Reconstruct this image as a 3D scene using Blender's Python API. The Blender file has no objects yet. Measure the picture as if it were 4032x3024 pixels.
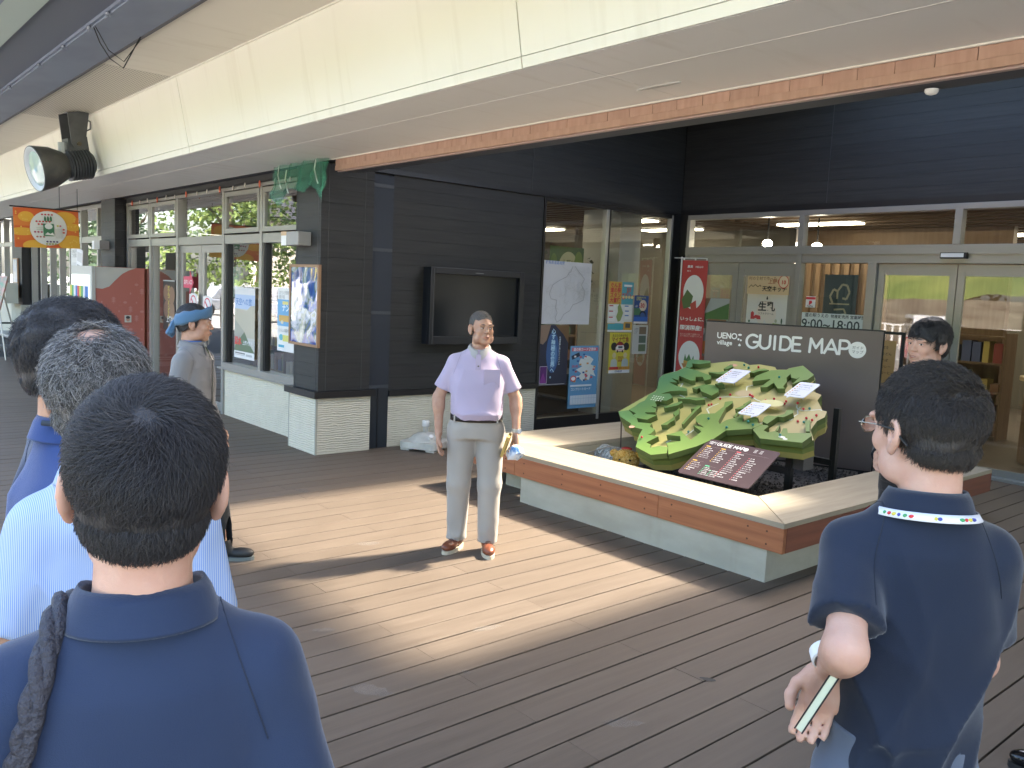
import bpy, math, random
import numpy as np
from mathutils import Vector, Matrix
R = math.radians
random.seed(7); rng = np.random.default_rng(7)
scene = bpy.context.scene
COL = scene.collection

# ------------------------------------------------------------------ camera
cam_d = bpy.data.cameras.new('camera'); cam = bpy.data.objects.new('camera', cam_d); COL.objects.link(cam)
cam_d.sensor_width = 36.0; cam_d.lens = 3329.63 / 4032 * 36.0; cam_d.clip_start = .05; cam_d.clip_end = 600
_r = ((0.649907, 0.758658, 0.045370), (0.112828, -0.037275, -0.992915), (-0.751592, 0.650421, -0.109823))
cam.matrix_world = Matrix(((_r[0][0], -_r[1][0], -_r[2][0], 0), (_r[0][1], -_r[1][1], -_r[2][1], 0),
                           (_r[0][2], -_r[1][2], -_r[2][2], 1.78), (0, 0, 0, 1)))
scene.camera = cam
# ------------------------------------------------------------------ sky, sun, exposure
SUN_EL = R(46.0); SUN_AZ = math.atan2(.17, 1.0)          # towards +Y, a little +X
world = bpy.data.worlds.new('World'); scene.world = world; world.use_nodes = True
wn = world.node_tree.nodes; wl = world.node_tree.links
sky = wn.new('ShaderNodeTexSky'); sky.sky_type = 'NISHITA'; sky.sun_disc = False
sky.sun_elevation = SUN_EL; sky.sun_rotation = SUN_AZ; sky.air_density = 1.0; sky.dust_density = 3.6; sky.ozone_density = .6
wl.new(sky.outputs[0], wn['Background'].inputs[0]); wn['Background'].inputs[1].default_value = 0.15
sun_d = bpy.data.lights.new('sun', 'SUN'); sun_d.energy = 2.0; sun_d.angle = R(3.2); sun_d.color = (1, .89, .73)
sun = bpy.data.objects.new('sun', sun_d); COL.objects.link(sun)
_sd = Vector((math.sin(SUN_AZ) * math.cos(SUN_EL), math.cos(SUN_AZ) * math.cos(SUN_EL), math.sin(SUN_EL)))
sun.rotation_euler = _sd.to_track_quat('Z', 'Y').to_euler(); sun.location = (0, 20, 20)
scene.view_settings.view_transform = 'Standard'; scene.view_settings.look = 'None'
scene.view_settings.exposure = 3.1; scene.view_settings.gamma = 1.0; scene.view_settings.use_curve_mapping = False
scene.cycles.max_bounces = 8; scene.cycles.diffuse_bounces = 5; scene.cycles.transparent_max_bounces = 16
scene.cycles.use_adaptive_sampling = True; scene.cycles.use_denoising = True
scene.cycles.sample_clamp_indirect = 6.0

# ------------------------------------------------------------------ materials
MATS = {}
def mat(name, col, rough=.6, metal=0.0, spec=.5, col2=None, ns=(1, 1, 1), nd=4, nlo=.35, nhi=.65, bump=0, bs=None, rnd=0, coord='Object', sheen=0, emit=None, estr=0, alpha=1, sss=0, rough2=None):
    if name in MATS: return MATS[name]
    m = bpy.data.materials.new(name); m.use_nodes = True; MATS[name] = m
    nt = m.node_tree; N = nt.nodes; L = nt.links; b = N['Principled BSDF']
    b.inputs['Base Color'].default_value = (*col, 1); b.inputs['Roughness'].default_value = rough
    b.inputs['Metallic'].default_value = metal; b.inputs['Specular IOR Level'].default_value = spec
    if sheen: b.inputs['Sheen Weight'].default_value = sheen; b.inputs['Sheen Roughness'].default_value = .4
    if sss:
        b.inputs['Subsurface Weight'].default_value = sss; b.inputs['Subsurface Radius'].default_value = (.012, .004, .002); b.inputs['Subsurface Scale'].default_value = 1
    if emit: b.inputs['Emission Color'].default_value = (*emit, 1); b.inputs['Emission Strength'].default_value = estr
    if alpha < 1: b.inputs['Alpha'].default_value = alpha
    if col2 is not None or bump or rnd:
        if coord == 'World': src = N.new('ShaderNodeNewGeometry').outputs['Position']
        else: src = N.new('ShaderNodeTexCoord').outputs['Object']
        oi = N.new('ShaderNodeObjectInfo')
        mp = N.new('ShaderNodeMapping'); mp.inputs['Scale'].default_value = ns
        if rnd:
            ad = N.new('ShaderNodeVectorMath'); ad.operation = 'SCALE'; cv = N.new('ShaderNodeCombineXYZ')
            for i in range(3): L.new(oi.outputs['Random'], cv.inputs[i])
            L.new(cv.outputs[0], ad.inputs[0]); ad.inputs['Scale'].default_value = 37.0
            a2 = N.new('ShaderNodeVectorMath'); L.new(src, a2.inputs[0]); L.new(ad.outputs[0], a2.inputs[1]); src = a2.outputs[0]
        L.new(src, mp.inputs['Vector'])
        nz = N.new('ShaderNodeTexNoise'); nz.inputs['Scale'].default_value = 1.0; nz.inputs['Detail'].default_value = nd
        L.new(mp.outputs[0], nz.inputs['Vector'])
        out = None
        if col2 is not None:
            rp = N.new('ShaderNodeMapRange'); rp.inputs['From Min'].default_value = nlo; rp.inputs['From Max'].default_value = nhi
            L.new(nz.outputs['Fac'], rp.inputs['Value'])
            mx = N.new('ShaderNodeMix'); mx.data_type = 'RGBA'; mx.inputs['A'].default_value = (*col, 1); mx.inputs['B'].default_value = (*col2, 1)
            L.new(rp.outputs[0], mx.inputs['Factor']); out = mx.outputs['Result']
            if rough2 is not None:
                rr = N.new('ShaderNodeMapRange'); L.new(rp.outputs[0], rr.inputs['Value']); rr.inputs['To Min'].default_value = rough; rr.inputs['To Max'].default_value = rough2
                L.new(rr.outputs[0], b.inputs['Roughness'])
        if rnd:
            hv = N.new('ShaderNodeHueSaturation'); mr = N.new('ShaderNodeMapRange')
            L.new(oi.outputs['Random'], mr.inputs['Value']); mr.inputs['To Min'].default_value = 1 - rnd; mr.inputs['To Max'].default_value = 1 + rnd
            L.new(mr.outputs[0], hv.inputs['Value'])
            if out: L.new(out, hv.inputs['Color'])
            else: hv.inputs['Color'].default_value = (*col, 1)
            out = hv.outputs[0]
        if out: L.new(out, b.inputs['Base Color'])
        if bump:
            m2 = N.new('ShaderNodeMapping'); m2.inputs['Scale'].default_value = bs or ns; L.new(src, m2.inputs['Vector'])
            n2 = N.new('ShaderNodeTexNoise'); n2.inputs['Scale'].default_value = 1.0; n2.inputs['Detail'].default_value = 3; L.new(m2.outputs[0], n2.inputs['Vector'])
            bp = N.new('ShaderNodeBump'); bp.inputs['Strength'].default_value = bump; bp.inputs['Distance'].default_value = .01
            L.new(n2.outputs['Fac'], bp.inputs['Height']); L.new(bp.outputs[0], b.inputs['Normal'])
    return m

def glass_mat(name, tint=(.93, .96, .94), ior=1.55, wav=.02):
    m = bpy.data.materials.new(name); m.use_nodes = True; N = m.node_tree.nodes; L = m.node_tree.links
    N.remove(N['Principled BSDF']); o = N['Material Output']
    t = N.new('ShaderNodeBsdfTransparent'); t.inputs[0].default_value = (*tint, 1)
    g = N.new('ShaderNodeBsdfGlossy'); g.inputs['Roughness'].default_value = .01; g.inputs[0].default_value = (1, 1, 1, 1)
    f = N.new('ShaderNodeFresnel'); f.inputs[0].default_value = ior; mx = N.new('ShaderNodeMixShader')
    nz = N.new('ShaderNodeTexNoise'); nz.inputs['Scale'].default_value = 1.2; tc = N.new('ShaderNodeTexCoord'); L.new(tc.outputs['Object'], nz.inputs['Vector'])
    bp = N.new('ShaderNodeBump'); bp.inputs['Strength'].default_value = wav; bp.inputs['Distance'].default_value = .05; L.new(nz.outputs['Fac'], bp.inputs['Height']); L.new(bp.outputs[0], g.inputs['Normal'])
    ml = N.new('ShaderNodeMath'); ml.operation = 'MULTIPLY'; ml.inputs[1].default_value = 2.4; ml.use_clamp = True
    L.new(f.outputs[0], ml.inputs[0]); L.new(ml.outputs[0], mx.inputs[0]); L.new(t.outputs[0], mx.inputs[1]); L.new(g.outputs[0], mx.inputs[2]); L.new(mx.outputs[0], o.inputs[0])
    return m

mt_deck = mat('deck board', (.118, .090, .066), .55, spec=.3, col2=(.150, .117, .088), ns=(34, 2.2, 20), nd=6, nlo=.3, nhi=.7, bump=.1, bs=(150, 8, 40), rnd=.05, rough2=.65)
mt_gap = mat('deck joist dark', (.012, .011, .01), .9)
mt_asph = mat('asphalt', (.30, .29, .27), .9, col2=(.38, .37, .34), ns=(6, 6, 6), bump=.3, bs=(80, 80, 80), coord='World')
mt_plank = mat('charcoal siding', (.0185, .0186, .0178), .6, col2=(.028, .028, .0265), ns=(2.2, 2.2, 45), nd=6, bump=.14, bs=(6, 6, 170), rnd=.10, coord='World')
mt_plankdark = mat('black metal trim and shaded planks', (.013, .013, .014), .38)
mt_seam = mat('seam trim', (.06, .06, .062), .4)
mt_mesh = mat('perforated duct cover', (.035, .042, .055), .45, metal=.4, bump=.5, bs=(160, 160, 160), coord='World')
mt_rib = None
mt_alu = mat('champagne aluminium', (.31, .30, .27), .38, metal=.35, col2=(.30, .29, .265), ns=(3, 3, 40), coord='World')
mt_alud = mat('dark bronze aluminium', (.035, .034, .034), .35, metal=.5)
mt_alus = mat('silver aluminium', (.5, .51, .49), .3, metal=.7)
mt_glass = glass_mat('window glass')
mt_cream = mat('cream fascia panel', (.78, .76, .66), .55, col2=(.74, .72, .61), ns=(.9, .9, .9), nd=3, nlo=.3, nhi=.75, coord='World')
mt_ceil = mat('soffit board', (.74, .70, .60), .6, col2=(.70, .66, .56), ns=(1.2, .8, 1), nd=3, coord='World')
mt_soff = mat('grey soffit board', (.79, .79, .75), .5, col2=(.75, .75, .71), ns=(.6, 1.4, 1), nd=3, coord='World')
mt_steel = mat('blue grey steel', (.21, .25, .32), .5, col2=(.17, .205, .27), ns=(1.5, 3, 1), nd=3, coord='World')
mt_steeld = mat('dark underside', (.06, .065, .08), .6)
mt_pale = mat('pale green gutter', (.42, .52, .48), .5)
mt_copper = mat('copper cladding', (.42, .25, .18), .42, metal=.1, col2=(.48, .30, .22), ns=(30, 2, 3), nd=4, rnd=.05, coord='World')
mt_conc = mat('painted concrete', (.42, .41, .33), .8, col2=(.35, .34, .27), ns=(3, 3, 6), nd=5, bump=.15, bs=(30, 30, 30), coord='World')
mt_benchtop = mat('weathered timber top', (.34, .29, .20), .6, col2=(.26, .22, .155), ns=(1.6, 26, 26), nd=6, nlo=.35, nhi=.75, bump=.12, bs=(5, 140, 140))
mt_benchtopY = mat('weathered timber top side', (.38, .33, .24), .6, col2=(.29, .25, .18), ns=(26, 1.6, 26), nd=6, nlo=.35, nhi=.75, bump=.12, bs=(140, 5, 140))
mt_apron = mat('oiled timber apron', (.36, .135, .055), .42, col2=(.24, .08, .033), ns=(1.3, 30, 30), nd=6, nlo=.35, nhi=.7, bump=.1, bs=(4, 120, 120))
mt_apronY_shade = mat('oiled timber apron shaded side', (.22, .07, .038), .42, col2=(.15, .045, .025), ns=(30, 1.3, 30), nd=6, nlo=.35, nhi=.7, bump=.1, bs=(120, 4, 120))  # same oiled timber with the side's shade painted into a darker colour
mt_gravel = mat('dark gravel', (.035, .033, .03), .8, rnd=.5)
mt_white = mat('white paper', (.78, .78, .76), .55)
mt_black = mat('black gloss', (.008, .008, .009), .15)
mt_blackm = mat('black matt', (.012, .012, .012), .6)
mt_screen = mat('switched off screen', (.008, .011, .014), .16, spec=.18)
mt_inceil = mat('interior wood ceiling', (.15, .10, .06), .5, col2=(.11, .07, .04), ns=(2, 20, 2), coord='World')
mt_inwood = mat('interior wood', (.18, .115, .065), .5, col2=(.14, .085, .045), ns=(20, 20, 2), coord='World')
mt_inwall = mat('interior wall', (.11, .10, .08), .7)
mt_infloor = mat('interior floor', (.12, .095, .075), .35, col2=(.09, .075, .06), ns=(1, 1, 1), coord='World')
mt_lamp = mat('lit panel', (1, 1, 1), .5, emit=(1, .87, .62), estr=3.2)
mt_skin = mat('skin tan', (.46, .27, .18), .5, spec=.4, col2=(.40, .215, .14), ns=(22, 22, 22), nd=3, sss=.12, bump=.12, bs=(260, 260, 260))
mt_skinp = mat('skin fair', (.56, .34, .25), .5, spec=.4, col2=(.52, .29, .205), ns=(22, 22, 22), nd=3, sss=.12, bump=.1, bs=(260, 260, 260))

# ------------------------------------------------------------------ mesh helpers
def link(o, parent=None):
    COL.objects.link(o)
    if parent is not None: o.parent = parent
    return o
def empty(name, loc=(0, 0, 0), rz=0.0):
    o = bpy.data.objects.new(name, None); o.empty_display_size = .1; o.location = loc; o.rotation_euler = (0, 0, rz); COL.objects.link(o); return o
def tag(o, label=None, cat=None, group=None, kind=None):
    if label: o['label'] = label
    if cat: o['category'] = cat
    if group: o['group'] = group
    if kind: o['kind'] = kind
    return o
class MB:
    def __init__(s): s.v = []; s.f = []; s.m = []
    def add(s, vs, fs, mi=0):
        n = len(s.v); s.v += [tuple(map(float, p)) for p in vs]; s.f += [tuple(i + n for i in f) for f in fs]; s.m += [mi] * len(fs); return s
    def box(s, a, b, mi=0, M=None):
        x0, y0, z0 = a; x1, y1, z1 = b
        if x0 > x1: x0, x1 = x1, x0
        if y0 > y1: y0, y1 = y1, y0
        if z0 > z1: z0, z1 = z1, z0
        vs = [(x0, y0, z0), (x1, y0, z0), (x1, y1, z0), (x0, y1, z0), (x0, y0, z1), (x1, y0, z1), (x1, y1, z1), (x0, y1, z1)]
        if M is not None: vs = [M @ Vector(p) for p in vs]
        return s.add(vs, [(0, 3, 2, 1), (4, 5, 6, 7), (0, 1, 5, 4), (1, 2, 6, 5), (2, 3, 7, 6), (3, 0, 4, 7)], mi)
    def cyl(s, a, b, r, r2=None, n=12, mi=0, caps=True):
        a = Vector(a); b = Vector(b); r2 = r if r2 is None else r2; d = (b - a).normalized()
        u = d.orthogonal().normalized(); w = d.cross(u); vs = []
        for p, q in ((a, r), (b, r2)):
            for i in range(n):
                t = 2 * math.pi * i / n; vs.append(p + u * math.cos(t) * q + w * math.sin(t) * q)
        fs = [(i, (i + 1) % n, n + (i + 1) % n, n + i) for i in range(n)]
        if caps: fs += [tuple(range(n - 1, -1, -1)), tuple(range(n, 2 * n))]
        return s.add(vs, fs, mi)
    def tube(s, pts, r, n=6, mi=0, closed=False):
        pts = [Vector(p) for p in pts]; m = len(pts); rs = r if isinstance(r, (list, tuple)) else [r] * m; vs = []; pu = None
        for i, p in enumerate(pts):
            d = (pts[(i + 1) % m] - pts[i - 1]) if closed else (pts[min(i + 1, m - 1)] - pts[max(i - 1, 0)])
            d.normalize(); u = d.orthogonal().normalized() if pu is None else (pu - d * pu.dot(d)).normalized(); pu = u; w = d.cross(u)
            for k in range(n): t = 2 * math.pi * k / n; vs.append(p + (u * math.cos(t) + w * math.sin(t)) * rs[i])
        fs = []
        for i in range(m if closed else m - 1):
            j = (i + 1) % m
            for k in range(n): fs.append((i * n + k, i * n + (k + 1) % n, j * n + (k + 1) % n, j * n + k))
        if not closed: fs += [tuple(range(n - 1, -1, -1)), tuple((m - 1) * n + k for k in range(n))]
        return s.add(vs, fs, mi)
    def lathe(s, prof, c=(0, 0, 0), n=24, mi=0, M=None):
        vs = []
        for r, z in prof:
            for k in range(n): t = 2 * math.pi * k / n; p = Vector((r * math.cos(t), r * math.sin(t), z)); p = (M @ p) if M is not None else p; vs.append(p + Vector(c))
        fs = [(i * n + k, i * n + (k + 1) % n, (i + 1) * n + (k + 1) % n, (i + 1) * n + k) for i in range(len(prof) - 1) for k in range(n)]
        return s.add(vs, fs, mi)
    def ell(s, c, r, n=12, mi=0, M=None):
        prof = [(math.sin(math.pi * i / n), -math.cos(math.pi * i / n)) for i in range(n + 1)]
        T = Matrix.Diagonal((*r, 1)); T = (M.to_4x4() @ T) if M is not None else T
        return s.lathe([(max(a, 1e-4), z) for a, z in prof], c, n + 4, mi, T)
    def prism(s, poly, z0, z1, mi=0, M=None):
        n = len(poly); ar = sum(poly[i][0] * poly[(i + 1) % n][1] - poly[(i + 1) % n][0] * poly[i][1] for i in range(n))
        if ar < 0: poly = poly[::-1]
        vs = [(x, y, z0) for x, y in poly] + [(x, y, z1) for x, y in poly]
        if M is not None: vs = [M @ Vector(p) for p in vs]
        from mathutils.geometry import tessellate_polygon
        tri = tessellate_polygon([[Vector((x, y, 0)) for x, y in poly]])
        fs = []
        for t in tri:
            a, b, c = t; A = Vector(poly[a]); B = Vector(poly[b]); Cc = Vector(poly[c])
            if (B - A).cross(Cc - A) < 0: a, c = c, a
            fs.append((a + n, b + n, c + n)); fs.append((c, b, a))
        fs += [(i, (i + 1) % n, n + (i + 1) % n, n + i) for i in range(n)]
        return s.add(vs, fs, mi)
    def mesh(s, name, mats, smooth=False):
        me = bpy.data.meshes.new(name); me.from_pydata(s.v, [], s.f)
        for m in (mats if isinstance(mats, (list, tuple)) else [mats]): me.materials.append(m)
        me.polygons.foreach_set('material_index', s.m)
        if smooth: me.polygons.foreach_set('use_smooth', [True] * len(s.f))
        me.update(); return me
    def obj(s, name, mats, parent=None, smooth=False, sharp=False):
        me = s.mesh(name, mats, smooth)
        if sharp: me.shade_smooth() if False else None
        return link(bpy.data.objects.new(name, me), parent)
def bx(name, a, b, m, parent=None, bev=0):
    c = [(a[i] + b[i]) / 2 for i in range(3)]
    o = MB().box([a[i] - c[i] for i in range(3)], [b[i] - c[i] for i in range(3)]).obj(name, m, parent); o.location = c
    if bev:
        md = o.modifiers.new('b', 'BEVEL'); md.width = bev; md.segments = 2
    return o
def inst(name, me, loc, parent, rot=(0, 0, 0)):
    o = bpy.data.objects.new(name, me); o.location = loc; o.rotation_euler = rot; return link(o, parent)
def autosm(o, ang=40):
    o.data.polygons.foreach_set('use_smooth', [True] * len(o.data.polygons))
    try: o.data.set_sharp_from_angle(angle=R(ang))
    except Exception: pass
    return o
_tc = {}
def text_geo(body, size, bold=0.0, align='LEFT', spacing=1.0, line=1.0):
    key = (body, bold, align, spacing, line)
    if key not in _tc:
        c = bpy.data.curves.new('t', 'FONT'); c.body = body; c.size = 1; c.offset = bold; c.align_x = align; c.space_character = spacing; c.space_line = line; c.resolution_u = 2
        o = bpy.data.objects.new('t', c); me = o.to_mesh(); vs = [tuple(v.co) for v in me.vertices]; fs = [tuple(p.vertices) for p in me.polygons]
        o.to_mesh_clear(); bpy.data.objects.remove(o); bpy.data.curves.remove(c); _tc[key] = (vs, fs)
    vs, fs = _tc[key]; return [(x * size, y * size) for x, y, z in vs], fs
PAL = {}
def pm(c):
    """flat print colour"""
    k = tuple(round(float(x), 3) for x in c)
    if k not in PAL: PAL[k] = mat('print %g %g %g' % k, k, .45)
    return PAL[k]
def poster(name, label, cat, P, face, w, h, bg, items, group=None, parent=None, t=.002, tilt=0, bgmat=None, shape=None):
    """P = top-left corner as seen from the front; face = 'y' (looks to -Y) or 'x' (looks to +X) or a Matrix"""
    if face == 'y': M = Matrix(((1, 0, 0), (0, 0, -1), (0, 1, 0)))
    elif face == 'x': M = Matrix(((0, 0, 1), (1, 0, 0), (0, 1, 0)))
    else: M = face
    if tilt: M = M @ Matrix.Rotation(tilt, 3, 'Z')
    if parent is None:
        root = empty(name, P); tag(root, label, cat, group)
    else: root = empty(name, P); root.parent = parent
    root.matrix_world = Matrix.Translation(P) @ M.to_4x4()
    sheet = (MB().prism([(x * w, -y * h) for x, y in shape], 0, t) if shape else MB().box((0, -h, 0), (w, 0, t))).obj('sheet', bgmat or pm(bg), root)
    mb = MB(); mats = []; 
    for i, it in enumerate(items):
        k = it[0]; c = pm(it[-1]) if not isinstance(it[-1], bpy.types.Material) else it[-1]
        if c not in mats: mats.append(c)
        mi = mats.index(c); z = t + .0004 * (i + 1)
        if k == 'r':
            x, y, a, b = it[1:5]; mb.add([(x * w, -y * h, z), (x * w, -(y + b) * h, z), ((x + a) * w, -(y + b) * h, z), ((x + a) * w, -y * h, z)], [(0, 1, 2, 3)], mi)
        elif k == 'c':
            x, y, r, ry = it[1:5]; n = 28; mb.add([(min(w, max(0, x * w + r * w * math.cos(2 * math.pi * q / n))), min(0, max(-h, -y * h + ry * h * math.sin(2 * math.pi * q / n))), z) for q in range(n)], [tuple(range(n))], mi)
        elif k == 'p':
            mb.prism([(x * w, -y * h) for x, y in it[1]], z - .0003, z, mi)
        elif k == 't':
            s_, x, y, sz = it[1:5]; bold = it[5] if len(it) > 6 else .0
            vs, fs = text_geo(s_, sz * w, bold, line=.95); mb.add([(x * w + a, -y * h + b, z) for a, b in vs], fs, mi)
        elif k == 'l':      # rounded line
            pts = [(x * w, -y * h) for x, y in it[1]]; r = it[2] * w
            for (ax, ay), (bx_, by) in zip(pts, pts[1:]):
                d = Vector((bx_ - ax, by - ay)); d.normalize() if d.length else None; nx, ny = -d.y * r, d.x * r
                mb.add([(ax + nx, ay + ny, z), (ax - nx, ay - ny, z), (bx_ - nx, by - ny, z), (bx_ + nx, by + ny, z)], [(0, 1, 2, 3)], mi)
    if mb.f: mb.obj('print', mats, root)
    return root
# ------------------------------------------------------------------ ribbed render
def ribbed():
    m = mat('ribbed render', (.50, .50, .42), .75); N = m.node_tree.nodes; L = m.node_tree.links; b = N['Principled BSDF']
    g = N.new('ShaderNodeNewGeometry'); mp = N.new('ShaderNodeMapping'); mp.inputs['Scale'].default_value = (.55, .55, 1); L.new(g.outputs['Position'], mp.inputs[0])
    w = N.new('ShaderNodeTexWave'); w.bands_direction = 'Z'; w.inputs['Scale'].default_value = 13; w.inputs['Distortion'].default_value = 5; w.inputs['Detail'].default_value = 2; w.inputs['Detail Scale'].default_value = 1.2; L.new(mp.outputs[0], w.inputs[0])
    bp = N.new('ShaderNodeBump'); bp.inputs['Strength'].default_value = .42; bp.inputs['Distance'].default_value = .015; L.new(w.outputs['Fac'], bp.inputs['Height']); L.new(bp.outputs[0], b.inputs['Normal'])
    n = N.new('ShaderNodeTexNoise'); n.inputs['Scale'].default_value = 6; n.inputs['Detail'].default_value = 6; L.new(g.outputs['Position'], n.inputs[0])
    mx = N.new('ShaderNodeMix'); mx.data_type = 'RGBA'; mx.inputs['A'].default_value = (.68, .64, .51, 1); mx.inputs['B'].default_value = (.58, .54, .42, 1); L.new(n.outputs['Fac'], mx.inputs['Factor']); L.new(mx.outputs['Result'], b.inputs['Base Color'])
    return m
mt_rib = ribbed()

# ------------------------------------------------------------------ ground and deck
gm = MB(); S = 300
gm.add([(-S, -S, -.16), (S, -S, -.16), (S, S, -.16), (-S, S, -.16)], [(0, 1, 2, 3)]); tag(gm.obj('asphalt_ground', mt_asph), kind='structure')
for i in range(9):   # parking bay lines outside, seen in the window reflections
    o = MB().box((-46 + i * 5.2, -12.5, -.156), (-45.85 + i * 5.2, -7.2, -.152)).obj('parking_line', mat('road paint', (.75, .75, .72), .7)); tag(o, kind='structure')
deck = empty('deck'); tag(deck, 'long brown composite boards of the covered walkway', 'deck', kind='structure')
bx('joist_bed', (-30, -3.2, -.14), (4, 10.4, -.045), mt_gap, deck)
PITCH = .1809; BW = .1712; X0 = -2.607
bmesh_cache = {}
def board_mesh(L):
    L = round(L, 3)
    if L not in bmesh_cache:
        b = MB(); w = BW / 2; c = .0012
        prof = [(-w, -.028), (-w, -c), (-w + c, 0), (w - c, 0), (w, -c), (w, -.028)]
        vs = [(x, y, z) for y in (-L / 2, L / 2) for x, z in prof]; n = 6
        b.add(vs, [(i, i + 1, n + i + 1, n + i) for i in range(n - 1)] + [tuple(range(n)), tuple(range(2 * n - 1, n - 1, -1))]); bmesh_cache[L] = b.mesh('deck_board', mt_deck)
    return bmesh_cache[L]
nb = 0; far = MB()
for k in range(-92, 20):
    xc = X0 + PITCH * k - BW / 2
    par = k % 2; j0 = 3.21 if par == 0 else 2.316
    lo, hi = -3.1, 10.3
    if xc < -9.2 or xc > 1.2:
        inst('deck_board', board_mesh(hi - lo), (xc, (lo + hi) / 2, rng.uniform(-.0008, .0008)), deck); nb += 1; continue
    js = sorted(j0 + 3.6 * q for q in range(-3, 4)); js = [lo] + [q for q in js if lo + .3 < q < hi - .3] + [hi]
    for a, b in zip(js, js[1:]):
        inst('deck_board', board_mesh(b - a - .003), (xc, (a + b) / 2, rng.uniform(-.001, .001)), deck); nb += 1
# a few scuffs, leaf and dark spot on the boards
def blotch(name, x, y, r, m, sx=1.0, rot=0, z=.0025, label=None, cat=None):
    n = 18; vs = [(r * sx * math.cos(2 * math.pi * i / n) * rng.uniform(.7, 1.15), r * math.sin(2 * math.pi * i / n) * rng.uniform(.6, 1.15), 0) for i in range(n)]
    o = MB().add(vs, [tuple(range(n))]).obj(name, m); o.location = (x, y, z); o.rotation_euler = (0, 0, rot); return o

# ------------------------------------------------------------------ plank walls
def planks(parent, axis, fixed, lo, hi, z0, z1, h=.137, th=.02, out=-1, m=None, name='plank', joints=()):
    """horizontal boards on a wall; axis 'x' = wall runs along X at Y=fixed facing -Y, axis 'y' = along Y at X=fixed facing +X"""
    m = m or mt_plank; z = z0; i = 0
    while z < z1 - .01:
        zt = min(z + h, z1); segs = [lo] + [j for j in joints if lo < j < hi] + [hi]
        for a, b in zip(segs, segs[1:]):
            f = fixed + rng.uniform(-.0012, .0012); o = MB(); c = .006
            # board with a small chamfer at its lower and upper edge
            pr = [(0, z - zt + .0), (th - .0012, z - zt + .0), (th, z - zt + .0008), (th, -.0016), (th - .0012, -.0006), (0, -.0008)]
            n = len(pr)
            vs = []
            for q in (a + .001, b - .001):
                for d, zz in pr: vs.append((q, -d, zz) if axis == 'x' else (d, q, zz))
            o.add(vs, [(k, (k + 1) % n, n + (k + 1) % n, n + k) for k in range(n)] + [tuple(range(n)), tuple(range(2 * n - 1, n - 1, -1))])
            ob = o.obj(name, m, parent); ob.location = ((0, f, zt) if axis == 'x' else (f, 0, zt))
        z = zt; i += 1

# pillar at the corner
pil = empty('corner_pillar', (-8.08, 4.4, 0)); tag(pil, 'charcoal plank pillar on a pale ribbed plinth carrying the framed picture', 'pillar')
def under(root, o): o.parent = root; o.matrix_parent_inverse = root.matrix_world.inverted() if False else Matrix.Translation(-root.location) @ Matrix.Identity(4); return o
bx('core', (-8.345, 4.15, .6), (-7.83, 4.735, 2.97), mt_blackm, None); under(pil, bpy.data.objects['core'])
tmp = empty('planks_front'); planks(tmp, 'x', 4.15, -8.36, -7.812, .66, 2.97, joints=())
for c in list(tmp.children): under(pil, c)
planks(tmp, 'y', -7.83, 4.13, 4.735, .66, 2.97)
for c in [c for c in tmp.children if c.parent is tmp]: under(pil, c)
bpy.data.objects.remove(tmp)
for nm, a, b, m in (('plinth', (-8.40, 4.10, -.02), (-7.785, 4.74, .592), mt_rib), ('ledge', (-8.44, 4.06, .592), (-7.745, 4.78, .66), mt_plankdark),
                    ('edge_trim', (-8.40 - .001, 4.097, -.02), (-8.385, 4.11, .592), mt_conc),
                    ('edge_trim', (-7.80, 4.095, -.02), (-7.78, 4.115, .592), mt_conc),
                    ('seam_strip', (-8.34, 4.127, .66), (-8.334, 4.1295, 2.97), mt_seam), ('seam_strip', (-7.87, 4.127, .66), (-7.864, 4.1295, 2.97), mt_seam),
                    ('seam_strip', (-7.8095, 4.21, .66), (-7.807, 4.216, 2.97), mt_seam), ('seam_strip', (-7.8095, 4.63, .66), (-7.807, 4.636, 2.97), mt_seam)):
    under(pil, bx(nm, a, b, m))
# duct cover beside it
duct = empty('duct_cover', (-7.85, 4.86, 0)); tag(duct, 'tall blue grey perforated metal duct cover between corner pillar and television wall', 'duct cover')
under(duct, bx('body', (-7.95, 4.745, -.02), (-7.845, 5.0, 2.93), mt_mesh))
for z in (2.80, 2.13, 1.46, .66):
    under(duct, bx('band', (-7.86, 4.75, z), (-7.838, 4.995, z + .035), mat('duct band', (.05, .058, .07), .4)))
under(duct, bx('lower_panel', (-7.86, 4.75, -.01), (-7.84, 4.995, .66), mat('duct lower', (.022, .028, .036), .35)))
under(duct, bx('seam_strip', (-7.84, 4.86, .0), (-7.834, 4.868, .66), mt_plankdark))

# television wall (faces +X)
wb = empty('television_wall'); tag(wb, 'dark horizontal plank wall around the switched off outdoor television', 'wall')
bx('core', (-8.0, 4.74, -.02), (-7.875, 7.19, 2.95), mt_blackm, wb)
planks(wb, 'y', -7.875, 5.0, 7.19, .63, 2.95)
bx('plinth', (-7.98, 5.0, -.02), (-7.85, 7.19, .565), mt_rib, wb)
bx('ledge', (-7.99, 5.0, .565), (-7.82, 7.19, .63), mt_plankdark, wb)
bx('corner_post', (-7.95, 9.69, 0), (-7.83, 9.87, 2.95), mt_plankdark, wb)
wu = empty('upper_side_wall'); tag(wu, 'dark plank wall above the poster window and the television', 'wall')
bx('core', (-8.2, 4.75, 2.95), (-7.85, 10.15, 4.42), mt_blackm, wu)
planks(wu, 'y', -7.85, 4.745, 9.84, 3.0, 4.42)
bx('bottom_trim', (-7.87, 4.745, 2.95), (-7.822, 9.84, 3.0), mt_plankdark, wu)
for y in (6.95,): bx('seam_strip', (-7.829, y, 3.0), (-7.826, y + .008, 4.42), mt_seam, wu)

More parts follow.
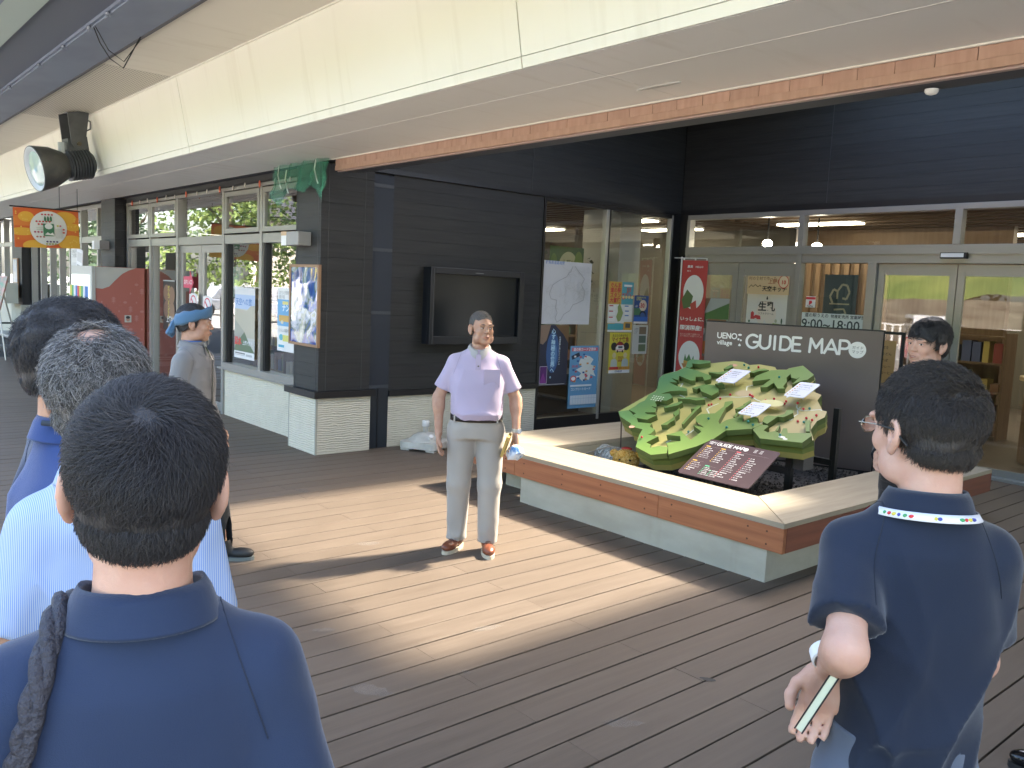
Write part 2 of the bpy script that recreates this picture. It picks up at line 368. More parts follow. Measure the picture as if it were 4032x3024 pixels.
# entrance wall above the doors (faces -Y)
wc = empty('upper_entrance_wall'); tag(wc, 'wide dark plank wall above the glass entrance', 'wall')
bx('core', (-7.85, 9.875, 2.99), (6, 10.15, 4.45), mt_blackm, wc)
planks(wc, 'x', 9.875, -7.83, 6, 3.03, 4.45, joints=(-5.6, -2.4, .8, 4.0))
bx('bottom_trim', (-7.83, 9.835, 2.95), (6, 9.9, 3.03), mt_plankdark, wc)
for x in (-5.6, -2.4): bx('seam_strip', (x, 9.851, 3.03), (x + .008, 9.853, 4.45), mt_seam, wc)
bx('side_post', (-7.83, 9.84, 0), (-7.67, 9.98, 2.95), mt_plankdark, wc)
bx('top_cap', (-7.85, 9.82, 4.45), (6, 10.2, 4.49), mt_plankdark, wc)

# ------------------------------------------------------------------ glazed fronts
def pane(parent, axis, f, a, b, z0, z1, name='pane'):
    mb = MB(); 
    if axis == 'x': vs = [(a, f, z0), (b, f, z0), (b, f, z1), (a, f, z1)]
    else: vs = [(f, a, z0), (f, b, z0), (f, b, z1), (f, a, z1)]
    return mb.add(vs, [(0, 1, 2, 3)]).obj(name, mt_glass, parent)
def barx(parent, name, x0, x1, z0, z1, y0, y1, m=None): return bx(name, (x0, y0, z0), (x1, y1, z1), m or mt_alu, parent, bev=.003)
def sash(parent, x0, x1, z0, z1, y, w=.045, m=None, name='sash'):
    m = m or mt_alu; o = MB()
    o.box((x0, y - .02, z0), (x1, y + .02, z0 + w)); o.box((x0, y - .02, z1 - w), (x1, y + .02, z1))
    o.box((x0, y - .019, z0 + w), (x0 + w, y + .019, z1 - w)); o.box((x1 - w, y - .019, z0 + w), (x1, y + .019, z1 - w))
    s = o.obj(name, m, parent); pane(s, 'x', y, x0 + w, x1 - w, z0 + w, z1 - w); return s
fa = empty('glazed_storefront'); tag(fa, 'grey framed shop front with double doors and upper sash windows beside the corner pillar', 'shop front')
YA = 4.37
mul = [-14.72, -13.60, -12.42, -10.75, -9.62, -8.40]
for x in mul[:-1]: barx(fa, 'mullion', x - .035, x + .035, .68 if x > -10.7 else 0, 2.86, YA - .07, YA + .05)
barx(fa, 'head_rail', -14.76, -8.36, 2.86, 2.90, YA - .075, YA + .05); barx(fa, 'transom', -14.757, -8.363, 2.205, 2.315, YA - .06, YA + .045)
barx(fa, 'sill_rail', -10.715, -8.363, .62, .69, YA - .09, YA + .05)
bx('head_board', (-14.78, 4.31, 2.90), (-8.35, 4.45, 2.99), mt_plank, fa)
for a, b, sashy in ((mul[0], mul[1], 1), (mul[1], mul[2], 1), (mul[2], mul[3], 0), (mul[3], mul[4], 1), (mul[4], mul[5], 1)):
    if sashy: sash(fa, a + .05, b - .05, 2.335, 2.845, YA - .05, .055)
    else: pane(fa, 'x', YA, a + .035, b - .035, 2.315, 2.86)
for a, b, z in ((mul[0], mul[1], .08), (mul[1], mul[2], .08), (mul[3], mul[4], .69), (mul[4], mul[5], .69)):
    pane(fa, 'x', YA, a + .035, b - .035, z, 2.205); bx('inner_bead', (a + .035, YA - .035, z), (a + .085, YA + .03, 2.204), mt_alud if z > .5 else mt_alu, fa)
barx(fa, 'floor_rail', -14.757, -12.455, .0, .08, YA - .05, YA + .04)
for a, b in ((-12.385, -11.59), (-11.58, -10.785)):
    s = sash(fa, a, b, .02, 2.2, YA - .01, .1, name='door')
    xh = b - .05 if a < -12 else a + .05
    MB().cyl((xh, YA - .07, .85), (xh, YA - .07, 1.35), .012).obj('handle', mt_alus, s)
dado = empty('shop_front_dado'); tag(dado, 'pale ribbed low wall under the shop windows', 'wall')
bx('render', (-10.78, 4.325, -.02), (-8.395, 4.5, .60), mt_rib, dado); bx('sill', (-10.84, 4.27, .60), (-8.40, 4.42, .622), mt_alu, dado); bx('end_trim', (-10.79, 4.322, -.02), (-10.776, 4.335, .60), mt_conc, dado)

# second pillar and the far front
p2 = empty('second_pillar'); tag(p2, 'charcoal plank pillar beyond the red vending machine', 'pillar')
bx('core', (-15.54, 4.15, 0), (-14.81, 4.6, 2.97), mt_plankdark, p2); planks(p2, 'x', 4.15, -15.56, -14.80, 0, 2.97)
planks(p2, 'y', -14.81, 4.13, 4.6, 0, 2.97, m=mt_plankdark)  # shade on this face painted in with blacker boards
p3 = empty('third_pillar'); tag(p3, 'narrow dark pillar carrying a tall notice frame, far along the shop fronts', 'pillar')
bx('core', (-22.9, 4.15, .95), (-21.9, 4.6, 2.97), mt_plankdark, p3); planks(p3, 'x', 4.15, -22.92, -21.89, .95, 2.97, h=.2); bx('plinth', (-22.95, 4.1, 0), (-21.87, 4.62, .95), mt_conc, p3)
fb = empty('glazed_storefront'); tag(fb, 'far glazed shop front with pale blinds left of the second pillar', 'shop front')
for x in (-21.8, -20.9, -20.05, -19.25, -18.45, -17.6, -16.5, -15.62): barx(fb, 'mullion', x - .04, x + .04, 0, 2.9, YA - .06, YA + .05)
barx(fb, 'transom', -21.85, -15.58, 2.3, 2.41, YA - .055, YA + .045); barx(fb, 'head_rail', -21.85, -15.58, 2.9, 2.97, YA - .07, YA + .05)
for a, b in zip((-21.8, -20.9, -20.05, -19.25, -18.45, -17.6, -16.5), (-20.9, -20.05, -19.25, -18.45, -17.6, -16.5, -15.62)):
    pane(fb, 'x', YA, a + .04, b - .04, .05, 2.3); pane(fb, 'x', YA, a + .04, b - .04, 2.41, 2.9)
    bx('blind', (a + .08, YA + .12, 2.42), (b - .08, YA + .125, 2.88), mat('blind cloth', (.20, .215, .20), .8), fb)
    if a > -17.7: bx('blind', (a + .1, YA + .12, 1.75), (b - .1, YA + .125, 2.28), mat('blind cream', (.34, .33, .25), .8), fb)
fc_ = empty('glazed_storefront'); tag(fc_, 'dim glazed shop front at the far end of the arcade', 'shop front')
for x in (-27.2, -26.0, -24.9, -23.9, -22.97): barx(fc_, 'mullion', x - .04, x + .04, .9, 2.97, YA - .06, YA + .05)
barx(fc_, 'transom', -27.2, -22.97, 2.3, 2.4, YA - .055, YA + .045)
for a, b in zip((-27.2, -26.0, -24.9, -23.9), (-26.0, -24.9, -23.9, -22.97)): pane(fc_, 'x', YA, a + .04, b - .04, .9, 2.3); pane(fc_, 'x', YA, a + .04, b - .04, 2.4, 2.97)
bx('dado', (-30, 4.33, 0), (-22.96, 4.5, .9), mt_rib, fc_)

# poster window (faces +X)
fw = empty('poster_window'); tag(fw, 'tall dark framed window covered with posters beside the television wall', 'window')
XB = -7.875
for a, b, z0, z1, m, n in ((7.19, 7.225, 0, 2.95, mt_alud, 'jamb'), (9.655, 9.70, 0, 2.95, mt_alus, 'jamb'), (8.315, 8.365, .10, 2.90, mt_alus, 'mullion')): bx(n, (XB - .05, a, z0), (XB + .035, b, z1), m, fw, .003)
bx('mullion_back', (XB - .04, 8.365, .1), (XB + .02, 8.41, 2.90), mt_alud, fw)
bx('head_rail', (XB - .05, 7.225, 2.90), (XB + .036, 9.655, 2.95), mt_alud, fw); bx('bottom_rail', (XB - .05, 7.225, -.02), (XB + .034, 9.655, .17), mt_alud, fw)
bx('step', (XB + .04, 7.19, -.02), (XB + .12, 9.7, .02), mat('rusty sill', (.08, .045, .03), .6), fw)
pane(fw, 'y', XB, 7.225, 8.315, .17, 2.9); pane(fw, 'y', XB, 8.41, 9.655, .17, 2.9)
# entrance (faces -Y)
fe = empty('glass_entrance'); tag(fe, 'champagne framed glass entrance with swing doors and sliding doors below the dark wall', 'entrance')
YC = 9.85
barx(fe, 'head_rail', -7.66, 4, 2.885, 2.95, YC - .06, YC + .05); barx(fe, 'header', -7.66, 4, 2.295, 2.505, YC - .055, YC + .1); bx('header_step', (-7.66, YC - .075, 2.40), (4, YC - .056, 2.50), mt_alu, fe)
for x0, x1, z0, z1 in ((-7.66, -7.61, 0, 2.885), (-5.905, -5.835, 0, 2.884), (-4.955, -4.85, 0, 2.295), (-4.02, -3.94, 2.505, 2.885), (-2.05, -1.95, 0, 2.884), (0.0, .1, 0, 2.884), (2, 2.1, 0, 2.884)): barx(fe, 'mullion', x0, x1, z0, z1, YC - .07, YC + .045)
for a, b in ((-7.61, -5.905), (-5.835, -4.02), (-3.94, -2.05), (-1.95, 0), (.1, 2)): pane(fe, 'x', YC, a, b, 2.505, 2.885)
for a, b in ((-7.60, -6.775), (-6.765, -5.915)):
    s = sash(fe, a, b, .03, 2.285, YC - .02, .085, mt_alu, 'swing_door'); bx('kick_rail', (a + .085, YC - .035, 2.12), (b - .085, YC, 2.2), mt_alu, s)
    xh = b - .06 if a < -7 else a + .05
    MB().cyl((xh, YC - .09, .75), (xh, YC - .09, 2.0 if 0 else 1.5), .014).obj('handle', mt_alus, s)
pane(fe, 'x', YC, -5.835, -4.955, .05, 2.295)
for a, b in ((-4.845, -3.955), (-3.945, -2.06)):
    s = sash(fe, a, b, .03, 2.285, YC - .0, .075, mt_alu, 'sliding_door')
    bx('top_band', (a + .076, YC - .018, 2.16), (b - .076, YC + .018, 2.21), mt_alu, s)
for a, b in ((-1.95, 0), (.1, 2)): pane(fe, 'x', YC, a, b, .05, 2.295)
barx(fe, 'threshold', -7.66, 4, -.01, .03, YC - .12, YC + .12, mt_alus)
sn = empty('door_sensor', (-3.98, YC - .08, 2.383)); tag(sn, 'slim black and white motion sensor above the sliding doors', 'door sensor')
bx('body', (-.14, -.03, -.035), (.14, .03, .03), mt_blackm, sn).location; bx('face', (-.13, -.034, -.022), (.11, -.029, .022), mt_white, sn)

# ------------------------------------------------------------------ canopy and eaves
lint = empty('copper_lintel'); tag(lint, 'long copper clad lintel along the eave above the entrance court', 'lintel')
bx('core', (-7.56, 4.165, 2.868), (6, 4.40, 2.99), mt_steeld, lint)
x = -7.56; i = 0; cm = MB().box((0, -.012, .042), (.187, .012, .108)).mesh('copper_tile', mt_copper)
while x < 2.4:
    inst('copper_tile', cm, (x, 4.152 + rng.uniform(-.001, .001), 2.868), lint); x += .19
bx('lower_strip', (-7.56, 4.134, 2.864), (6, 4.164, 2.908), mt_copper, lint); bx('drip_edge', (-7.565, 4.165, 2.855), (6, 4.2, 2.867), mat('drip edge', (.45, .33, .3), .3), lint)
sof = empty('eave_soffit'); tag(sof, 'flat grey eave ceiling', 'ceiling', kind='structure')
for a, b in ((-30, -19.2), (-19.2, -13.2), (-13.2, -8.35), (-8.35, -3.35), (-3.35, 1.6), (1.6, 6)):
    bx('soffit_panel', (a + .002, 3.105, 2.977), (b - .002, 3.494, 2.995), mt_soff, sof); bx('soffit_panel', (a + .002, 3.5, 2.977), (b - .002, 4.15, 2.995), mt_soff, sof)
bx('soffit_batten', (-30, 3.49, 2.975), (6, 3.504, 2.99), mat('pale joint', (.7, .69, .64), .5), sof); bx('edge_bead', (-7.6, 4.118, 2.9675), (6, 4.1325, 2.9765), mt_cream, sof)
bx('backing', (-30, 3.1, 2.996), (6, 4.3, 3.05), mt_steeld, sof)
sl = MB().cyl((0, 0, -.004), (0, 0, .004), .16, n=24).obj('air_slot', mat('slot rim', (.5, .5, .47), .5)); sl.location = (-3.27, 3.83, 2.974); sl.scale = (1, .12, 1); tag(sl, 'thin oval slot vent set in the grey eave ceiling', 'vent')
# faint dust streaks on the fascia panels
def streaky(m, a, b):
    N = m.node_tree.nodes; L = m.node_tree.links; g = N.new('ShaderNodeNewGeometry'); mp = N.new('ShaderNodeMapping'); mp.inputs['Scale'].default_value = (9, 1.2, .7); L.new(g.outputs['Position'], mp.inputs[0]); n = N.new('ShaderNodeTexNoise'); n.inputs['Scale'].default_value = 1; n.inputs['Detail'].default_value = 5; L.new(mp.outputs[0], n.inputs[0])
    r = N.new('ShaderNodeMapRange'); r.inputs['From Min'].default_value = .56; r.inputs['From Max'].default_value = .75; r.inputs['To Max'].default_value = .30; L.new(n.outputs['Fac'], r.inputs[0]); src = N['Principled BSDF'].inputs['Base Color'].links[0].from_socket
    mx = N.new('ShaderNodeMix'); mx.data_type = 'RGBA'; mx.blend_type = 'MULTIPLY'; L.new(r.outputs[0], mx.inputs['Factor']); L.new(src, mx.inputs['A']); mx.inputs['B'].default_value = (.72, .68, .6, 1); L.new(mx.outputs['Result'], N['Principled BSDF'].inputs['Base Color'])
streaky(mt_cream, 0, 0); streaky(mt_soff, 0, 0); streaky(mt_ceil, 0, 0); streaky(mt_conc, 0, 0)
# leaning cream fascia, panel by panel
fas = empty('cream_fascia'); tag(fas, 'deep cream fascia panels leaning out above the eave', 'fascia')
tA = R(11); fj = [-28.3, -23.4, -18.4, -13.47, -8.53, -3.59, 1.35, 6.3]
def fpt(x, s, d=0): return (x, 3.098 - math.sin(tA) * s - math.cos(tA) * d, 2.978 + math.cos(tA) * s - math.sin(tA) * d)
for a, b in zip(fj, fj[1:]):
    for nm, s0, s1, d in (('fascia_panel', .062, .735, .02), ('edge_strip', .0, .058, .021)):
        g = .004; vs = [fpt(q, s, dd) for dd in (0, d) for q, s in ((a + g, s0), (b - g, s0), (b - g, s1), (a + g, s1))]
        MB().add(vs, [(0, 1, 2, 3), (7, 6, 5, 4), (0, 4, 5, 1), (1, 5, 6, 2), (2, 6, 7, 3), (3, 7, 4, 0)]).obj(nm, mt_cream, fas)
MB().add([fpt(-30, 0, -.01), fpt(6.3, 0, -.01), fpt(6.3, .74, -.01), fpt(-30, .74, -.01)], [(0, 1, 2, 3)]).obj('backing', mat('joint backing', (.2, .19, .15), .8), fas)  # dark backing that shows through the panel joints
bx('top_bead', (-30, 2.93, 3.672), (6.3, 2.957, 3.70), mt_cream, fas)
up = empty('upper_ceiling'); tag(up, 'cream ceiling boards with perforated vent zone', 'ceiling', kind='structure')
def perf():
    m = mat('perforated board', (.64, .60, .50), .6); N = m.node_tree.nodes; L = m.node_tree.links; g = N.new('ShaderNodeNewGeometry'); sx = N.new('ShaderNodeSeparateXYZ'); L.new(g.outputs['Position'], sx.inputs[0])
    a = []
    for i, p in ((0, .055), (1, .027)):
        d = N.new('ShaderNodeMath'); d.operation = 'DIVIDE'; L.new(sx.outputs[i], d.inputs[0]); d.inputs[1].default_value = p
        f = N.new('ShaderNodeMath'); f.operation = 'FRACT'; L.new(d.outputs[0], f.inputs[0]); s = N.new('ShaderNodeMath'); s.operation = 'SUBTRACT'; L.new(f.outputs[0], s.inputs[0]); s.inputs[1].default_value = .5
        q = N.new('ShaderNodeMath'); q.operation = 'ABSOLUTE'; L.new(s.outputs[0], q.inputs[0]); a.append(q)
    l1 = N.new('ShaderNodeMath'); l1.operation = 'LESS_THAN'; L.new(a[0].outputs[0], l1.inputs[0]); l1.inputs[1].default_value = .3
    l2 = N.new('ShaderNodeMath'); l2.operation = 'LESS_THAN'; L.new(a[1].outputs[0], l2.inputs[0]); l2.inputs[1].default_value = .2
    mu = N.new('ShaderNodeMath'); mu.operation = 'MULTIPLY'; L.new(l1.outputs[0], mu.inputs[0]); L.new(l2.outputs[0], mu.inputs[1])
    mx = N.new('ShaderNodeMix'); mx.data_type = 'RGBA'; mx.inputs['A'].default_value = (.64, .60, .50, 1); mx.inputs['B'].default_value = (.25, .235, .2, 1); L.new(mu.outputs[0], mx.inputs['Factor']); L.new(mx.outputs['Result'], N['Principled BSDF'].inputs['Base Color']); return m
mt_perf = perf()
for a, b, m in ((-30, -16.6, mt_ceil), (-16.6, -12.2, mt_ceil), (-12.2, -8.62, mt_perf), (-8.62, -4.9, mt_ceil), (-4.9, 1, mt_ceil), (1, 6, mt_ceil)):
    bx('ceiling_board', (a + .0015, 2.28, 3.684), (b - .0015, 2.935, 3.70), m, up)
bx('backing', (-30, 2.25, 3.702), (6.3, 3.2, 3.75), mt_steeld, up)
beam = empty('steel_canopy_beam'); tag(beam, 'blue grey steel beam under the canopy roof above the visitors', 'beam')
bx('bottom_flange', (-30, 1.90, 3.66), (6, 2.25, 3.675), mt_steel, beam); bx('flange_lip', (-30, 2.25, 3.655), (6, 2.278, 3.69), mat('beam lip', (.10, .10, .11), .6), beam); bx('web', (-30, 1.88, 3.676), (6, 1.9, 3.9), mt_steel, beam)
can = empty('canopy_roof'); tag(can, 'dark canopy underside', 'roof', kind='structure')
bx('deck_underside', (-30, 1.50, 3.70), (6, 1.88, 3.72), mat('canopy underside', (.14, .16, .20), .6), can)
bx('gutter', (-30, 1.27, 3.66), (6, 1.50, 3.69), mt_pale, can)
bx('roof_sheet', (-30, 1.2, 3.98), (6, 6.0, 4.06), mt_steeld, can)
bx('gutter_lip', (-30, 1.20, 3.66), (6, 1.27, 3.80), mt_steel, can)
bx('reflection_blocker', (5.2, 4.3, -.1), (5.4, 10, 4.6), mt_steeld, can)  # added unseen wall, keeps the television's reflection dark
bx('sun_mask_roof', (-30, 6.0, 4.52), (-5.55, 9.9, 4.6), mt_steeld, can); bx('sun_mask_roof', (-2.35, 4.1, 4.52), (6, 10.2, 4.6), mt_steeld, can)  # unseen roof pieces, their opening shaped to form the sun patch on the deck
bx('sun_mask_roof', (-30, 4.1, 4.52), (-2.35, 6.55, 4.6), mt_steeld, can); bx('riser', (-30, 4.2, 2.99), (6, 4.3, 4.6), mt_steeld, can)
bx('sun_mask_lip', (-2.35, 9.3, 4.52), (-5.55, 9.9, 4.6), mt_steeld, can)  # unseen strip added to end the sun patch on its far side
det = empty('ceiling_detector', (-1.95, 4.33, 2.845)); tag(det, 'small white dome detector under the copper lintel', 'detector')
MB().lathe([(.032, .012), (.032, .0), (.025, -.010), (.01, -.015), (.001, -.016)], n=20).obj('dome', mt_white, det, True)
# clips along the beam and dangling wires
cl = empty('beam_wire_bundle', (-7.35, 2.0, 3.66)); tag(cl, 'loose black wires hanging from the blue grey beam', 'wire')
MB().tube([(0, -.1, .02), (-.03, -.04, -.1), (-.05, .04, -.2), (-.02, .13, -.26), (.02, .22, -.06), (.02, .25, .0)], .005).obj('wire', mt_blackm, cl)
MB().tube([(.03, -.1, .02), (.05, 0, -.16), (.03, .12, -.22), (.03, .25, -.02)], .004).obj('wire', mt_blackm, cl)
for i, x in enumerate((-10.45, -9.1, -8.2, -7.4, -6.9)):
    o = MB().ell((0, 0, 0), (.03, .016, .016), 6).add([(.0, 0, 0), (.06, .01, -.04), (.05, .02, -.01), (-.04, 0, -.01), (-.05, .0, -.035), (0, .01, 0)], [(0, 1, 2), (3, 4, 5)]).obj('cable_clip', mat('clear clip', (.22, .25, .30), .2)); o.location = (x, 1.885, 3.665)
    tag(o, ['clear cable clip on the beam edge farthest down the arcade', 'clear cable clip second from the far end of the beam edge', 'clear cable clip in the middle of the row on the beam edge', 'clear cable clip right beside the hanging black wires', 'clear cable clip on the beam edge past the hanging wires'][i], 'cable clip', 'cable clips on the canopy beam')
# post at the far left edge
po = bx('canopy_post', (-6.5, .02, -.1), (-6.42, .1, 3.66), mat('dark post', (.045, .035, .045), .4)); tag(po, 'slim dark canopy post cropped by the picture edge', 'post')

# ------------------------------------------------------------------ rooms behind the glass
rm = empty('shop_interior'); tag(rm, 'shop room seen through the windows', 'room', kind='structure')
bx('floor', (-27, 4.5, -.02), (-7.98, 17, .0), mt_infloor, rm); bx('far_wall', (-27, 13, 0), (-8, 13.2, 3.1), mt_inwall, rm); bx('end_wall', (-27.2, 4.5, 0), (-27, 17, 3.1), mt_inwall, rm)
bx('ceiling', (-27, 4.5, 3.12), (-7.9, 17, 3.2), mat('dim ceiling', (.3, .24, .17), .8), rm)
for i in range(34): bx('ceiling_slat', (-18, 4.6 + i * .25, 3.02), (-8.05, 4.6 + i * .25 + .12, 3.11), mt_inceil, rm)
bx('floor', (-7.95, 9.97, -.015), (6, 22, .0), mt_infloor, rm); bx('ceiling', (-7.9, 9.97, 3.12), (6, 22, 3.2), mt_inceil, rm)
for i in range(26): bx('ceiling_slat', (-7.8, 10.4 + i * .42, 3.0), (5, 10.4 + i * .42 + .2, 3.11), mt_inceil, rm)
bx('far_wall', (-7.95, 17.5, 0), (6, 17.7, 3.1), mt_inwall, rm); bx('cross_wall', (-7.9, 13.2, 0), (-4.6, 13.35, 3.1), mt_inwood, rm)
bx('white_column', (-9.1, 9.15, 0), (-8.35, 9.6, 3.1), mat('white column', (.42, .43, .39), .6), rm)
for i in range(9): bx('wall_slat', (-7.4 + i * .16, 12.6, .9), (-7.32 + i * .16, 12.66, 2.6), mt_inwood, rm)
CLW = {(-9.6, 10.6): 'behind the poster window beside the white column', (-11.5, 8.2): 'low behind the left pane of the poster window', (-12.6, 11.4): 'deep inside behind the poster window mullion', (-9.9, 12.2): 'farthest back behind the right poster pane', (-6.9, 12.0): 'above the left swing door fan light', (-5.6, 14.6): 'right of the glowing spotlights', (-6.6, 15.8): 'deepest behind the swing doors', (-4.2, 14.9): 'above the sliding door sensor', (-12.2, 6.2): 'behind the wide shop pane with the scenic poster', (-2.6, 15.5): 'near the wall air unit'}
for x, y, w, d in ((-9.6, 10.6, 1.2, .3), (-11.5, 8.2, 1.2, .3), (-12.6, 11.4, 1.2, .3), (-9.9, 12.2, 1.2, .25), (-6.9, 12.0, 1.3, .25), (-5.6, 14.6, 1.6, .3), (-6.6, 15.8, 1.5, .3), (-4.2, 14.9, 1.2, .2), (-2.6, 15.5, 1.2, .2)):
    o = empty('ceiling_light', (x, y, 2.99)); tag(o, 'warm lit ceiling panel ' + CLW[(x, y)], 'ceiling light', 'lit ceiling panels indoors'); bx('diffuser', (-w / 2, -d / 2, -.01), (w / 2, d / 2, .01), mt_lamp, o); bx('housing', (-w / 2 - .02, -d / 2 - .02, .0105), (w / 2 + .02, d / 2 + .02, .04), mt_white, o)
for x, y, z in ((-7.0, 10.8, 2.62), (-6.45, 11.2, 2.6)):
    o = empty('spot_lamp', (x, y, z)); tag(o, 'round glowing spotlight behind the swing door fan light, ' + ('the one nearer the corner' if x < -6.6 else 'the one nearer the mullion'), 'spotlight', 'round spotlights indoors'); MB().ell((0, 0, 0), (.07, .07, .055), 8).obj('lens', mat('bright spot', (1, 1, 1), emit=(1, .9, .7), estr=9), o, True); MB().cyl((0, 0, .04), (0, 0, .4), .012).obj('stem', mt_blackm, o)
def area(name, loc, sx, sy, e, col=(1, .85, .62)):
    d = bpy.data.lights.new(name, 'AREA'); d.shape = 'RECTANGLE'; d.size = sx; d.size_y = sy; d.energy = e; d.color = col; o = bpy.data.objects.new(name, d); o.location = loc; COL.objects.link(o); return o
area('shop_lamp', (-12, 8.4, 2.95), 6, 5, 9); area('entrance_lamp', (-4, 13.6, 2.95), 6, 5, 8)
# furniture indoors
goods = [pm(c) for c in ((.25, .05, .04), (.45, .35, .1), (.06, .12, .05), (.4, .38, .33), (.08, .1, .2), (.2, .1, .05))]
def shelf_unit(x, y, rz, w, label):
    s = empty('display_shelf', (x, y, 0), rz); tag(s, label, 'shelf', 'shelves indoors')
    for z in (.25, .65, 1.05, 1.42): bx('shelf_board', (-w / 2, -.2, z), (w / 2, .2, z + .03), mt_inwood, s)
    for q in (-w / 2 - .03, w / 2): bx('side_panel', (q, -.2, 0), (q + .03, .2, 1.5), mt_inwood, s)
    for z in (.28, .68, 1.08):
        for k in range(int(w / .14)):
            h_ = rng.uniform(.1, .3); q = -w / 2 + .03 + k * .14; bx('packet', (q, -.17, z), (q + rng.uniform(.07, .12), .05, z + h_), goods[int(rng.integers(6))], s)
for i, (x, y, rz, w, l) in enumerate(((-9.6, 7.7, R(90), 1.6, 'goods shelf close behind the left pane of the poster window'), (-10.4, 9.4, R(90), 1.6, 'goods shelf deeper inside behind the right poster pane'), (-11.6, 6.2, 0, 1.8, 'goods shelf behind the scenic poster pane'), (-13.4, 6.4, 0, 1.6, 'goods shelf behind the left fixed pane of the shop'), (-6.6, 12.4, 0, 1.6, 'goods shelf behind the second swing door'), (-4.9, 12.9, 0, 1.0, 'narrow goods shelf behind the opening hours notice'))): shelf_unit(x, y, rz, w, l)
ct = empty('information_counter', (-3.0, 11.6, 0)); tag(ct, 'curved wooden counter with a red arrow notice behind the sliding door', 'counter')
MB().lathe([(.7, 0), (.7, .98), (.001, .98)], n=40).obj('body', mt_inwood, ct, False); MB().lathe([(.001, .985), (.76, .985), (.76, 1.03), (.001, 1.03)], n=40).obj('top', mat('counter top', (.6, .45, .25), .4), ct)
poster('counter_notice', 'white notice with a red arrow on the wooden counter', 'notice', (-3.42, 10.90, .86), Matrix.Rotation(R(-14), 3, 'Z') @ Matrix(((1, 0, 0), (0, 0, -1), (0, 1, 0))), .5, .42, (.75, .72, .62), [('t', '物産販売所', .1, .35, .15, .01, (.1, .1, .1)), ('p', [(.12, .7), (.3, .55), (.3, .64), (.9, .64), (.9, .78), (.3, .78), (.3, .86)], (.6, .05, .06))])
for i in range(2):
    o = empty('waste_bin', (-3.75 + i * .32, 12.35, 0)); tag(o, ['white waste bin beside the sliding door mullion', 'white waste bin nearer the wooden counter'][i], 'bin', 'white bins behind the sliding doors')
    MB().box((-.14, -.2, 0), (.14, .2, 1.0)).obj('body', mat('bin white', (.6, .57, .48), .5), o); MB().box((-.11, -.17, 1.001), (.11, .17, 1.02)).obj('lid', mt_blackm, o)
o = empty('wall_air_unit', (-3.2, 13.9, 2.25)); tag(o, 'grey green air unit on the beige inner wall', 'air unit'); bx('body', (-.35, -.2, -.16), (.35, .2, .16), mat('air unit', (.16, .2, .19), .5), o); bx('bracket', (-.6, -.05, .02), (-.35, .05, .1), mt_blackm, o)
bx('partition', (-3.6, 13.95, 0), (.5, 14.05, 3.1), mat('beige partition', (.30, .24, .15), .7), rm)
o = empty('notice_board_indoors', (-3.05, 12.9, 0)); tag(o, 'pale notice board with small sheets behind the counter', 'notice board'); bx('board', (-.55, -.02, .3), (.75, .02, 1.75), mat('board tan', (.55, .47, .33), .6), o)
for a, b, c, d in ((.1, 1.35, .45, 1.6), (.5, 1.0, .7, 1.35), (.05, .75, .4, .95), (.45, .55, .68, .95), (-.4, 1.5, -.25, 1.62)): bx('sheet', (a, -.03, b), (c, -.024, d), mat('grey sheet', (.35, .35, .34), .6) if c - a > .3 else mt_white, o)
dk = empty('dark_display_shelf', (-9.3, 8.2, 0)); tag(dk, 'dark low shelf unit behind the poster window', 'shelf'); bx('body', (-.3, -1.0, 0), (.3, 1.3, .55), mt_blackm, dk); bx('top', (-.33, -1.03, .551), (.33, 1.33, .58), mt_alud, dk)
pl_ = empty('potted_greenery', (-9.0, 8.0, 1.9)); tag(pl_, 'dark leafy garland hanging behind the poster window', 'plant')
mb = MB()
for i in range(420):
    p = Vector((rng.uniform(-.2, .2), rng.uniform(-1.0, 1.4), rng.normal(.12, .13))); a = rng.uniform(0, 6.28); s = rng.uniform(.04, .08); u = Vector((math.cos(a) * .3, math.sin(a), rng.uniform(-.5, .5))).normalized() * s; w = u.cross(Vector((.3, .2, 1))).normalized() * s * .5
    mb.add([p - u, p + w, p + u, p - w], [(0, 1, 2, 3)])
mb.obj('foliage', mat('garland leaf', (.03, .055, .02), .6, rnd=.3), pl_)
for nm, lb, P, w, h, bg, it in (
    ('hanging_banner', 'green leafy banner hanging indoors above the grey map sheet', (-8.6, 8.02, 2.42), .66, .5, (.09, .17, .035), [('c', .55, .55, .28, .42, (.75, .7, .35)), ('t', '上野村\n特産', .36, .5, .13, .01, (.2, .2, .05)), ('c', .85, .4, .12, .3, (.25, .35, .06)), ('c', .12, .5, .1, .3, (.2, .3, .05))]),
    ('hotpot_banner', 'boar hotpot picture banner with black brush kanji indoors', (-8.6, 9.05, 2.42), .55, .42, (.62, .5, .3), [('c', .66, .6, .33, .4, (.06, .05, .04)), ('c', .66, .6, .28, .33, (.4, .2, .08)), ('c', .55, .5, .07, .12, (.7, .5, .25)), ('c', .75, .65, .08, .1, (.65, .3, .1)), ('c', .7, .42, .06, .1, (.2, .3, .1)), ('t', '猪\n鍋', .06, .45, .24, .02, (.05, .03, .02))])):
    poster(nm, lb, 'banner', P, 'x', w, h, bg, it)
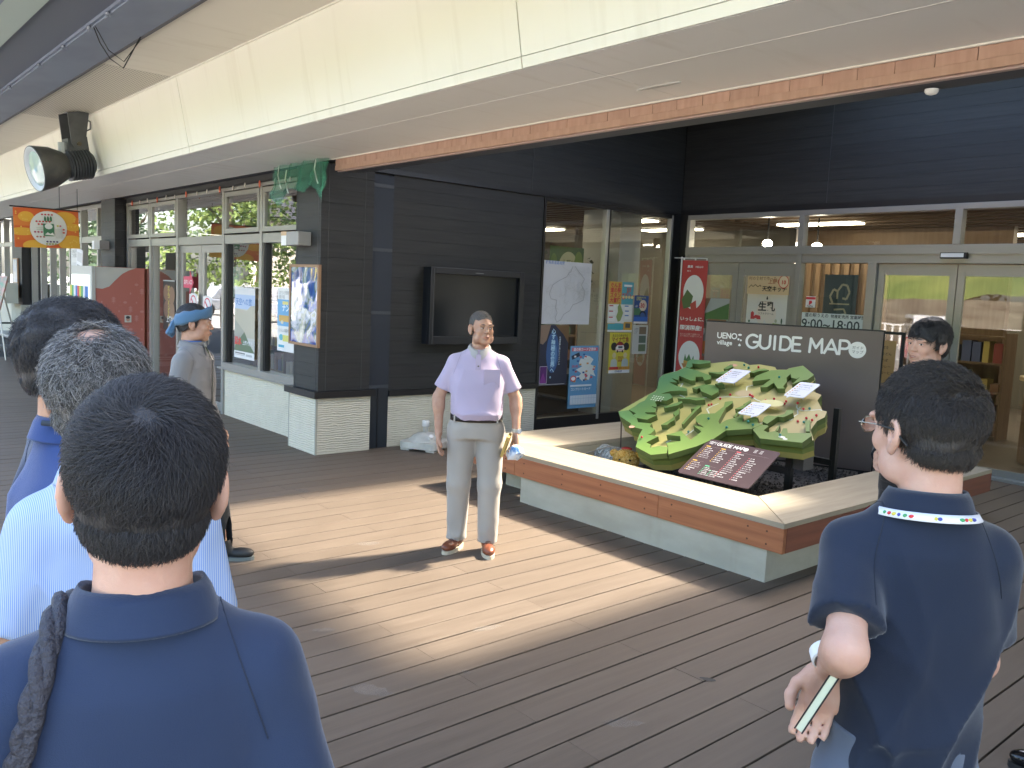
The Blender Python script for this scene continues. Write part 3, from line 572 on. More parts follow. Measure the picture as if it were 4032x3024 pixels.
MAP_OUTLINE = [[-0.914,0.301],[-0.872,0.691],[-0.861,0.764],[-0.875,0.822],[-1.019,1.04],[-1.033,1.127],[-0.945,1.242],[-0.926,1.348],[-0.993,1.461],[-0.982,1.524],[-0.761,1.533],[-0.721,1.483],[-0.526,1.588],[-0.416,1.589],[-0.315,1.54],[-0.228,1.577],[-0.049,1.556],[-0.0,1.506],[0.093,1.529],[0.092,1.56],[0.186,1.646],[0.378,1.495],[0.447,1.402],[0.479,1.267],[0.574,1.167],[0.654,1.135],[0.674,1.033],[0.806,0.877],[0.848,0.871],[0.883,0.775],[0.86,0.692],[0.891,0.544],[0.996,0.405],[0.948,0.318],[0.607,0.274],[0.457,0.391],[0.273,0.295],[0.264,0.136],[0.21,-0.018],[0.074,-0.214],[-0.064,-0.268],[-0.281,-0.203],[-0.4,-0.016],[-0.438,0.076],[-0.593,0.09],[-0.62,0.135],[-0.811,0.212]]
MAP_RIDGES = [[[-0.936,0.949],[-0.949,1.035],[-0.863,1.148],[-0.838,1.246],[-0.659,1.2],[-0.463,1.139],[-0.422,1.071],[-0.458,1.03],[-0.529,1.097],[-0.598,1.079],[-0.554,1.004],[-0.593,0.994],[-0.776,1.056],[-0.72,0.967],[-0.818,0.989],[-0.695,0.919],[-0.788,0.909],[-0.652,0.853],[-0.514,0.83],[-0.48,0.78],[-0.553,0.774],[-0.639,0.733],[-0.691,0.658],[-0.758,0.661],[-0.793,0.735]],[[-0.91,1.364],[-0.899,1.426],[-0.681,1.435],[-0.662,1.397],[-0.748,1.343],[-0.831,1.34],[-0.78,1.277],[-0.783,1.238],[-0.843,1.253]],[[-0.785,0.6],[-0.774,0.671],[-0.691,0.658],[-0.606,0.69],[-0.521,0.626],[-0.534,0.549],[-0.617,0.545],[-0.622,0.492],[-0.574,0.456],[-0.54,0.409],[-0.604,0.411],[-0.525,0.386],[-0.481,0.322],[-0.579,0.29],[-0.532,0.27],[-0.43,0.282],[-0.456,0.177],[-0.566,0.175],[-0.648,0.197],[-0.643,0.248],[-0.76,0.282],[-0.751,0.357],[-0.759,0.435],[-0.742,0.492]],[[-0.525,0.025],[-0.552,0.07],[-0.74,0.145],[-0.832,0.222],[-0.763,0.281],[-0.696,0.245],[-0.572,0.173],[-0.506,0.113],[-0.364,0.134],[-0.353,0.084],[-0.265,0.049],[-0.25,-0.024],[-0.271,-0.044],[-0.156,-0.042],[-0.185,-0.166],[-0.123,-0.18],[-0.096,-0.232],[-0.043,-0.175],[0.045,-0.167],[0.099,-0.254],[-0.006,-0.324],[-0.22,-0.26],[-0.334,-0.08],[-0.376,0.016]],[[-0.476,0.436],[-0.44,0.498],[-0.392,0.592],[-0.363,0.565],[-0.371,0.505],[-0.445,0.425]],[[-0.468,0.627],[-0.367,0.679],[-0.221,0.702],[-0.199,0.672],[-0.269,0.637],[-0.34,0.644],[-0.437,0.622]],[[-0.473,0.857],[-0.434,0.914],[-0.402,0.953],[-0.299,0.967],[-0.21,0.902],[-0.182,0.851],[-0.195,0.767],[-0.343,0.819],[-0.411,0.882],[-0.412,0.837]],[[-0.541,1.206],[-0.442,1.223],[-0.374,1.288],[-0.334,1.219],[-0.418,1.19],[-0.522,1.195]],[[-0.438,1.304],[-0.434,1.411],[-0.408,1.417],[-0.378,1.367],[-0.394,1.307]],[[-0.214,0.484],[-0.176,0.58],[-0.148,0.547],[-0.145,0.479],[-0.087,0.209],[-0.113,0.22],[-0.175,0.49]],[[-0.271,0.139],[-0.257,0.224],[-0.258,0.325],[-0.309,0.357],[-0.321,0.45],[-0.325,0.47],[-0.25,0.362],[-0.245,0.302],[-0.213,0.252],[-0.223,0.209],[-0.219,0.157]],[[-0.105,0.002],[-0.024,0.107],[0.001,0.084],[0.15,-0.005],[0.141,0.153],[0.009,0.222],[0.119,0.222],[-0.002,0.284],[-0.068,0.354],[-0.056,0.425],[0.049,0.473],[0.045,0.608],[0.001,0.691],[0.055,0.729],[0.079,0.687],[0.077,0.591],[0.167,0.354],[0.207,0.316],[0.217,0.397],[0.278,0.482],[0.294,0.527],[0.366,0.409],[0.381,0.503],[0.441,0.523],[0.487,0.437],[0.542,0.418],[0.503,0.33],[0.322,0.236],[0.314,0.079],[0.26,-0.074],[0.127,-0.267],[0.045,-0.167],[-0.013,-0.115],[0.078,-0.044],[0.023,0.023]],[[-0.317,0.992],[-0.267,1.036],[-0.222,1.003],[-0.268,0.975]],[[-0.008,1.13],[0.115,1.215],[0.128,1.204],[0.128,1.042],[0.186,1.059],[0.193,1.155],[0.291,1.06],[0.35,1.076],[0.314,1.109],[0.293,1.204],[0.244,1.279],[0.236,1.36],[0.284,1.29],[0.345,1.277],[0.351,1.323],[0.365,1.166],[0.416,1.267],[0.442,1.288],[0.447,1.392],[0.25,1.546],[0.158,1.461],[0.16,1.431],[0.02,1.388],[-0.022,1.3],[-0.043,1.234]],[[-0.149,1.298],[-0.12,1.353],[-0.061,1.407],[0.002,1.384],[-0.068,1.35],[-0.104,1.295]],[[0.162,0.604],[0.197,0.697],[0.179,0.705],[0.195,0.792],[0.215,0.757],[0.216,0.689],[0.229,0.639],[0.197,0.602]],[[0.237,0.469],[0.219,0.569],[0.236,0.548],[0.259,0.47]],[[0.573,0.442],[0.584,0.584],[0.631,0.587],[0.665,0.681],[0.634,0.729],[0.59,0.715],[0.609,0.643],[0.56,0.582],[0.498,0.581],[0.487,0.539],[0.512,0.471]],[[0.606,0.342],[0.605,0.416],[0.58,0.432],[0.509,0.407],[0.519,0.324],[0.653,0.215],[0.987,0.262],[0.997,0.386],[0.972,0.424],[0.806,0.365],[0.76,0.432],[0.73,0.422],[0.759,0.336],[0.696,0.362],[0.654,0.323]],[[0.695,0.368],[0.669,0.468],[0.684,0.455],[0.716,0.369]],[[0.823,0.589],[0.854,0.611],[0.949,0.439],[0.923,0.43]]]
MAP_RED = [[-0.091,0.897],[0.082,0.944],[0.112,0.928],[0.128,0.918],[0.276,0.885],[0.329,0.933],[0.452,0.92],[0.462,0.876],[0.561,0.919],[0.662,0.835],[0.818,0.764],[0.768,0.697],[0.827,0.681],[0.735,0.625],[-0.185,1.495],[0.281,1.541],[-0.711,0.899],[-0.869,1.293],[-0.13,0.798],[-0.153,0.658],[-0.137,0.675],[-0.269,-0.119]]
MAP_TEAL = [[0.189,1.255],[0.704,0.856],[0.786,0.628],[0.416,0.419],[0.487,0.378],[0.78,0.301],[-0.349,1.507],[-0.271,1.46],[0.068,0.357],[-0.011,0.17],[0.308,0.272]]
MAP_CARDS = [[[-0.282,1.236],[-0.097,1.236],[-0.04,0.957],[-0.238,0.969]],[[0.474,1.143],[0.64,1.147],[0.687,0.866],[0.51,0.869]],[[0.299,0.683],[0.461,0.687],[0.502,0.448],[0.327,0.467]]]
# ------------------------------------------------------------------ bench round the planter
be = empty('planter_bench'); tag(be, 'low timber bench with red brown apron around the gravel planter', 'bench')
ZB, ZT = .223, .419; XL, XR, YF = -6.09, -2.742, 4.657; IXL, IXR, IYF = -5.38, -3.262, 5.165; YR = 7.965; YBK = 8.9
def topboard(name, poly, m):
    o = MB().prism(poly, ZT - .034, ZT).obj(name, m, be); md = o.modifiers.new('b', 'BEVEL'); md.width = .004; md.segments = 2; md.limit_method = 'ANGLE'; return o
g = .0015
fr = [(XL, YF), (XR, YF), (IXR, IYF), (IXL, IYF)]
def lerp(a, b, t): return (a[0] + (b[0] - a[0]) * t, a[1] + (b[1] - a[1]) * t)
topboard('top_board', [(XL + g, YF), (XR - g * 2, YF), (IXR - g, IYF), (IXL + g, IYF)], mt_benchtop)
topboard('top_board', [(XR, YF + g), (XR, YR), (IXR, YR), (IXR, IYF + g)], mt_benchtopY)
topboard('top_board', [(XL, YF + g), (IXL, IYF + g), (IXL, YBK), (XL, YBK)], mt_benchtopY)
xs = [XL, -5.29, -4.72, -3.93, -3.42, XR]
def apron(name, a, b, m):
    return bx(name, a, b, m, be, .003)
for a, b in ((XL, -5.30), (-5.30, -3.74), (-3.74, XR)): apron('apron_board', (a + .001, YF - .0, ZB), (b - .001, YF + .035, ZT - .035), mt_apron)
for a, b in ((YF + .036, 6.4), (6.4, YR)): apron('apron_board', (XR - .035, a + .001, ZB), (XR, b - .001, ZT - .035), mt_apronY_shade)
apron('apron_board', (XL, YF + .036, ZB), (XL + .035, YBK, ZT - .035), mt_apronY_shade); apron('apron_board', (IXR, YR - .034, ZB), (XR - .036, YR, ZT - .035), mt_apronY_shade)
pl = MB().cyl((0, 0, 0), (0, -.0015, 0), .007, n=10).mesh('plug', mat('timber plug', (.09, .03, .015), .6))
for x in (-5.95, -5.42, -5.18, -4.72, -4.3, -3.86, -3.62, -3.0, -2.86):
    for z in (.262, .345): inst('screw_plug', pl, (x, YF - .0005, z), be)
bx('base_wall', (-5.246, 4.69, -.02), (-2.87, 5.14, ZB), mt_conc, be); bx('base_wall', (-3.24, 5.14, -.02), (-2.87, 7.9, ZB), mt_conc, be)
bx('base_wall', (-5.8, 5.0, -.02), (-5.40, 8.9, ZB + .16), mt_conc, be); bx('inner_wall', (-5.40, 5.165, .0), (-5.382, 8.9, ZT - .036), mat('planter inner', (.36, .33, .24), .8), be); bx('base_wall', (-5.40, 8.7, -.02), (-3.25, 8.9, .22), mt_conc, be)
bx('inner_wall', (-3.262, 5.166, .0), (-3.244, 8.0, ZT - .036), mt_conc, be)
bed = bx('gravel_bed', (-5.38, 5.14, -.02), (-3.24, 8.7, .12), mt_gravel); tag(bed, kind='structure')
gr = MB()
for i in range(5200):
    x, y = rng.uniform(-5.36, -3.27), rng.uniform(5.17, 8.68); s = rng.uniform(.008, .022); a = rng.uniform(0, 6.3)
    vs = [(x + s * math.cos(a + q * 1.57) * rng.uniform(.6, 1.2), y + s * math.sin(a + q * 1.57) * rng.uniform(.6, 1.2), .119) for q in range(4)] + [(x + rng.uniform(-.4, .4) * s, y, .12 + s * rng.uniform(.5, 1.1))]
    gr.add(vs, [(0, 1, 4), (1, 2, 4), (2, 3, 4), (3, 0, 4)], i % 3)
tag(gr.obj('gravel', [mt_gravel, mat('gravel lighter', (.07, .065, .058), .8), mat('gravel wet', (.02, .019, .018), .4)]), 'dark loose gravel filling the planter', 'gravel', kind='stuff')

# ------------------------------------------------------------------ relief map on its trolley
TL_ = R(22); MM = Matrix.Translation((-4.3, 5.55, .60)) @ Matrix.Rotation(TL_, 4, 'X')
mp_ = empty('relief_map'); mp_.matrix_world = MM; tag(mp_, 'tilted green and yellow layered relief map of the village valley in the planter', 'relief map')
def green(name, c1, c2, c3):
    m = mat(name, c1, .45); N = m.node_tree.nodes; L = m.node_tree.links; tc = N.new('ShaderNodeTexCoord'); n = N.new('ShaderNodeTexNoise'); n.inputs['Scale'].default_value = 2.2; n.inputs['Detail'].default_value = 3
    sx = N.new('ShaderNodeSeparateXYZ'); L.new(tc.outputs['Object'], sx.inputs[0]); L.new(tc.outputs['Object'], n.inputs[0])
    # colour runs from dark green at the western edge to lime and yellow in the east, as printed on the map
    r = N.new('ShaderNodeMapRange'); r.inputs['From Min'].default_value = -1.0; r.inputs['From Max'].default_value = .75; L.new(sx.outputs[0], r.inputs[0])
    a = N.new('ShaderNodeMath'); a.operation = 'MULTIPLY_ADD'; L.new(n.outputs['Fac'], a.inputs[0]); a.inputs[1].default_value = .55; a.inputs[2].default_value = -.27; s = N.new('ShaderNodeMath'); s.operation = 'ADD'; s.use_clamp = True; L.new(a.outputs[0], s.inputs[0]); L.new(r.outputs[0], s.inputs[1])
    cr = N.new('ShaderNodeValToRGB'); e = cr.color_ramp.elements; e[0].color = (*c1, 1); e[1].color = (*c3, 1); q = e.new(.5); q.color = (*c2, 1); L.new(s.outputs[0], cr.inputs[0]); L.new(cr.outputs[0], N['Principled BSDF'].inputs['Base Color']); return m
g_low = green('map lowland', (.25, .31, .11), (.38, .355, .125), (.42, .355, .165)); g_hi = green('map ridge', (.050, .155, .075), (.135, .235, .055), (.16, .235, .062)); g_side = mat('map layer edge', (.13, .165, .035), .6); g_side2 = mat('map layer edge dark', (.075, .11, .025), .6); g_base = mat('map base edge', (.27, .23, .06), .6)
def two(nm, poly, z0, z1, top, side, par):
    mb = MB(); mb.prism(poly, z0, z1, 1)
    for i, f in enumerate(mb.f):
        if len(f) == 3 and all(mb.v[k][2] > z1 - 1e-6 for k in f): mb.m[i] = 0
    return mb.obj(nm, [top, side], par)
def shrink(poly, d):
    cx = sum(p[0] for p in poly) / len(poly); cy = sum(p[1] for p in poly) / len(poly); return [(cx + (x - cx) * d, cy + (y - cy) * d) for x, y in poly]
two('base_layer', shrink(MAP_OUTLINE, .985), -.145, -.092, g_low, g_base, mp_); two('lower_layer', shrink(MAP_OUTLINE, .993), -.091, -.047, g_low, g_side, mp_); two('valley_layer', MAP_OUTLINE, -.046, .0, g_low, g_side2, mp_)
for i, poly in enumerate(MAP_RIDGES):
    two('ridge', poly, .001, .047 + .001 * (i % 3), g_hi, g_side2, mp_)
pr_ = mat('map river', (.62, .68, .6), .5); rv = MB()
for pts in ([(-.85, .83), (-.7, 1.0), (-.6, .78), (-.4, .7), (-.3, .78), (-.1, .86), (.1, .93), (.28, .86), (.45, .87), (.56, .9), (.62, .83), (.68, .82), (.78, .88), (.84, .86)], [(.06, .93), (.0, 1.0), (-.05, 1.1), (.02, 1.2), (.13, 1.33), (.2, 1.44), (.24, 1.52)], [(.6, .88), (.65, .75), (.66, .65), (.55, .6), (.47, .55), (.46, .45), (.44, .36)], [(-.1, .72), (-.13, .6), (-.03, .5), (-.02, .38), (.0, .28), (.0, .1), (-.07, .0), (-.1, -.1)]):
    for k in range(3):
        q = []; 
        for (a, b), (c, d) in zip(pts, pts[1:]):
            for t in (0, .5): q.append((a + (c - a) * t + rng.uniform(-.008, .008), b + (d - b) * t + rng.uniform(-.008, .008)))
        if k == 0:
            for (a, b), (c, d) in zip(q, q[1:]):
                l = math.hypot(c - a, d - b) or 1; nx, ny = -(d - b) / l * .005, (c - a) / l * .005; rv.add([(a + nx, b + ny, .0022), (a - nx, b - ny, .0022), (c - nx, d - ny, .0022), (c + nx, d + ny, .0022)], [(0, 1, 2, 3)])
rv.obj('river_line', pr_, mp_)
dp = MB(); 
for i in range(5):
    for j in range(3): dp.cyl((-.72 + i * .028 + j * .012, .60 - j * .035, .0485), (-.72 + i * .028 + j * .012, .60 - j * .035, .0495), .007, n=8)
dp.obj('dot_print', mt_white, mp_)
pat = MB()
for (x, y, a, b, mi, z) in ((.0, .97, .09, .06, 0, .0024), (.51, .88, .06, .03, 0, .0024), (.4, .79, .11, .06, 1, .0485), (-.4, 1.4, .05, .03, 2, .0485), (.07, .28, .05, .03, 2, .0485), (-.5, .02, .03, .02, 2, .0485), (.8, .29, .03, .014, 3, .0485), (.84, .27, .02, .012, 3, .0485)):
    pat.add([(x + a * math.cos(t / 20 * 6.283), y + b * math.sin(t / 20 * 6.283), z) for t in range(20)], [tuple(range(20))], mi)
pat_o = pat.obj('patch_print', [mat('patch tan', (.42, .34, .2), .6), mat('patch pale', (.6, .58, .3), .6), mat('patch pink', (.55, .3, .22), .6), mt_white], mp_)
pat_o['kind'] = 'stuff'
pins = MB().ell((0, 0, .011), (.011, .011, .011), 6).mesh('pin', mat('pin red', (.5, .02, .03), .3), True); pint = MB().ell((0, 0, .011), (.011, .011, .011), 6).mesh('pin', mat('pin teal', (.02, .2, .17), .3), True)
def inpoly(x, y, P):
    c = False
    for (a, b), (d, e) in zip(P, P[1:] + P[:1]):
        if (b > y) != (e > y) and x < (d - a) * (y - b) / (e - b) + a: c = not c
    return c
for L_, me in ((MAP_RED, pins), (MAP_TEAL, pint)):
    for x, y in L_: inst('pin', me, (x, y, .048 if any(inpoly(x, y, P) for P in MAP_RIDGES) else .001), mp_)
for ci, c in enumerate(MAP_CARDS):
    q = empty('card_anchor'); q.parent = mp_; x0, y1 = c[0]; x1 = c[1][0]; y0 = (c[2][1] + c[3][1]) / 2; w = x1 - x0 + .02; h = y1 - y0; q.location = (x0 - .005, y1, .09)
    q.name = 'speech_card'; r_ = .018; P = []
    for (cx, cy, a0) in ((w - r_, -r_, 0), (r_, -r_, 90), (r_, -h + r_, 180), (w - r_, -h + r_, 270)):
        for k in range(5): t = R(a0 + k * 22.5); P.append((cx + r_ * math.cos(t), cy + r_ * math.sin(t)))
    cut = [w * .25, w * .25, w * .8][ci]; P2 = P[:15] + [(cut - .012, -h), (cut, -h - .03), (cut + .014, -h)] + P[15:]
    MB().prism(P2, 0, .006).obj('card', mat('card white', (.66, .70, .80), .4), q)
    tx = MB(); n_ = [6, 6, 5][ci]
    for k in range(n_):
        yy = -.055 - k * (h - .085) / (n_ - 1); tx.cyl((.022, yy, .0062), (.022, yy, .0068), .0085, n=12, mi=0)
        vs, fs = text_geo(['上野村の自然', '川和自然公園', 'まほーばの森', 'スカイブリッジ', '神流川', '不二洞'][(k + ci) % 6], .017, .01); tx.add([(a + .038, b + yy - .006, .0066) for a, b in vs], fs, 1)
    tx.obj('print', [mat('card orange', (.6, .28, .04), .5), mat('card text', (.06, .07, .12), .6)], q)
    MB().cyl((w * .5, -h * .5, -.088), (w * .5, -h * .5, 0), .006).obj('stem', mt_alus, q)
# trolley legs under the map
tr = empty('map_trolley', (0, 0, 0)); tag(tr, 'black steel trolley on casters carrying the relief map', 'trolley')
for x, y, zt in ((-3.62, 6.15, .62), (-4.75, 5.95, .58), (-3.62, 6.85, .9), (-4.75, 6.85, .9)):
    l = bx('leg', (x - .025, y - .025, .26), (x + .025, y + .025, zt), mt_blackm, tr); w = MB().cyl((x - .018, y, .185), (x + .018, y, .185), .065, n=20).obj('wheel', mat('caster rubber', (.02, .02, .02), .5), tr); MB().cyl((x - .022, y, .185), (x + .022, y, .185), .022, n=12).obj('hub', mt_alus, w)
bx('cross_beam', (-4.75, 6.12, .4), (-3.62, 6.17, .45), mt_blackm, tr); bx('cross_beam', (-4.75, 6.82, .4), (-3.62, 6.87, .45), mt_blackm, tr); bx('side_post', (-3.62, 6.15, .45), (-3.5, 6.3, .78), mat('grey box', (.07, .07, .075), .5), tr); bx('strut', (-4.2, 5.9, .12), (-4.15, 5.95, .56), mat('timber strut', (.14, .12, .08), .7), tr)
rod = empty('support_rod', (-5.18, 5.86, .12)); tag(rod, 'thin rusty rod propping the western tip of the relief map', 'rod'); MB().cyl((0, 0, 0), (.0, -.02, .52), .007, n=8).obj('rod', mat('rust rod', (.09, .06, .045), .6), rod)

# ------------------------------------------------------------------ guide sign and small info panel
def strokes(mb, strs, x, y, s, w, z, mi=0):
    for st in strs:
        pts = [Vector((x + a * s, y + b * s, z)) for a, b in st]
        for i, p in enumerate(pts):
            n = 14; mb.add([(p.x + w * math.cos(2 * math.pi * k / n), p.y + w * math.sin(2 * math.pi * k / n), z) for k in range(n)], [tuple(range(n))], mi)
            if i:
                q = pts[i - 1]; d = (p - q); 
                if d.length < 1e-6: continue
                d.normalize(); o = Vector((-d.y, d.x, 0)) * w; z2 = Vector((0, 0, .0003)); mb.add([q + o + z2, q - o + z2, p - o + z2, p + o + z2], [(0, 1, 2, 3)], mi)
def arc(cx, cy, rx, ry, a0, a1, n=14): return [(cx + rx * math.cos(R(a0 + (a1 - a0) * i / n)), cy + ry * math.sin(R(a0 + (a1 - a0) * i / n))) for i in range(n + 1)]
GL = {'G': (.84, [arc(.45, .5, .40, .42, 50, 360, 20) + [(.85, .46), (.52, .46)]]), 'U': (.72, [[(.08, .92), (.08, .4)] + arc(.4, .4, .32, .32, 180, 360) + [(.72, .4), (.72, .92)]]), 'I': (.12, [[(.08, .92), (.08, .08)]]),
      'D': (.66, [[(.08, .08), (.08, .92), (.36, .92)] + arc(.36, .5, .36, .42, 90, -90) + [(.08, .08)]]), 'E': (.52, [[(.56, .92), (.08, .92), (.08, .08), (.56, .08)], [(.08, .5), (.5, .5)]]),
      'M': (.78, [[(.06, .08), (.1, .92), (.43, .35), (.76, .92), (.8, .08)]]), 'A': (.78, [[(.05, .08), (.43, .92), (.81, .08)], [(.18, .34), (.68, .34)]]), 'P': (.6, [[(.08, .08), (.08, .92), (.38, .92)] + arc(.38, .67, .26, .25, 90, -90) + [(.08, .42)]]),
      'N': (.7, [[(.08, .08), (.08, .92), (.68, .08), (.68, .92)]]), 'O': (.86, [arc(.45, .5, .40, .42, 0, 360, 24)])}
def word(mb, s, x, y, size, w, z, xs=None, gap=.28, mi=0):
    for i, ch in enumerate(s):
        if ch == ' ': x += size * .5; continue
        mb.new(); adv, st = GL[ch]; X = xs[i] if xs else x; strokes(mb, st, X, y, size, w, z, mi); x = X + (adv + gap) * size
def guide(mb, k, x, y, z):
    """title line; k = metres per unit, unit 1 = the big sign"""
    word(mb, 'UENO', x + .122 * k, y - .165 * k, .062 * k, .0056 * k, z, gap=.16)
    mb.new('word'); vs, fs = text_geo('village', .066 * k, .022); mb.add([(x + .124 * k + a, y - .228 * k + b, z) for a, b in vs], fs)
    word(mb, 'GUIDE MAP', x, y - .253 * k, .158 * k, .0125 * k, z, xs=[x + q * k for q in (.422, .552, .700, .757, .877, 0, 1.046, 1.188, 1.322)])
    for (cx, cy, a, b) in ((.358, -.117, .02, .011), (.345, -.163, .011, .012), (.37, -.172, .011, .01), (.36, -.226, .014, .008)):
        mb.new('icon'); n = 12; mb.add([(x + cx * k + a * k * math.cos(6.283 * q / n), y + cy * k + b * k * math.sin(6.283 * q / n), z) for q in range(n)], [tuple(range(n))])
    mb.add([(x + .345 * k, y - .222 * k, z), (x + .375 * k, y - .222 * k, z), (x + .36 * k, y - .205 * k, z)], [(0, 1, 2)])
    mb.new('round_badge'); n = 40; mb.add([(x + 1.498 * k + .080 * k * math.cos(6.283 * q / n), y - .190 * k + .080 * k * math.sin(6.283 * q / n), z) for q in range(n)], [tuple(range(n))])
    for i, t in enumerate(('ガイド', 'マップ')):
        vs, fs = text_geo(t, .036 * k, .0); mb.add([(x + 1.447 * k + a, y + (-.182 - i * .04) * k + b, z + .0004) for a, b in vs], fs, 1)
sgM = Matrix.Translation((-5.428, 7.364, 1.548)) @ Matrix.Rotation(R(20.48), 4, 'Z') @ Matrix(((1, 0, 0, 0), (0, 0, -1, 0), (0, 1, 0, 0), (0, 0, 0, 1)))
sg = empty('guide_map_sign'); sg.matrix_world = sgM; tag(sg, 'large dark brown GUIDE MAP sign board standing behind the relief map', 'sign')
mt_sign = mat('sign brown', (.155, .118, .108), .4, rough2=.48, col2=(.145, .11, .10), ns=(2, 2, 2))
MB().box((0, -1.36, -.03), (1.717, 0, 0)).obj('board', mt_sign, sg); MB().box((-.012, -1.38, -.042), (1.73, .014, -.031)).obj('frame', mt_blackm, sg)
for x in (.1, 1.6): MB().box((x, -1.44, -.09), (x + .05, -.1, -.043)).obj('leg', mt_blackm, sg)
SW = [mat('sign white', (.86, .86, .84), .45), mat('sign grey text', (.12, .11, .11), .5)]
class Letters:       # every letter its own part
    def __init__(s, par): s.par = par; s.n = 0
    def new(s, name='letter'): s.flush(); s.cur = MB(); s.name = name
    def flush(s):
        if getattr(s, 'cur', None) is not None and s.cur.f: s.cur.obj(s.name, SW, s.par)
        s.cur = None
    def add(s, *a): s.cur.add(*a)
lt = Letters(sg); guide(lt, 1.0, 0, 0, .0012); lt.flush()
ipM = Matrix.Translation((-4.012, 5.594, .672)) @ Matrix.Rotation(R(30), 4, 'X')
ip = empty('information_board'); ip.matrix_world = ipM; tag(ip, 'small tilted dark information panel listing sights in front of the relief map', 'information panel')
w, h, r_ = .640, .456, .022; P = []
for (cx, cy, a0) in ((w - r_, -r_, 0), (r_, -r_, 90), (r_, -h + r_, 180), (w - r_, -h + r_, 270)):
    for k in range(6): t = R(a0 + k * 18); P.append((cx + r_ * math.cos(t), cy + r_ * math.sin(t)))
MB().prism(P, -.008, 0).obj('board', mat('panel brown', (.105, .075, .08), .18), ip)
for x in (.18, .46): MB().box((x, -.3, -.40), (x + .03, -.27, -.009)).obj('leg', mt_blackm, ip)
lt = Letters(ip); guide(lt, .245, .0, .0, .0008); lt.flush()
tx = MB(); C4 = [mt_white, mat('dot yellow', (.75, .45, .05), .5), mat('dot red', (.6, .1, .12), .5), mat('dot green', (.08, .5, .25), .5), mat('thin line', (.3, .25, .25), .5)]
words = ['まほーばの森', '川の駅上野', 'スカイブリッジ', '上野村役場', '不二洞', '黒澤家住宅', 'しおじの湯', '天空回廊', '道の駅', 'きのこセンター']
def lst(x, y, n, mi, dy=.0235, head=True, wid=.13):
    if head: tx.add([(x, y, .0008), (x, y - .011, .0008), (x + .04, y - .011, .0008), (x + .04, y, .0008)], [(0, 1, 2, 3)], mi); tx.add([(x + .044, y - .005, .0008), (x + .044, y - .006, .0008), (x + wid, y - .006, .0008), (x + wid, y - .005, .0008)], [(0, 1, 2, 3)], 4)
    for k in range(n):
        yy = y - .028 - k * dy; tx.cyl((x + .006, yy, .0005), (x + .006, yy, .001), .0046, n=8, mi=mi); vs, fs = text_geo(words[(k * 3 + mi + n) % 10], .0125, .012); tx.add([(a + x + .016, b + yy - .004, .0009) for a, b in vs], fs, 0)
lst(.03, -.085, 6, 1); lst(.17, -.085, 7, 1); lst(.03, -.275, 5, 1, wid=.10); lst(.17, -.31, 5, 3, .020, wid=.10); lst(.245, -.33, 4, 3, .020, False); lst(.31, -.085, 13, 2, .024, wid=.28); lst(.445, -.11, 12, 2, .024, False)
for k in range(3):
    for j in range(2): tx.cyl((.44 + j * .05, -.03 - k * .014, .0005), (.44 + j * .05, -.03 - k * .014, .001), .003, n=6); vs, fs = text_geo('施設', .009, .01); tx.add([(a + .446 + j * .05, b - .033 - k * .014, .0009) for a, b in vs], fs, 0)
tx.obj('print', C4, ip)

# ------------------------------------------------------------------ glitter ornaments in the planter
def glitter(name, c1, c2, sc=60):
    m = mat(name, c1, .15, spec=.8); N = m.node_tree.nodes; L = m.node_tree.links; v = N.new('ShaderNodeTexVoronoi'); v.inputs['Scale'].default_value = sc; tc = N.new('ShaderNodeTexCoord'); L.new(tc.outputs['Object'], v.inputs[0])
    mx = N.new('ShaderNodeMix'); mx.data_type = 'RGBA'; mx.inputs['A'].default_value = (*c1, 1); mx.inputs['B'].default_value = (*c2, 1); sp = N.new('ShaderNodeSeparateColor'); L.new(v.outputs['Color'], sp.inputs[0]); L.new(sp.outputs[0], mx.inputs['Factor']); L.new(mx.outputs['Result'], N['Principled BSDF'].inputs['Base Color'])
    bp = N.new('ShaderNodeBump'); bp.inputs['Strength'].default_value = 1; bp.inputs['Distance'].default_value = .02; L.new(v.outputs['Distance'], bp.inputs['Height']); L.new(bp.outputs[0], N['Principled BSDF'].inputs['Normal']); return m
mg = glitter('tinsel ball', (.22, .24, .22), (.62, .66, .64), 55)
for i, (x, y, z, r_) in enumerate(((-5.24, 5.72, .29, .115), (-5.03, 5.62, .30, .135))):
    o = empty('tinsel_ball', (x, y, z)); tag(o, ['silver glitter ball farther back in the planter corner', 'larger silver glitter ball next to the yellow bear ornament'][i], 'ornament', 'silver glitter balls in the planter'); b = MB().ell((0, 0, 0), (r_, r_, r_ * .97), 18).obj('ball', mg, o, True)
    hp = MB().tube([(r_ * .96 * math.cos(t) , -.06 * i, r_ * 1.02 * math.sin(t)) for t in [q / 14 * math.pi for q in range(15)]], .006).obj('wire_hoop', mat('hoop wire', (.35, .33, .28), .4), o)
mb_ = glitter('gold tinsel', (.62, .30, .03), (.9, .58, .15), 90)
o = empty('bear_ornament', (-4.80, 5.50, .36)); o.rotation_euler = (0, 0, R(35)); tag(o, 'golden glitter bear head ornament peeking over the bench', 'ornament')
MB().ell((0, 0, 0), (.118, .10, .10), 16).obj('head', mb_, o, True)
for sx in (-1, 1):
    MB().ell((sx * .105, 0, .055), (.038, .022, .036), 10).obj('ear', mb_, o, True); MB().ell((sx * .045, -.094, .02), (.008, .006, .009), 6).obj('eye', mt_black, o, True)
MB().ell((0, -.095, -.02), (.04, .025, .03), 8).obj('muzzle', mb_, o, True); MB().ell((.0, .02, .1), (.05, .03, .016), 8).obj('ribbon', mat('red ribbon', (.4, .03, .02), .5), o, True)
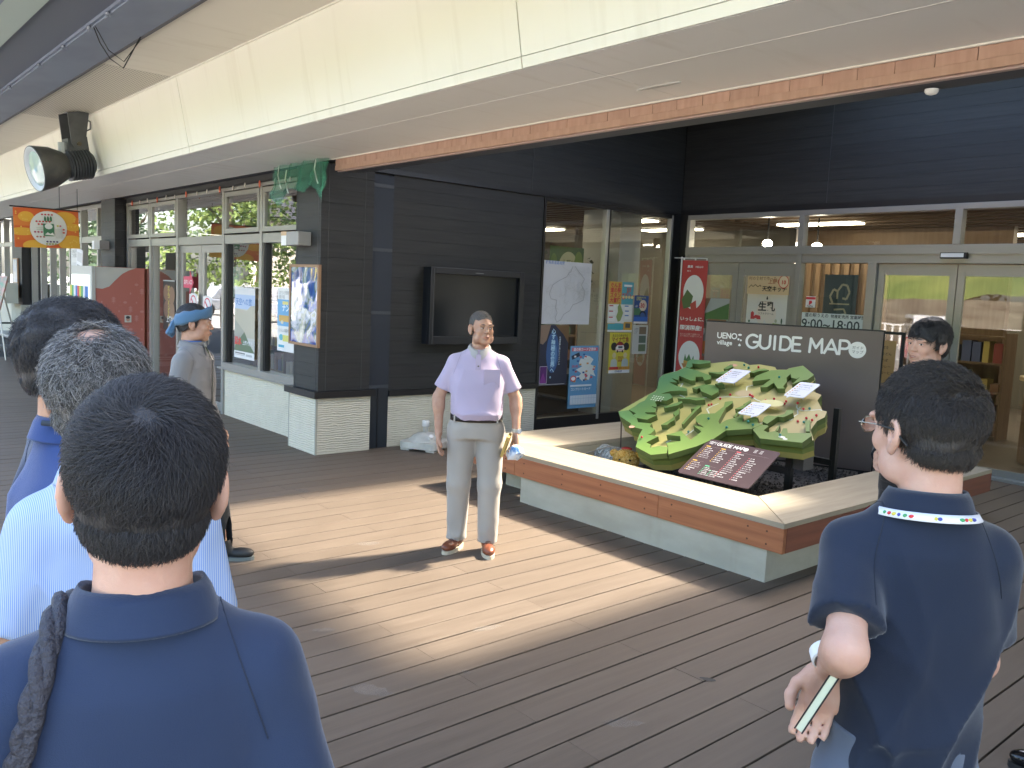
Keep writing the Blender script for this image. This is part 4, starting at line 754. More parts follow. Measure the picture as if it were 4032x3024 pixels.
cb = empty('garland_cable'); tag(cb, 'thin pale cable curled across the planter gravel', 'cable'); MB().tube([(-5.25, 5.35, .2), (-5.2, 5.42, .36), (-5.0, 5.5, .45), (-4.9, 5.55, .43), (-4.86, 5.5, .34), (-4.7, 5.45, .15), (-4.5, 5.3, .135), (-4.35, 5.38, .135), (-4.2, 5.28, .135), (-4.05, 5.34, .135)], .005).obj('cable', mat('cable pale', (.25, .22, .18), .5), cb, True)

# ------------------------------------------------------------------ television cabinet
tv = empty('television', (-7.855, 6.1, 1.57)); tag(tv, 'large switched off television in a black weatherproof wall cabinet', 'television')
for nm, a, b, m in (('cabinet', (-.0, -.68, -.43), (.10, .69, .43), mt_blackm),): bx(nm, a, b, mat('tv case', (.007, .009, .014), .35), tv, .006)
for a, b in (((.101, -.68, -.43), (.15, -.62, .43)), ((.101, .62, -.43), (.15, .69, .43)), ((.101, -.62, .36), (.15, .62, .43)), ((.101, -.62, -.43), (.15, .62, -.34))): bx('bezel', a, b, mat('tv case', (.01, .012, .018), .3), tv, .004)
bx('screen', (.102, -.6, -.335), (.11, .6, .355), mt_screen, tv); bx('hinge_strip', (.151, -.645, -.42), (.156, -.635, .42), mt_seam, tv); bx('logo_bar', (.151, -.06, .385), (.153, .06, .392), mat('tv logo', (.2, .2, .2), .4), tv)

# umbrella bases by the wall
def umb_base(x, y, label, hole):
    o = empty('parasol_base', (x, y, 0), R(30)); tag(o, label, 'parasol base', 'white parasol bases by the wall')
    n = 28; P = [((.235 + .022 * math.cos(4 * t)) * math.cos(t), (.235 + .022 * math.cos(4 * t)) * math.sin(t)) for t in [6.2832 * k / n for k in range(n)]]
    P = []
    for sx, sy in ((1, 1), (-1, 1), (-1, -1), (1, -1)):
        for k in range(6): a = R(k * 18) + {(1, 1): 0, (-1, 1): math.pi / 2, (-1, -1): math.pi, (1, -1): 1.5 * math.pi}[(sx, sy)]; P.append((sx * .15 + .075 * math.cos(a), sy * .15 + .075 * math.sin(a)))
    w = mat('base plastic', (.62, .61, .56), .4, col2=(.5, .49, .44), ns=(9, 9, 9))
    b = MB().prism(P, .025, .095).obj('foot', w, o); m = b.modifiers.new('b', 'BEVEL'); m.width = .02; m.segments = 3; m.limit_method = 'ANGLE'
    for sx, sy in ((1, 1), (-1, 1), (-1, -1), (1, -1)): bx('pad', (sx * .15 - .05, sy * .15 - .05, 0), (sx * .15 + .05, sy * .15 + .05, .03), w, o)
    MB().lathe([(.185, .09), (.185, .105), (.17, .115), (.14, .15), (.09, .175), (.035, .18), (.03, .185)], n=32).obj('dome', w, o, True)
    if hole:
        t = MB(); 
        for k in range(8): a = k / 8 * 6.283; t.cyl((.024 * math.cos(a), .024 * math.sin(a), .18), (.024 * math.cos(a), .024 * math.sin(a), .255), .006, n=6)
        t.obj('tube_ribs', w, o); MB().lathe([(.001, .315), (.036, .315), (.04, .31), (.04, .25), (.001, .25)], n=20).obj('cap', mt_white, o, True)
        MB().cyl((.10, -.1, .13), (.13, -.13, .17), .022, n=12).obj('knob', mt_white, o)
umb_base(-7.58, 5.33, 'white parasol base with a capped tube beside the duct cover', True); umb_base(-7.55, 5.95, 'white parasol base mostly hidden behind the man in lavender', True)

# ------------------------------------------------------------------ things fixed to the pillar and eave
fp = empty('framed_picture', (-8.09, 4.10, 1.53)); tag(fp, 'wood framed glossy tourist picture of rainbow bridge hung on the corner pillar', 'framed picture')
wd = mat('picture frame wood', (.30, .17, .09), .5); H = .42; W = .325
for a, b in (((-W, -.012, -H), (-W + .028, .02, H)), ((W - .028, -.012, -H), (W, .02, H)), ((-W + .028, -.012, H - .028), (W - .028, .02, H)), ((-W + .028, -.012, -H), (W - .028, .02, -H + .028))): bx('frame_bar', a, b, wd, fp, .002)
def picmat():
    m = mat('picture print', (.2, .3, .5), .04, spec=.9); N = m.node_tree.nodes; L = m.node_tree.links; tc = N.new('ShaderNodeTexCoord'); n = N.new('ShaderNodeTexNoise'); n.inputs['Scale'].default_value = 3.2; n.inputs['Detail'].default_value = 5; n.inputs['Distortion'].default_value = 1.2
    L.new(tc.outputs['Object'], n.inputs[0]); cr = N.new('ShaderNodeValToRGB'); e = cr.color_ramp.elements; e[0].position = .38; e[0].color = (.02, .05, .22, 1); e[1].position = .68; e[1].color = (.5, .52, .48, 1)
    for p, c in ((.46, (.05, .13, .35)), (.52, (.10, .16, .10)), (.56, (.45, .5, .6)), (.61, (.25, .3, .22))): q = e.new(p); q.color = (*c, 1)
    L.new(n.outputs['Fac'], cr.inputs[0]); L.new(cr.outputs[0], N['Principled BSDF'].inputs['Base Color'])
    bp = N.new('ShaderNodeBump'); bp.inputs['Strength'].default_value = .08; bp.inputs['Distance'].default_value = .1; n2 = N.new('ShaderNodeTexNoise'); n2.inputs['Scale'].default_value = 2.5; L.new(tc.outputs['Object'], n2.inputs[0]); L.new(n2.outputs['Fac'], bp.inputs['Height']); L.new(bp.outputs[0], N['Principled BSDF'].inputs['Normal']); return m
bx('print', (-W + .028, -.002, -H + .028), (W - .028, .01, H - .028), picmat(), fp)
wbx = empty('wall_box', (-8.16, 4.05, 2.21)); tag(wbx, 'grey junction box with a white end on the corner pillar', 'junction box'); bx('body', (-.12, -.07, -.07), (.15, .08, .07), mat('box grey', (.33, .32, .30), .5), wbx, .008); bx('white_end', (-.235, -.07, -.07), (-.121, .07, .03), mt_white, wbx); bx('wood_tag', (-.235, -.071, .031), (-.121, .05, .072), mat('tag wood', (.6, .42, .25), .6), wbx)
wb2 = empty('wall_box', (-15.3, 4.05, 2.22)); tag(wb2, 'grey junction box on the second pillar', 'junction box'); bx('body', (-.12, -.07, -.07), (.2, .08, .07), MATS['box grey'], wb2); bx('white_end', (-.25, -.07, -.07), (-.121, .07, .07), mt_white, wb2)
# green net bunched over the pillar head
nm_ = mat('green net', (.04, .27, .17), .7, alpha=.42); net = MB(); nx_, nz_ = 46, 16; low = [.30, .42, .33, .24, .27, .31, .22, .25, .40, .20]
V = []
for j in range(nz_ + 1):
    for i in range(nx_ + 1):
        u = i / nx_; x = -8.66 + u * 1.18 + .06 * math.sin(j * .8 + i * .3) * j / nz_ * .6; d = np.interp(u * 9, range(10), low)
        if u < .3: x -= (.3 - u) * .25 * j / nz_
        z = 2.968 - d * j / nz_; y = 4.03 + .022 * math.sin(i * .6 + j * .2) + .012 * math.sin(i * 1.7 - j * .3); V.append((x, y - .02, z))
net.add(V, [(j * (nx_ + 1) + i, j * (nx_ + 1) + i + 1, (j + 1) * (nx_ + 1) + i + 1, (j + 1) * (nx_ + 1) + i) for j in range(nz_) for i in range(nx_)])
nt_ = empty('green_net'); tag(nt_, 'green mesh net bunched up over the corner pillar under the eave', 'net'); net.obj('netting', nm_, nt_, True)
for x, z in ((-8.25, 2.8), (-7.62, 2.86), (-8.42, 2.86)): MB().tube([(x, 3.96, z + .1), (x - .01, 3.95, z), (x + .04, 3.95, z - .1), (x + .05, 3.96, z - .14)], .006).obj('hook', mt_alus, nt_)
# string of small lamps along the shop head
sl_ = empty('lamp_string'); tag(sl_, 'string of tiny lamps along the dark board above the shop windows', 'string lights')
pts = [(-14.6 + i * .2, 4.28 + .01 * math.sin(i), 2.93 - .02 * abs(math.sin(i * .7))) for i in range(31)]; MB().tube(pts, .004, 5).obj('wire', mt_blackm, sl_)
bulb = MB().ell((0, 0, -.02), (.012, .012, .03), 6).mesh('bulb', mat('clear bulb', (.6, .55, .5), .1), True); bulbr = MB().ell((0, 0, -.02), (.013, .013, .045), 6).mesh('bulb', mat('orange bulb', (.7, .16, .08), .2), True)
for i in range(1, 30, 2): inst('bulb', bulbr if i % 6 == 1 else bulb, (pts[i][0], pts[i][1] - .005, pts[i][2] - .01), sl_)

# floodlight under the upper ceiling
fl = empty('floodlight', (-11.0, 2.58, 3.684)); tag(fl, 'big dark grey finned floodlight hanging from the cream ceiling', 'floodlight')
gm1 = mat('floodlight housing', (.085, .09, .095), .45, col2=(.065, .068, .07), ns=(9, 9, 9)); gm2 = mat('floodlight barrel', (.07, .068, .062), .4, col2=(.13, .12, .10), ns=(7, 7, 7), nlo=.5, nhi=.8)
FL0 = Vector((-11.47, 2.31, 2.95)); FL1 = Vector((-11.56, 2.905, 3.098)); ax = (FL1 - FL0).normalized()
FM = Matrix.Translation(FL0) @ ax.to_track_quat('Z', 'Y').to_matrix().to_4x4(); fl.matrix_world = Matrix.Identity(4)
bar = MB().lathe([(.225, .02), (.262, .0), (.268, .01), (.262, .05), (.235, .20), (.17, .34), (.15, .36)], n=40, M=FM).obj('barrel', gm2, fl, True)
MB().lathe([(.2, .03), (.24, .004), (.255, .002)], n=40, M=FM).obj('lens_ring', mat('lens ring', (.4, .42, .42), .4), bar, True)
MB().lathe([(.001, .0), (.12, .008), (.2, .028)], n=40, M=FM).obj('lens', mat('lens glass', (.32, .40, .36), .05, spec=.9), bar, True)
bd = MB(); bd.lathe([(.001, .36), (.15, .36), (.15, .66), (.12, .69), (.001, .69)], n=32, M=FM)
for k in range(8): bd.lathe([(.15, .385 + k * .034), (.19, .387 + k * .034), (.19, .397 + k * .034), (.15, .399 + k * .034)], n=32, M=FM)
bd.obj('finned_body', gm1, fl)
bk = MB(); cb_ = FM @ Vector((0, 0, .47)); side = Vector((0, 0, 1)).cross(ax).normalized()
def slab(mb, P, off, th, mi=0):
    vs = [Vector(p) + off for p in P] + [Vector(p) + off + th for p in P]; n = len(P); mb.add(vs, [tuple(range(n)), tuple(range(2 * n - 1, n - 1, -1))] + [(i, (i + 1) % n, n + (i + 1) % n, n + i) for i in range(n)], mi)
for s_ in (-1, 1):
    a = Vector((cb_.x, cb_.y, 0)); z1, z0 = 3.682, 3.26
    P = [a + ax * -.13 + Vector((0, 0, z1)), a + ax * .13 + Vector((0, 0, z1)), a + ax * .085 + Vector((0, 0, z0 + .06)), a + ax * .045 + Vector((0, 0, z0)), a - ax * .045 + Vector((0, 0, z0)), a - ax * .085 + Vector((0, 0, z0 + .06))]
    slab(bk, P, side * (s_ * .125), side * (.012 * s_))
bk.box((-.13, -.137, 0), (.13, .137, .006), M=Matrix.Translation((cb_.x, cb_.y, 3.676)) @ ax.to_track_quat('X', 'Z').to_matrix().to_4x4())
bk.obj('yoke', gm1, fl)
ju = MB(); a = Vector((cb_.x, cb_.y, 0)); slab(ju, [a - ax * .10 + Vector((0, 0, 3.12)), a + ax * .16 + Vector((0, 0, 3.12)), a + ax * .12 + Vector((0, 0, 3.38)), a - ax * .11 + Vector((0, 0, 3.38))], -side * .09, side * .18); ju.obj('gear_box', gm1, fl)
for s_ in (-1, 1): MB().cyl(a + Vector((0, 0, 3.30)) + side * s_ * .137, a + Vector((0, 0, 3.30)) + side * s_ * .16, .026, n=8).obj('bolt', mat('bolt', (.12, .10, .07), .3, metal=.7), fl)
MB().cyl(a + Vector((0, 0, 3.34)) - ax * .14, a + Vector((0, 0, 3.14)) - ax * .13, .05, n=10).obj('conduit_box', mat('conduit', (.4, .42, .42), .4), fl)
MB().tube([a + ax * .12 + Vector((0, 0, 3.6)), a + ax * .20 + Vector((0, 0, 3.56)), a + ax * .20 + Vector((0, 0, 3.47)), a + ax * .12 + Vector((0, 0, 3.44)), a + ax * .15 + Vector((0, 0, 3.35))], .009).obj('cable', gm1, fl, True)

# ------------------------------------------------------------------ posters and notices
W_ = (.74, .74, .72)
bxp = XB + .012
# on the poster window (face +X)
def glassposter(*a, **k): return poster(*a, **k)
itm = [('t', '群馬県道路地図', .03, .05, .055, .01, (.1, .2, .45))]
for k in range(26):
    x, y = rng.uniform(.1, .9), rng.uniform(.1, .9); pts = [(x, y)]
    for q in range(7): x = min(.96, max(.04, x + rng.uniform(-.1, .1))); y = min(.96, max(.06, y + rng.uniform(-.08, .08))); pts.append((x, y))
    itm.append(('l', pts, .0022, (.50, .50, .50)))
itm.append(('l', [(.62, .06), (.70, .14), (.75, .18), (.84, .26), (.78, .36), (.86, .46), (.84, .6), (.7, .66), (.62, .68), (.56, .78), (.44, .84), (.38, .93), (.30, .97), (.26, .9), (.30, .82), (.26, .74), (.28, .62), (.16, .6), (.12, .52), (.18, .38), (.32, .3), (.46, .24), (.5, .18), (.54, .16), (.58, .06)], .0045, (.36, .36, .37)))
poster('prefecture_map', 'large grey line map sheet taped on the window', 'map', (bxp, 7.245, 2.178), 'x', .855, .80, (.58, .58, .59), itm)
poster('cave_poster', 'dark blue black poster with glowing vertical kanji below the grey map', 'poster', (bxp, 7.24, 1.366), 'x', .5, .78, (.02, .025, .05), [('p', [(0, 0), (.35, 0), (.22, .25), (.1, .32), (0, .3)], (.25, .17, .12)), ('p', [(.5, 0), (1, 0), (1, .3), (.8, .15)], (.16, .09, .04)), ('c', .45, .45, .22, .34, (.04, .10, .25)), ('c', .5, .5, .1, .2, (.10, .22, .42)),
  ('t', '心\nす\n神\n秘\nの\n世\n界\nへ\n。', .38, .14, .15, .025, (.45, .68, .8)), ('t', '先\n端\n映\n像\nと\n共\nに\nリ\nニ\nュ\nー\nア\nル', .66, .22, .06, .01, (.6, .7, .75)), ('r', .03, .68, .25, .28, (.10, .02, .14)), ('p', [(.04, .95), (.15, .78), (.27, .95)], (.22, .04, .25)), ('l', [(.03, .68), (.28, .68), (.28, .96), (.03, .96), (.03, .68)], .006, (.5, .5, .55)), ('r', .02, .975, .9, .008, (.5, .5, .5))])
P_ = [('r', .05, .03, .88, .055, (.60, .12, .16)), ('t', '道の駅カード発売中', .1, .078, .085, .02, (.78, .78, .76)), ('p', [(.36, .2), (.52, .22), (.5, .15), (.66, .17), (.8, .22), (.7, .3), (.88, .34), (.82, .42), (.9, .5), (.72, .46), (.68, .56), (.56, .5), (.46, .57), (.3, .5), (.4, .44), (.22, .38), (.42, .33), (.3, .28)], (.66, .70, .66)), ('p', [(.04, .16), (.3, .10), (.33, .16), (.08, .22)], (.02, .03, .06))]
for k in range(26): x, y = rng.uniform(.06, .85), rng.uniform(.12, .58); P_.append(('r', x, y, .07, .028, [(.03, .1, .3), (.55, .1, .12), (.72, .72, .7), (.6, .3, .1)][k % 4]))
P_ += [('c', .12, .52, .1, .05, (.6, .1, .1)), ('c', .12, .52, .07, .03, (.75, .75, .73)), ('r', .03, .62, .72, .03, (.66, .72, .75)), ('t', 'コンプリートカード', .05, .71, .075, .02, (.75, .78, .8)), ('r', .04, .79, .9, .15, (.62, .68, .72))] + [('r', .04 + .09 * k, .79, .006, .15, (.3, .45, .6)) for k in range(11)] + [('r', .04, .84, .9, .004, (.3, .45, .6)), ('t', '道の駅', .04, .34, .07, .01, (.5, .05, .1))]
poster('card_poster', 'light blue road station card poster low on the left pane', 'poster', (bxp, 7.785, 1.095), 'x', .555, .83, (.13, .32, .52), P_)
P_ = [('r', .52, 0, .48, .5, (.10, .36, .42)), ('p', [(.35, 1), (.3, .82), (.5, .78), (.62, .86), (.58, 1)], (.08, .34, .38)), ('r', 0, .45, 1, .38, (.70, .70, .64)), ('t', 'ぐんま\n道の駅\nスタンプラリー\n大冒険', .05, .11, .145, .03, (.55, .05, .06)), ('c', .6, .32, .05, .03, (.6, .05, .06)), ('r', .6, .05, .33, .04, (.75, .75, .7)), ('p', [(.38, .5), (.46, .42), (.54, .52), (.62, .62), (.52, .78), (.42, .8), (.34, .7), (.4, .6)], (.28, .36, .12))]
for x, y in ((.04, .47), (.04, .58), (.04, .7), (.66, .47), (.68, .57), (.68, .66)): P_ += [('r', x, y, .26, .09, (.76, .76, .72)), ('r', x, y, .16, .022, (.5, .06, .08) if x < .5 else (.08, .2, .45))]
P_ += [('c', .58 + .12 * k, .3, .05, .03, (.78, .65, .3)) for k in range(4)] + [('r', 0, .84, .64, .12, (.09, .38, .42)), ('r', .66, .8, .34, .16, (.62, .36, .06)), ('r', .72, .83, .2, .09, (.1, .1, .1)), ('t', '群馬\n抽選', .7, .16, .09, .02, (.6, .15, .1)), ('r', 0, .965, 1, .035, (.75, .75, .72))]
poster('stamp_rally_poster', 'orange and teal stamp rally poster at the top of the right pane', 'poster', (bxp, 8.455, 1.964), 'x', .495, .68, (.62, .38, .08), P_)
poster('ambulance_poster', 'yellow emergency card poster with white ambulance and two outlined people', 'poster', (bxp, 8.525, 1.272), 'x', .428, .56, (.62, .53, .06), [('t', 'あなたの命を守る', .12, .1, .092, .012, (.08, .07, .03)), ('t', 'マイナ救急', .09, .215, .165, .03, (.25, .05, .03)), ('c', .22, .34, .14, .1, (.03, .03, .03)), ('c', .8, .34, .14, .1, (.03, .03, .03)), ('c', .5, .35, .2, .13, (.25, .03, .03)), ('p', [(.3, .46), (.3, .36), (.38, .31), (.66, .31), (.7, .36), (.7, .46)], (.78, .78, .76)), ('r', .42, .335, .2, .05, (.08, .1, .12)), ('r', .44, .295, .14, .02, (.6, .04, .04)), ('r', .3, .42, .4, .015, (.6, .05, .05)), ('c', .38, .465, .035, .03, (.03, .03, .03)), ('c', .62, .465, .035, .03, (.03, .03, .03)),
  ('c', .24, .56, .09, .07, (.66, .56, .3)), ('p', [(.08, .84), (.1, .68), (.2, .64), (.3, .64), (.38, .7), (.4, .84)], (.45, .5, .45)), ('c', .76, .56, .09, .07, (.66, .56, .3)), ('p', [(.6, .84), (.62, .68), (.72, .64), (.82, .64), (.92, .7), (.92, .84)], (.4, .47, .45)), ('t', 'あなたの\n小さな\n救急車', .42, .62, .065, .02, (.35, .05, .04)), ('r', 0, .84, 1, .08, (.6, .3, .05)), ('r', .04, .845, .42, .06, (.5, .04, .04)), ('t', '財布・スマホに', .5, .895, .06, .02, (.3, .1, .02)), ('r', 0, .92, 1, .08, W_), ('t', '群馬県消防', .3, .975, .07, .02, (.1, .15, .3))])
poster('discount_poster', 'dark blue poster with a red -30 in a pale circle', 'poster', (bxp, 8.985, 1.79), 'x', .295, .39, (.03, .08, .26), [('t', '交通費補助割引\n支援制度', .12, .1, .1, .02, (.6, .55, .15)), ('r', 0, .45, .5, .25, (.08, .2, .1)), ('c', .62, .35, .27, .2, (.7, .58, .45)), ('t', '60', .08, .42, .15, .01, (.7, .7, .7)), ('t', '-30', .33, .43, .30, .03, (.5, .03, .03)), ('c', .62, .66, .22, .12, (.02, .02, .02)), ('c', .62, .7, .17, .1, (.06, .12, .3)), ('r', 0, .76, 1, .16, (.04, .15, .5)), ('r', 0, .93, 1, .07, W_)])
poster('photo_notice', 'pale notice with three small photos below the dark blue poster', 'notice', (bxp, 8.995, 1.372), 'x', .30, .395, (.55, .55, .50), [('r', .42, .05, .5, .26, (.22, .16, .1)), ('r', .42, .36, .5, .26, (.12, .16, .12)), ('r', .42, .67, .5, .25, (.14, .18, .10)), ('t', '上野村\nへよう\nこそ', .06, .15, .1, .01, (.2, .2, .2)), ('l', [(0, 0), (1, 0), (1, 1), (0, 1), (0, 0)], .012, (.7, .7, .66))])
# nobori flag
nb_ = empty('banner_flag_pole', (-7.62, 9.66, 0)); tag(nb_, 'white pole and crossbar holding the red advertising banner by the window corner', 'flag pole')
MB().cyl((0, 0, 0.3), (0, 0, 2.36), .011).obj('pole', mt_white, nb_); MB().cyl((-.1, -.04, 2.345), (.36, .15, 2.345), .006).obj('crossbar', mt_white, nb_); MB().lathe([(.16, .0), (.16, .1), (.02, .12)], n=20).obj('foot', mt_blackm, nb_); MB().cyl((0, 0, .1), (0, 0, .3), .02).obj('socket', mt_blackm, nb_)
for k in (.03, .18, .33): MB().box((k - .012, k * .42 - .004, 2.31), (k + .012, k * .42 + .004, 2.35)).obj('loop', mt_white, nb_)
nf = Matrix.Rotation(R(22), 3, 'Z') @ Matrix(((1, 0, 0), (0, 0, -1), (0, 1, 0)))
poster('red_banner', 'tall narrow red banner with white ovals and Japanese lettering beside the entrance', 'banner', (-7.595, 9.655, 2.315), nf, .36, 1.85, (.42, .018, .025), [('t', '農業', .2, .055, .11, .02, (.7, .7, .68)), ('t', 'HELLO', .52, .055, .1, .015, (.7, .7, .68)), ('t', 'BE A', .2, .085, .07, .01, (.7, .7, .68)), ('c', .5, .24, .40, .13, (.72, .72, .70)), ('p', [(.05, .30), (.25, .22), (.5, .27), (.42, .35), (.15, .37)], (.06, .12, .03)), ('p', [(.4, .33), (.62, .3), (.66, .36), (.45, .38)], (.45, .04, .03)),
  ('t', 'いっしょに、', .04, .455, .175, .03, (.78, .78, .76)), ('t', '国消国産!', .05, .525, .205, .03, (.78, .78, .76)), ('t', '私たちの国で消費する\n食べ物はこの国でつくる', .08, .565, .08, .01, (.6, .35, .32)), ('c', .5, .73, .42, .12, (.72, .72, .70)), ('c', .38, .775, .09, .022, (.55, .30, .06)), ('c', .56, .77, .09, .022, (.5, .12, .03)), ('p', [(.3, .76), (.34, .71), (.4, .75), (.5, .71), (.6, .76), (.68, .72), (.72, .78)], (.05, .18, .05)), ('p', [(.22, .785), (.78, .785), (.7, .82), (.3, .82)], (.45, .2, .06))])
# on the entrance doors
YP = YC - .035
poster('scenery_picture', 'large pale outdoor scenery photo panel on the left swing door', 'picture', (-7.50, YP, 1.80), 'y', .62, .40, (.30, .32, .30), [('r', 0, 0, 1, .5, (.42, .45, .46)), ('p', [(0, .05), (.5, 0), (.35, .5), (0, .6)], (.25, .14, .09)), ('p', [(.35, .55), (.6, .4), (1, .15), (1, .7), (.35, .75)], (.10, .2, .07)), ('p', [(0, .3), (.3, .25), (.3, .55), (0, .6)], (.12, .2, .08)), ('p', [(0, .6), (.35, .55), (.45, 1), (0, 1)], (.12, .1, .09)), ('r', .45, .72, .5, .12, (.3, .15, .08))])
poster('food_poster', 'dark orange food poster half hidden behind the guide sign', 'poster', (-7.50, YP, 1.38), 'y', .42, .72, (.22, .20, .18), [('c', .3, .06, .28, .14, (.6, .6, .58)), ('r', .0, .25, .6, .2, (.05, .05, .05)), ('r', .5, .25, .5, .25, (.5, .16, .05)), ('r', 0, .55, 1, .12, (.35, .12, .08)), ('r', 0, .75, 1, .1, (.6, .6, .58))])
o = poster('kitchen_sign', 'cream oval kitchen sign with brush lettering at the top of the second door', 'sign', (-6.59, YP - .03, 2.12), 'y', .62, .24, (.60, .45, .26), [('t', '村の食材で作った', .03, .22, .085, .01, (.18, .10, .04)), ('t', '上野村', .5, .40, .11, .015, (.3, .08, .03)), ('t', '天空キッチ', .37, .80, .118, .03, (.03, .02, .01)), ('l', [(.04, .66), (.10, .5), (.14, .6), (.2, .48), (.26, .6), (.32, .5), (.34, .6)], .008, (.12, .08, .03)), ('c', .87, .30, .12, .36, (.5, .06, .04)), ('c', .87, .30, .105, .31, (.68, .55, .36)), ('t', '10', .815, .42, .11, .04, (.5, .05, .03))], t=.01)
poster('milk_poster', 'white soft cream poster with black kanji and a small red barn', 'poster', (-6.60, YP, 1.885), 'y', .60, .48, (.66, .65, .62), [('c', .5, .55, .25, .36, (.70, .62, .55)), ('r', .485, .09, .04, .06, (.03, .03, .03)), ('r', .495, .06, .02, .04, (.03, .03, .03)), ('t', 'MILK SOFT CREAM', .36, .22, .03, .01, (.3, .2, .12)), ('t', '生乳', .29, .44, .215, .03, (.03, .03, .03)), ('t', 'ソフトクリーム', .3, .56, .056, .01, (.06, .04, .03)), ('p', [(.12, .52), (.16, .48), (.2, .52), (.2, .7), (.12, .7)], (.5, .05, .05)), ('p', [(.2, .62), (.24, .58), (.36, .6), (.38, .7), (.2, .7)], (.5, .06, .06)), ('c', .25, .7, .03, .03, (.6, .6, .55)), ('p', [(.1, .9), (.2, .84), (.4, .86), (.42, .95), (.1, .96)], (.35, .45, .12)), ('p', [(.6, .86), (.7, .78), (.9, .8), (.92, .92), (.65, .92)], (.35, .42, .1)), ('c', .9, .72, .02, .08, (.05, .1, .05)), ('c', .76, .72, .03, .05, (.4, .42, .3)), ('c', .09, .76, .025, .035, (.05, .15, .08)), ('p', [(.47, .68), (.6, .95), (.44, .95)], (.62, .60, .6))])
poster('opening_hours', 'pale opening hours notice with large digits behind the sign edge', 'notice', (-5.78, YP, 1.675), 'y', .82, .36, (.60, .66, .64), [('t', '道の駅うえの', .05, .14, .066, .02, (.04, .05, .06)), ('t', '物産販売所 営業時間', .48, .14, .058, .02, (.04, .05, .06)), ('t', '9:00~18:00', .0, .55, .21, .012, (.03, .05, .05))])
poster('payment_sticker', 'small white and red payment sticker on the glass', 'sticker', (-5.737, YP - .004, 1.878), 'y', .13, .14, (.74, .74, .73), [('r', .0, .06, 1, .22, (.6, .04, .05)), ('p', [(.35, .4), (.62, .4), (.68, .55), (.58, .68), (.45, .68), (.44, .78), (.33, .78)], (.62, .03, .05)), ('t', 'PayPay', .14, .94, .24, .02, (.15, .15, .15))])
poster('noren_curtain', 'dark blue curtain with a pale swirl crest hanging inside the glass', 'curtain', (-5.75, YC + .4, 2.17), 'y', .45, .62, (.03, .07, .11), [('l', [(.3, .6), (.2, .45), (.3, .3), (.42, .34), (.42, .5)], .03, (.4, .4, .34)), ('l', [(.42, .34), (.55, .2), (.7, .22), (.78, .36), (.7, .5), (.58, .48)], .03, (.4, .4, .34)), ('l', [(.2, .6), (.8, .6)], .02, (.4, .4, .34)), ('l', [(.35, .72), (.65, .7), (.72, .8), (.4, .84)], .025, (.4, .4, .34))])
st = empty('menu_stand', (-4.42, 9.2, 0)); st.rotation_euler = (0, 0, R(12)); tag(st, 'black framed stand holding a wooden menu board beside the guide sign', 'menu stand')
for a, b in (((-.04, -.02, 0), (-.01, .02, 1.52)), ((.20, -.02, 0), (.235, .02, 1.52)), ((-.01, -.02, 1.49), (.2, .02, 1.52)), ((-.01, -.02, .88), (.2, .02, .91))): bx('frame_bar', a, b, mt_blackm, st)
bx('board', (-.01, -.005, .95), (.15, .01, 1.42), mat('menu wood', (.45, .27, .10), .6), st); tx = MB()
for k, s_ in enumerate(('定食', 'うどん', 'そば', 'カレー', 'コーヒー')): vs, fs = text_geo(s_, .035, .01); tx.add([(a + .01, -.0065, 1.33 - k * .07 + b) for a, b in vs], fs)
tx.obj('print', mt_blackm, st)

# on the shop front A
YQ = YA - .045
poster('landscape_poster', 'tall scenic poster with blue lettering on the wide shop pane', 'poster', (-10.40, YQ, 1.665), 'y', .60, .88, (.50, .50, .47), [('r', 0, 0, 1, .1, (.62, .62, .62)), ('r', 0, .1, 1, .2, (.40, .50, .68)), ('p', [(0, .3), (.6, .32), (.8, .25), (1, .24), (1, .7), (0, .7)], (.45, .42, .33)), ('t', '天空への旅', .05, .24, .16, .02, (.10, .22, .5)), ('p', [(.1, .72), (.5, .62), (.7, .75), (1, .9), (0, .9)], (.10, .16, .09)), ('p', [(.0, .45), (.3, .55), (.5, .62), (.1, .8), (0, .8)], (.33, .33, .28)), ('t', '夏水', .02, .80, .17, .05, (.62, .03, .03)), ('t', '上野村観光', .42, .80, .1, .02, (.7, .7, .7)), ('r', 0, .9, 1, .1, W_), ('r', .05, .92, .5, .02, (.2, .2, .2)), ('r', .05, .95, .5, .008, (.4, .4, .4)), ('r', .6, .93, .3, .03, (.45, .45, .45))])
poster('lottery_poster', 'narrow white blue and orange poster next to the framed picture', 'poster', (-9.18, YQ, 1.69), 'y', .42, .72, W_, [('t', 'まちの情報\n掲示板', .08, .1, .12, .01, (.35, .35, .35)), ('r', 0, .18, 1, .42, (.12, .36, .62)), ('r', .3, .21, .35, .05, (.7, .62, .2)), ('t', 'ナンバー', .28, .36, .22, .03, (.75, .8, .82)), ('r', .1, .43, .9, .1, (.6, .36, .08)), ('c', .3, .54, .08, .03, (.6, .55, .4)), ('c', .25, .78, .12, .05, (.1, .4, .5)), ('r', .35, .74, .6, .1, (.62, .60, .15)), ('r', .1, .9, .35, .04, (.05, .35, .5)), ('t', 'くらしの案内', .1, .69, .1, .01, (.3, .3, .3))])
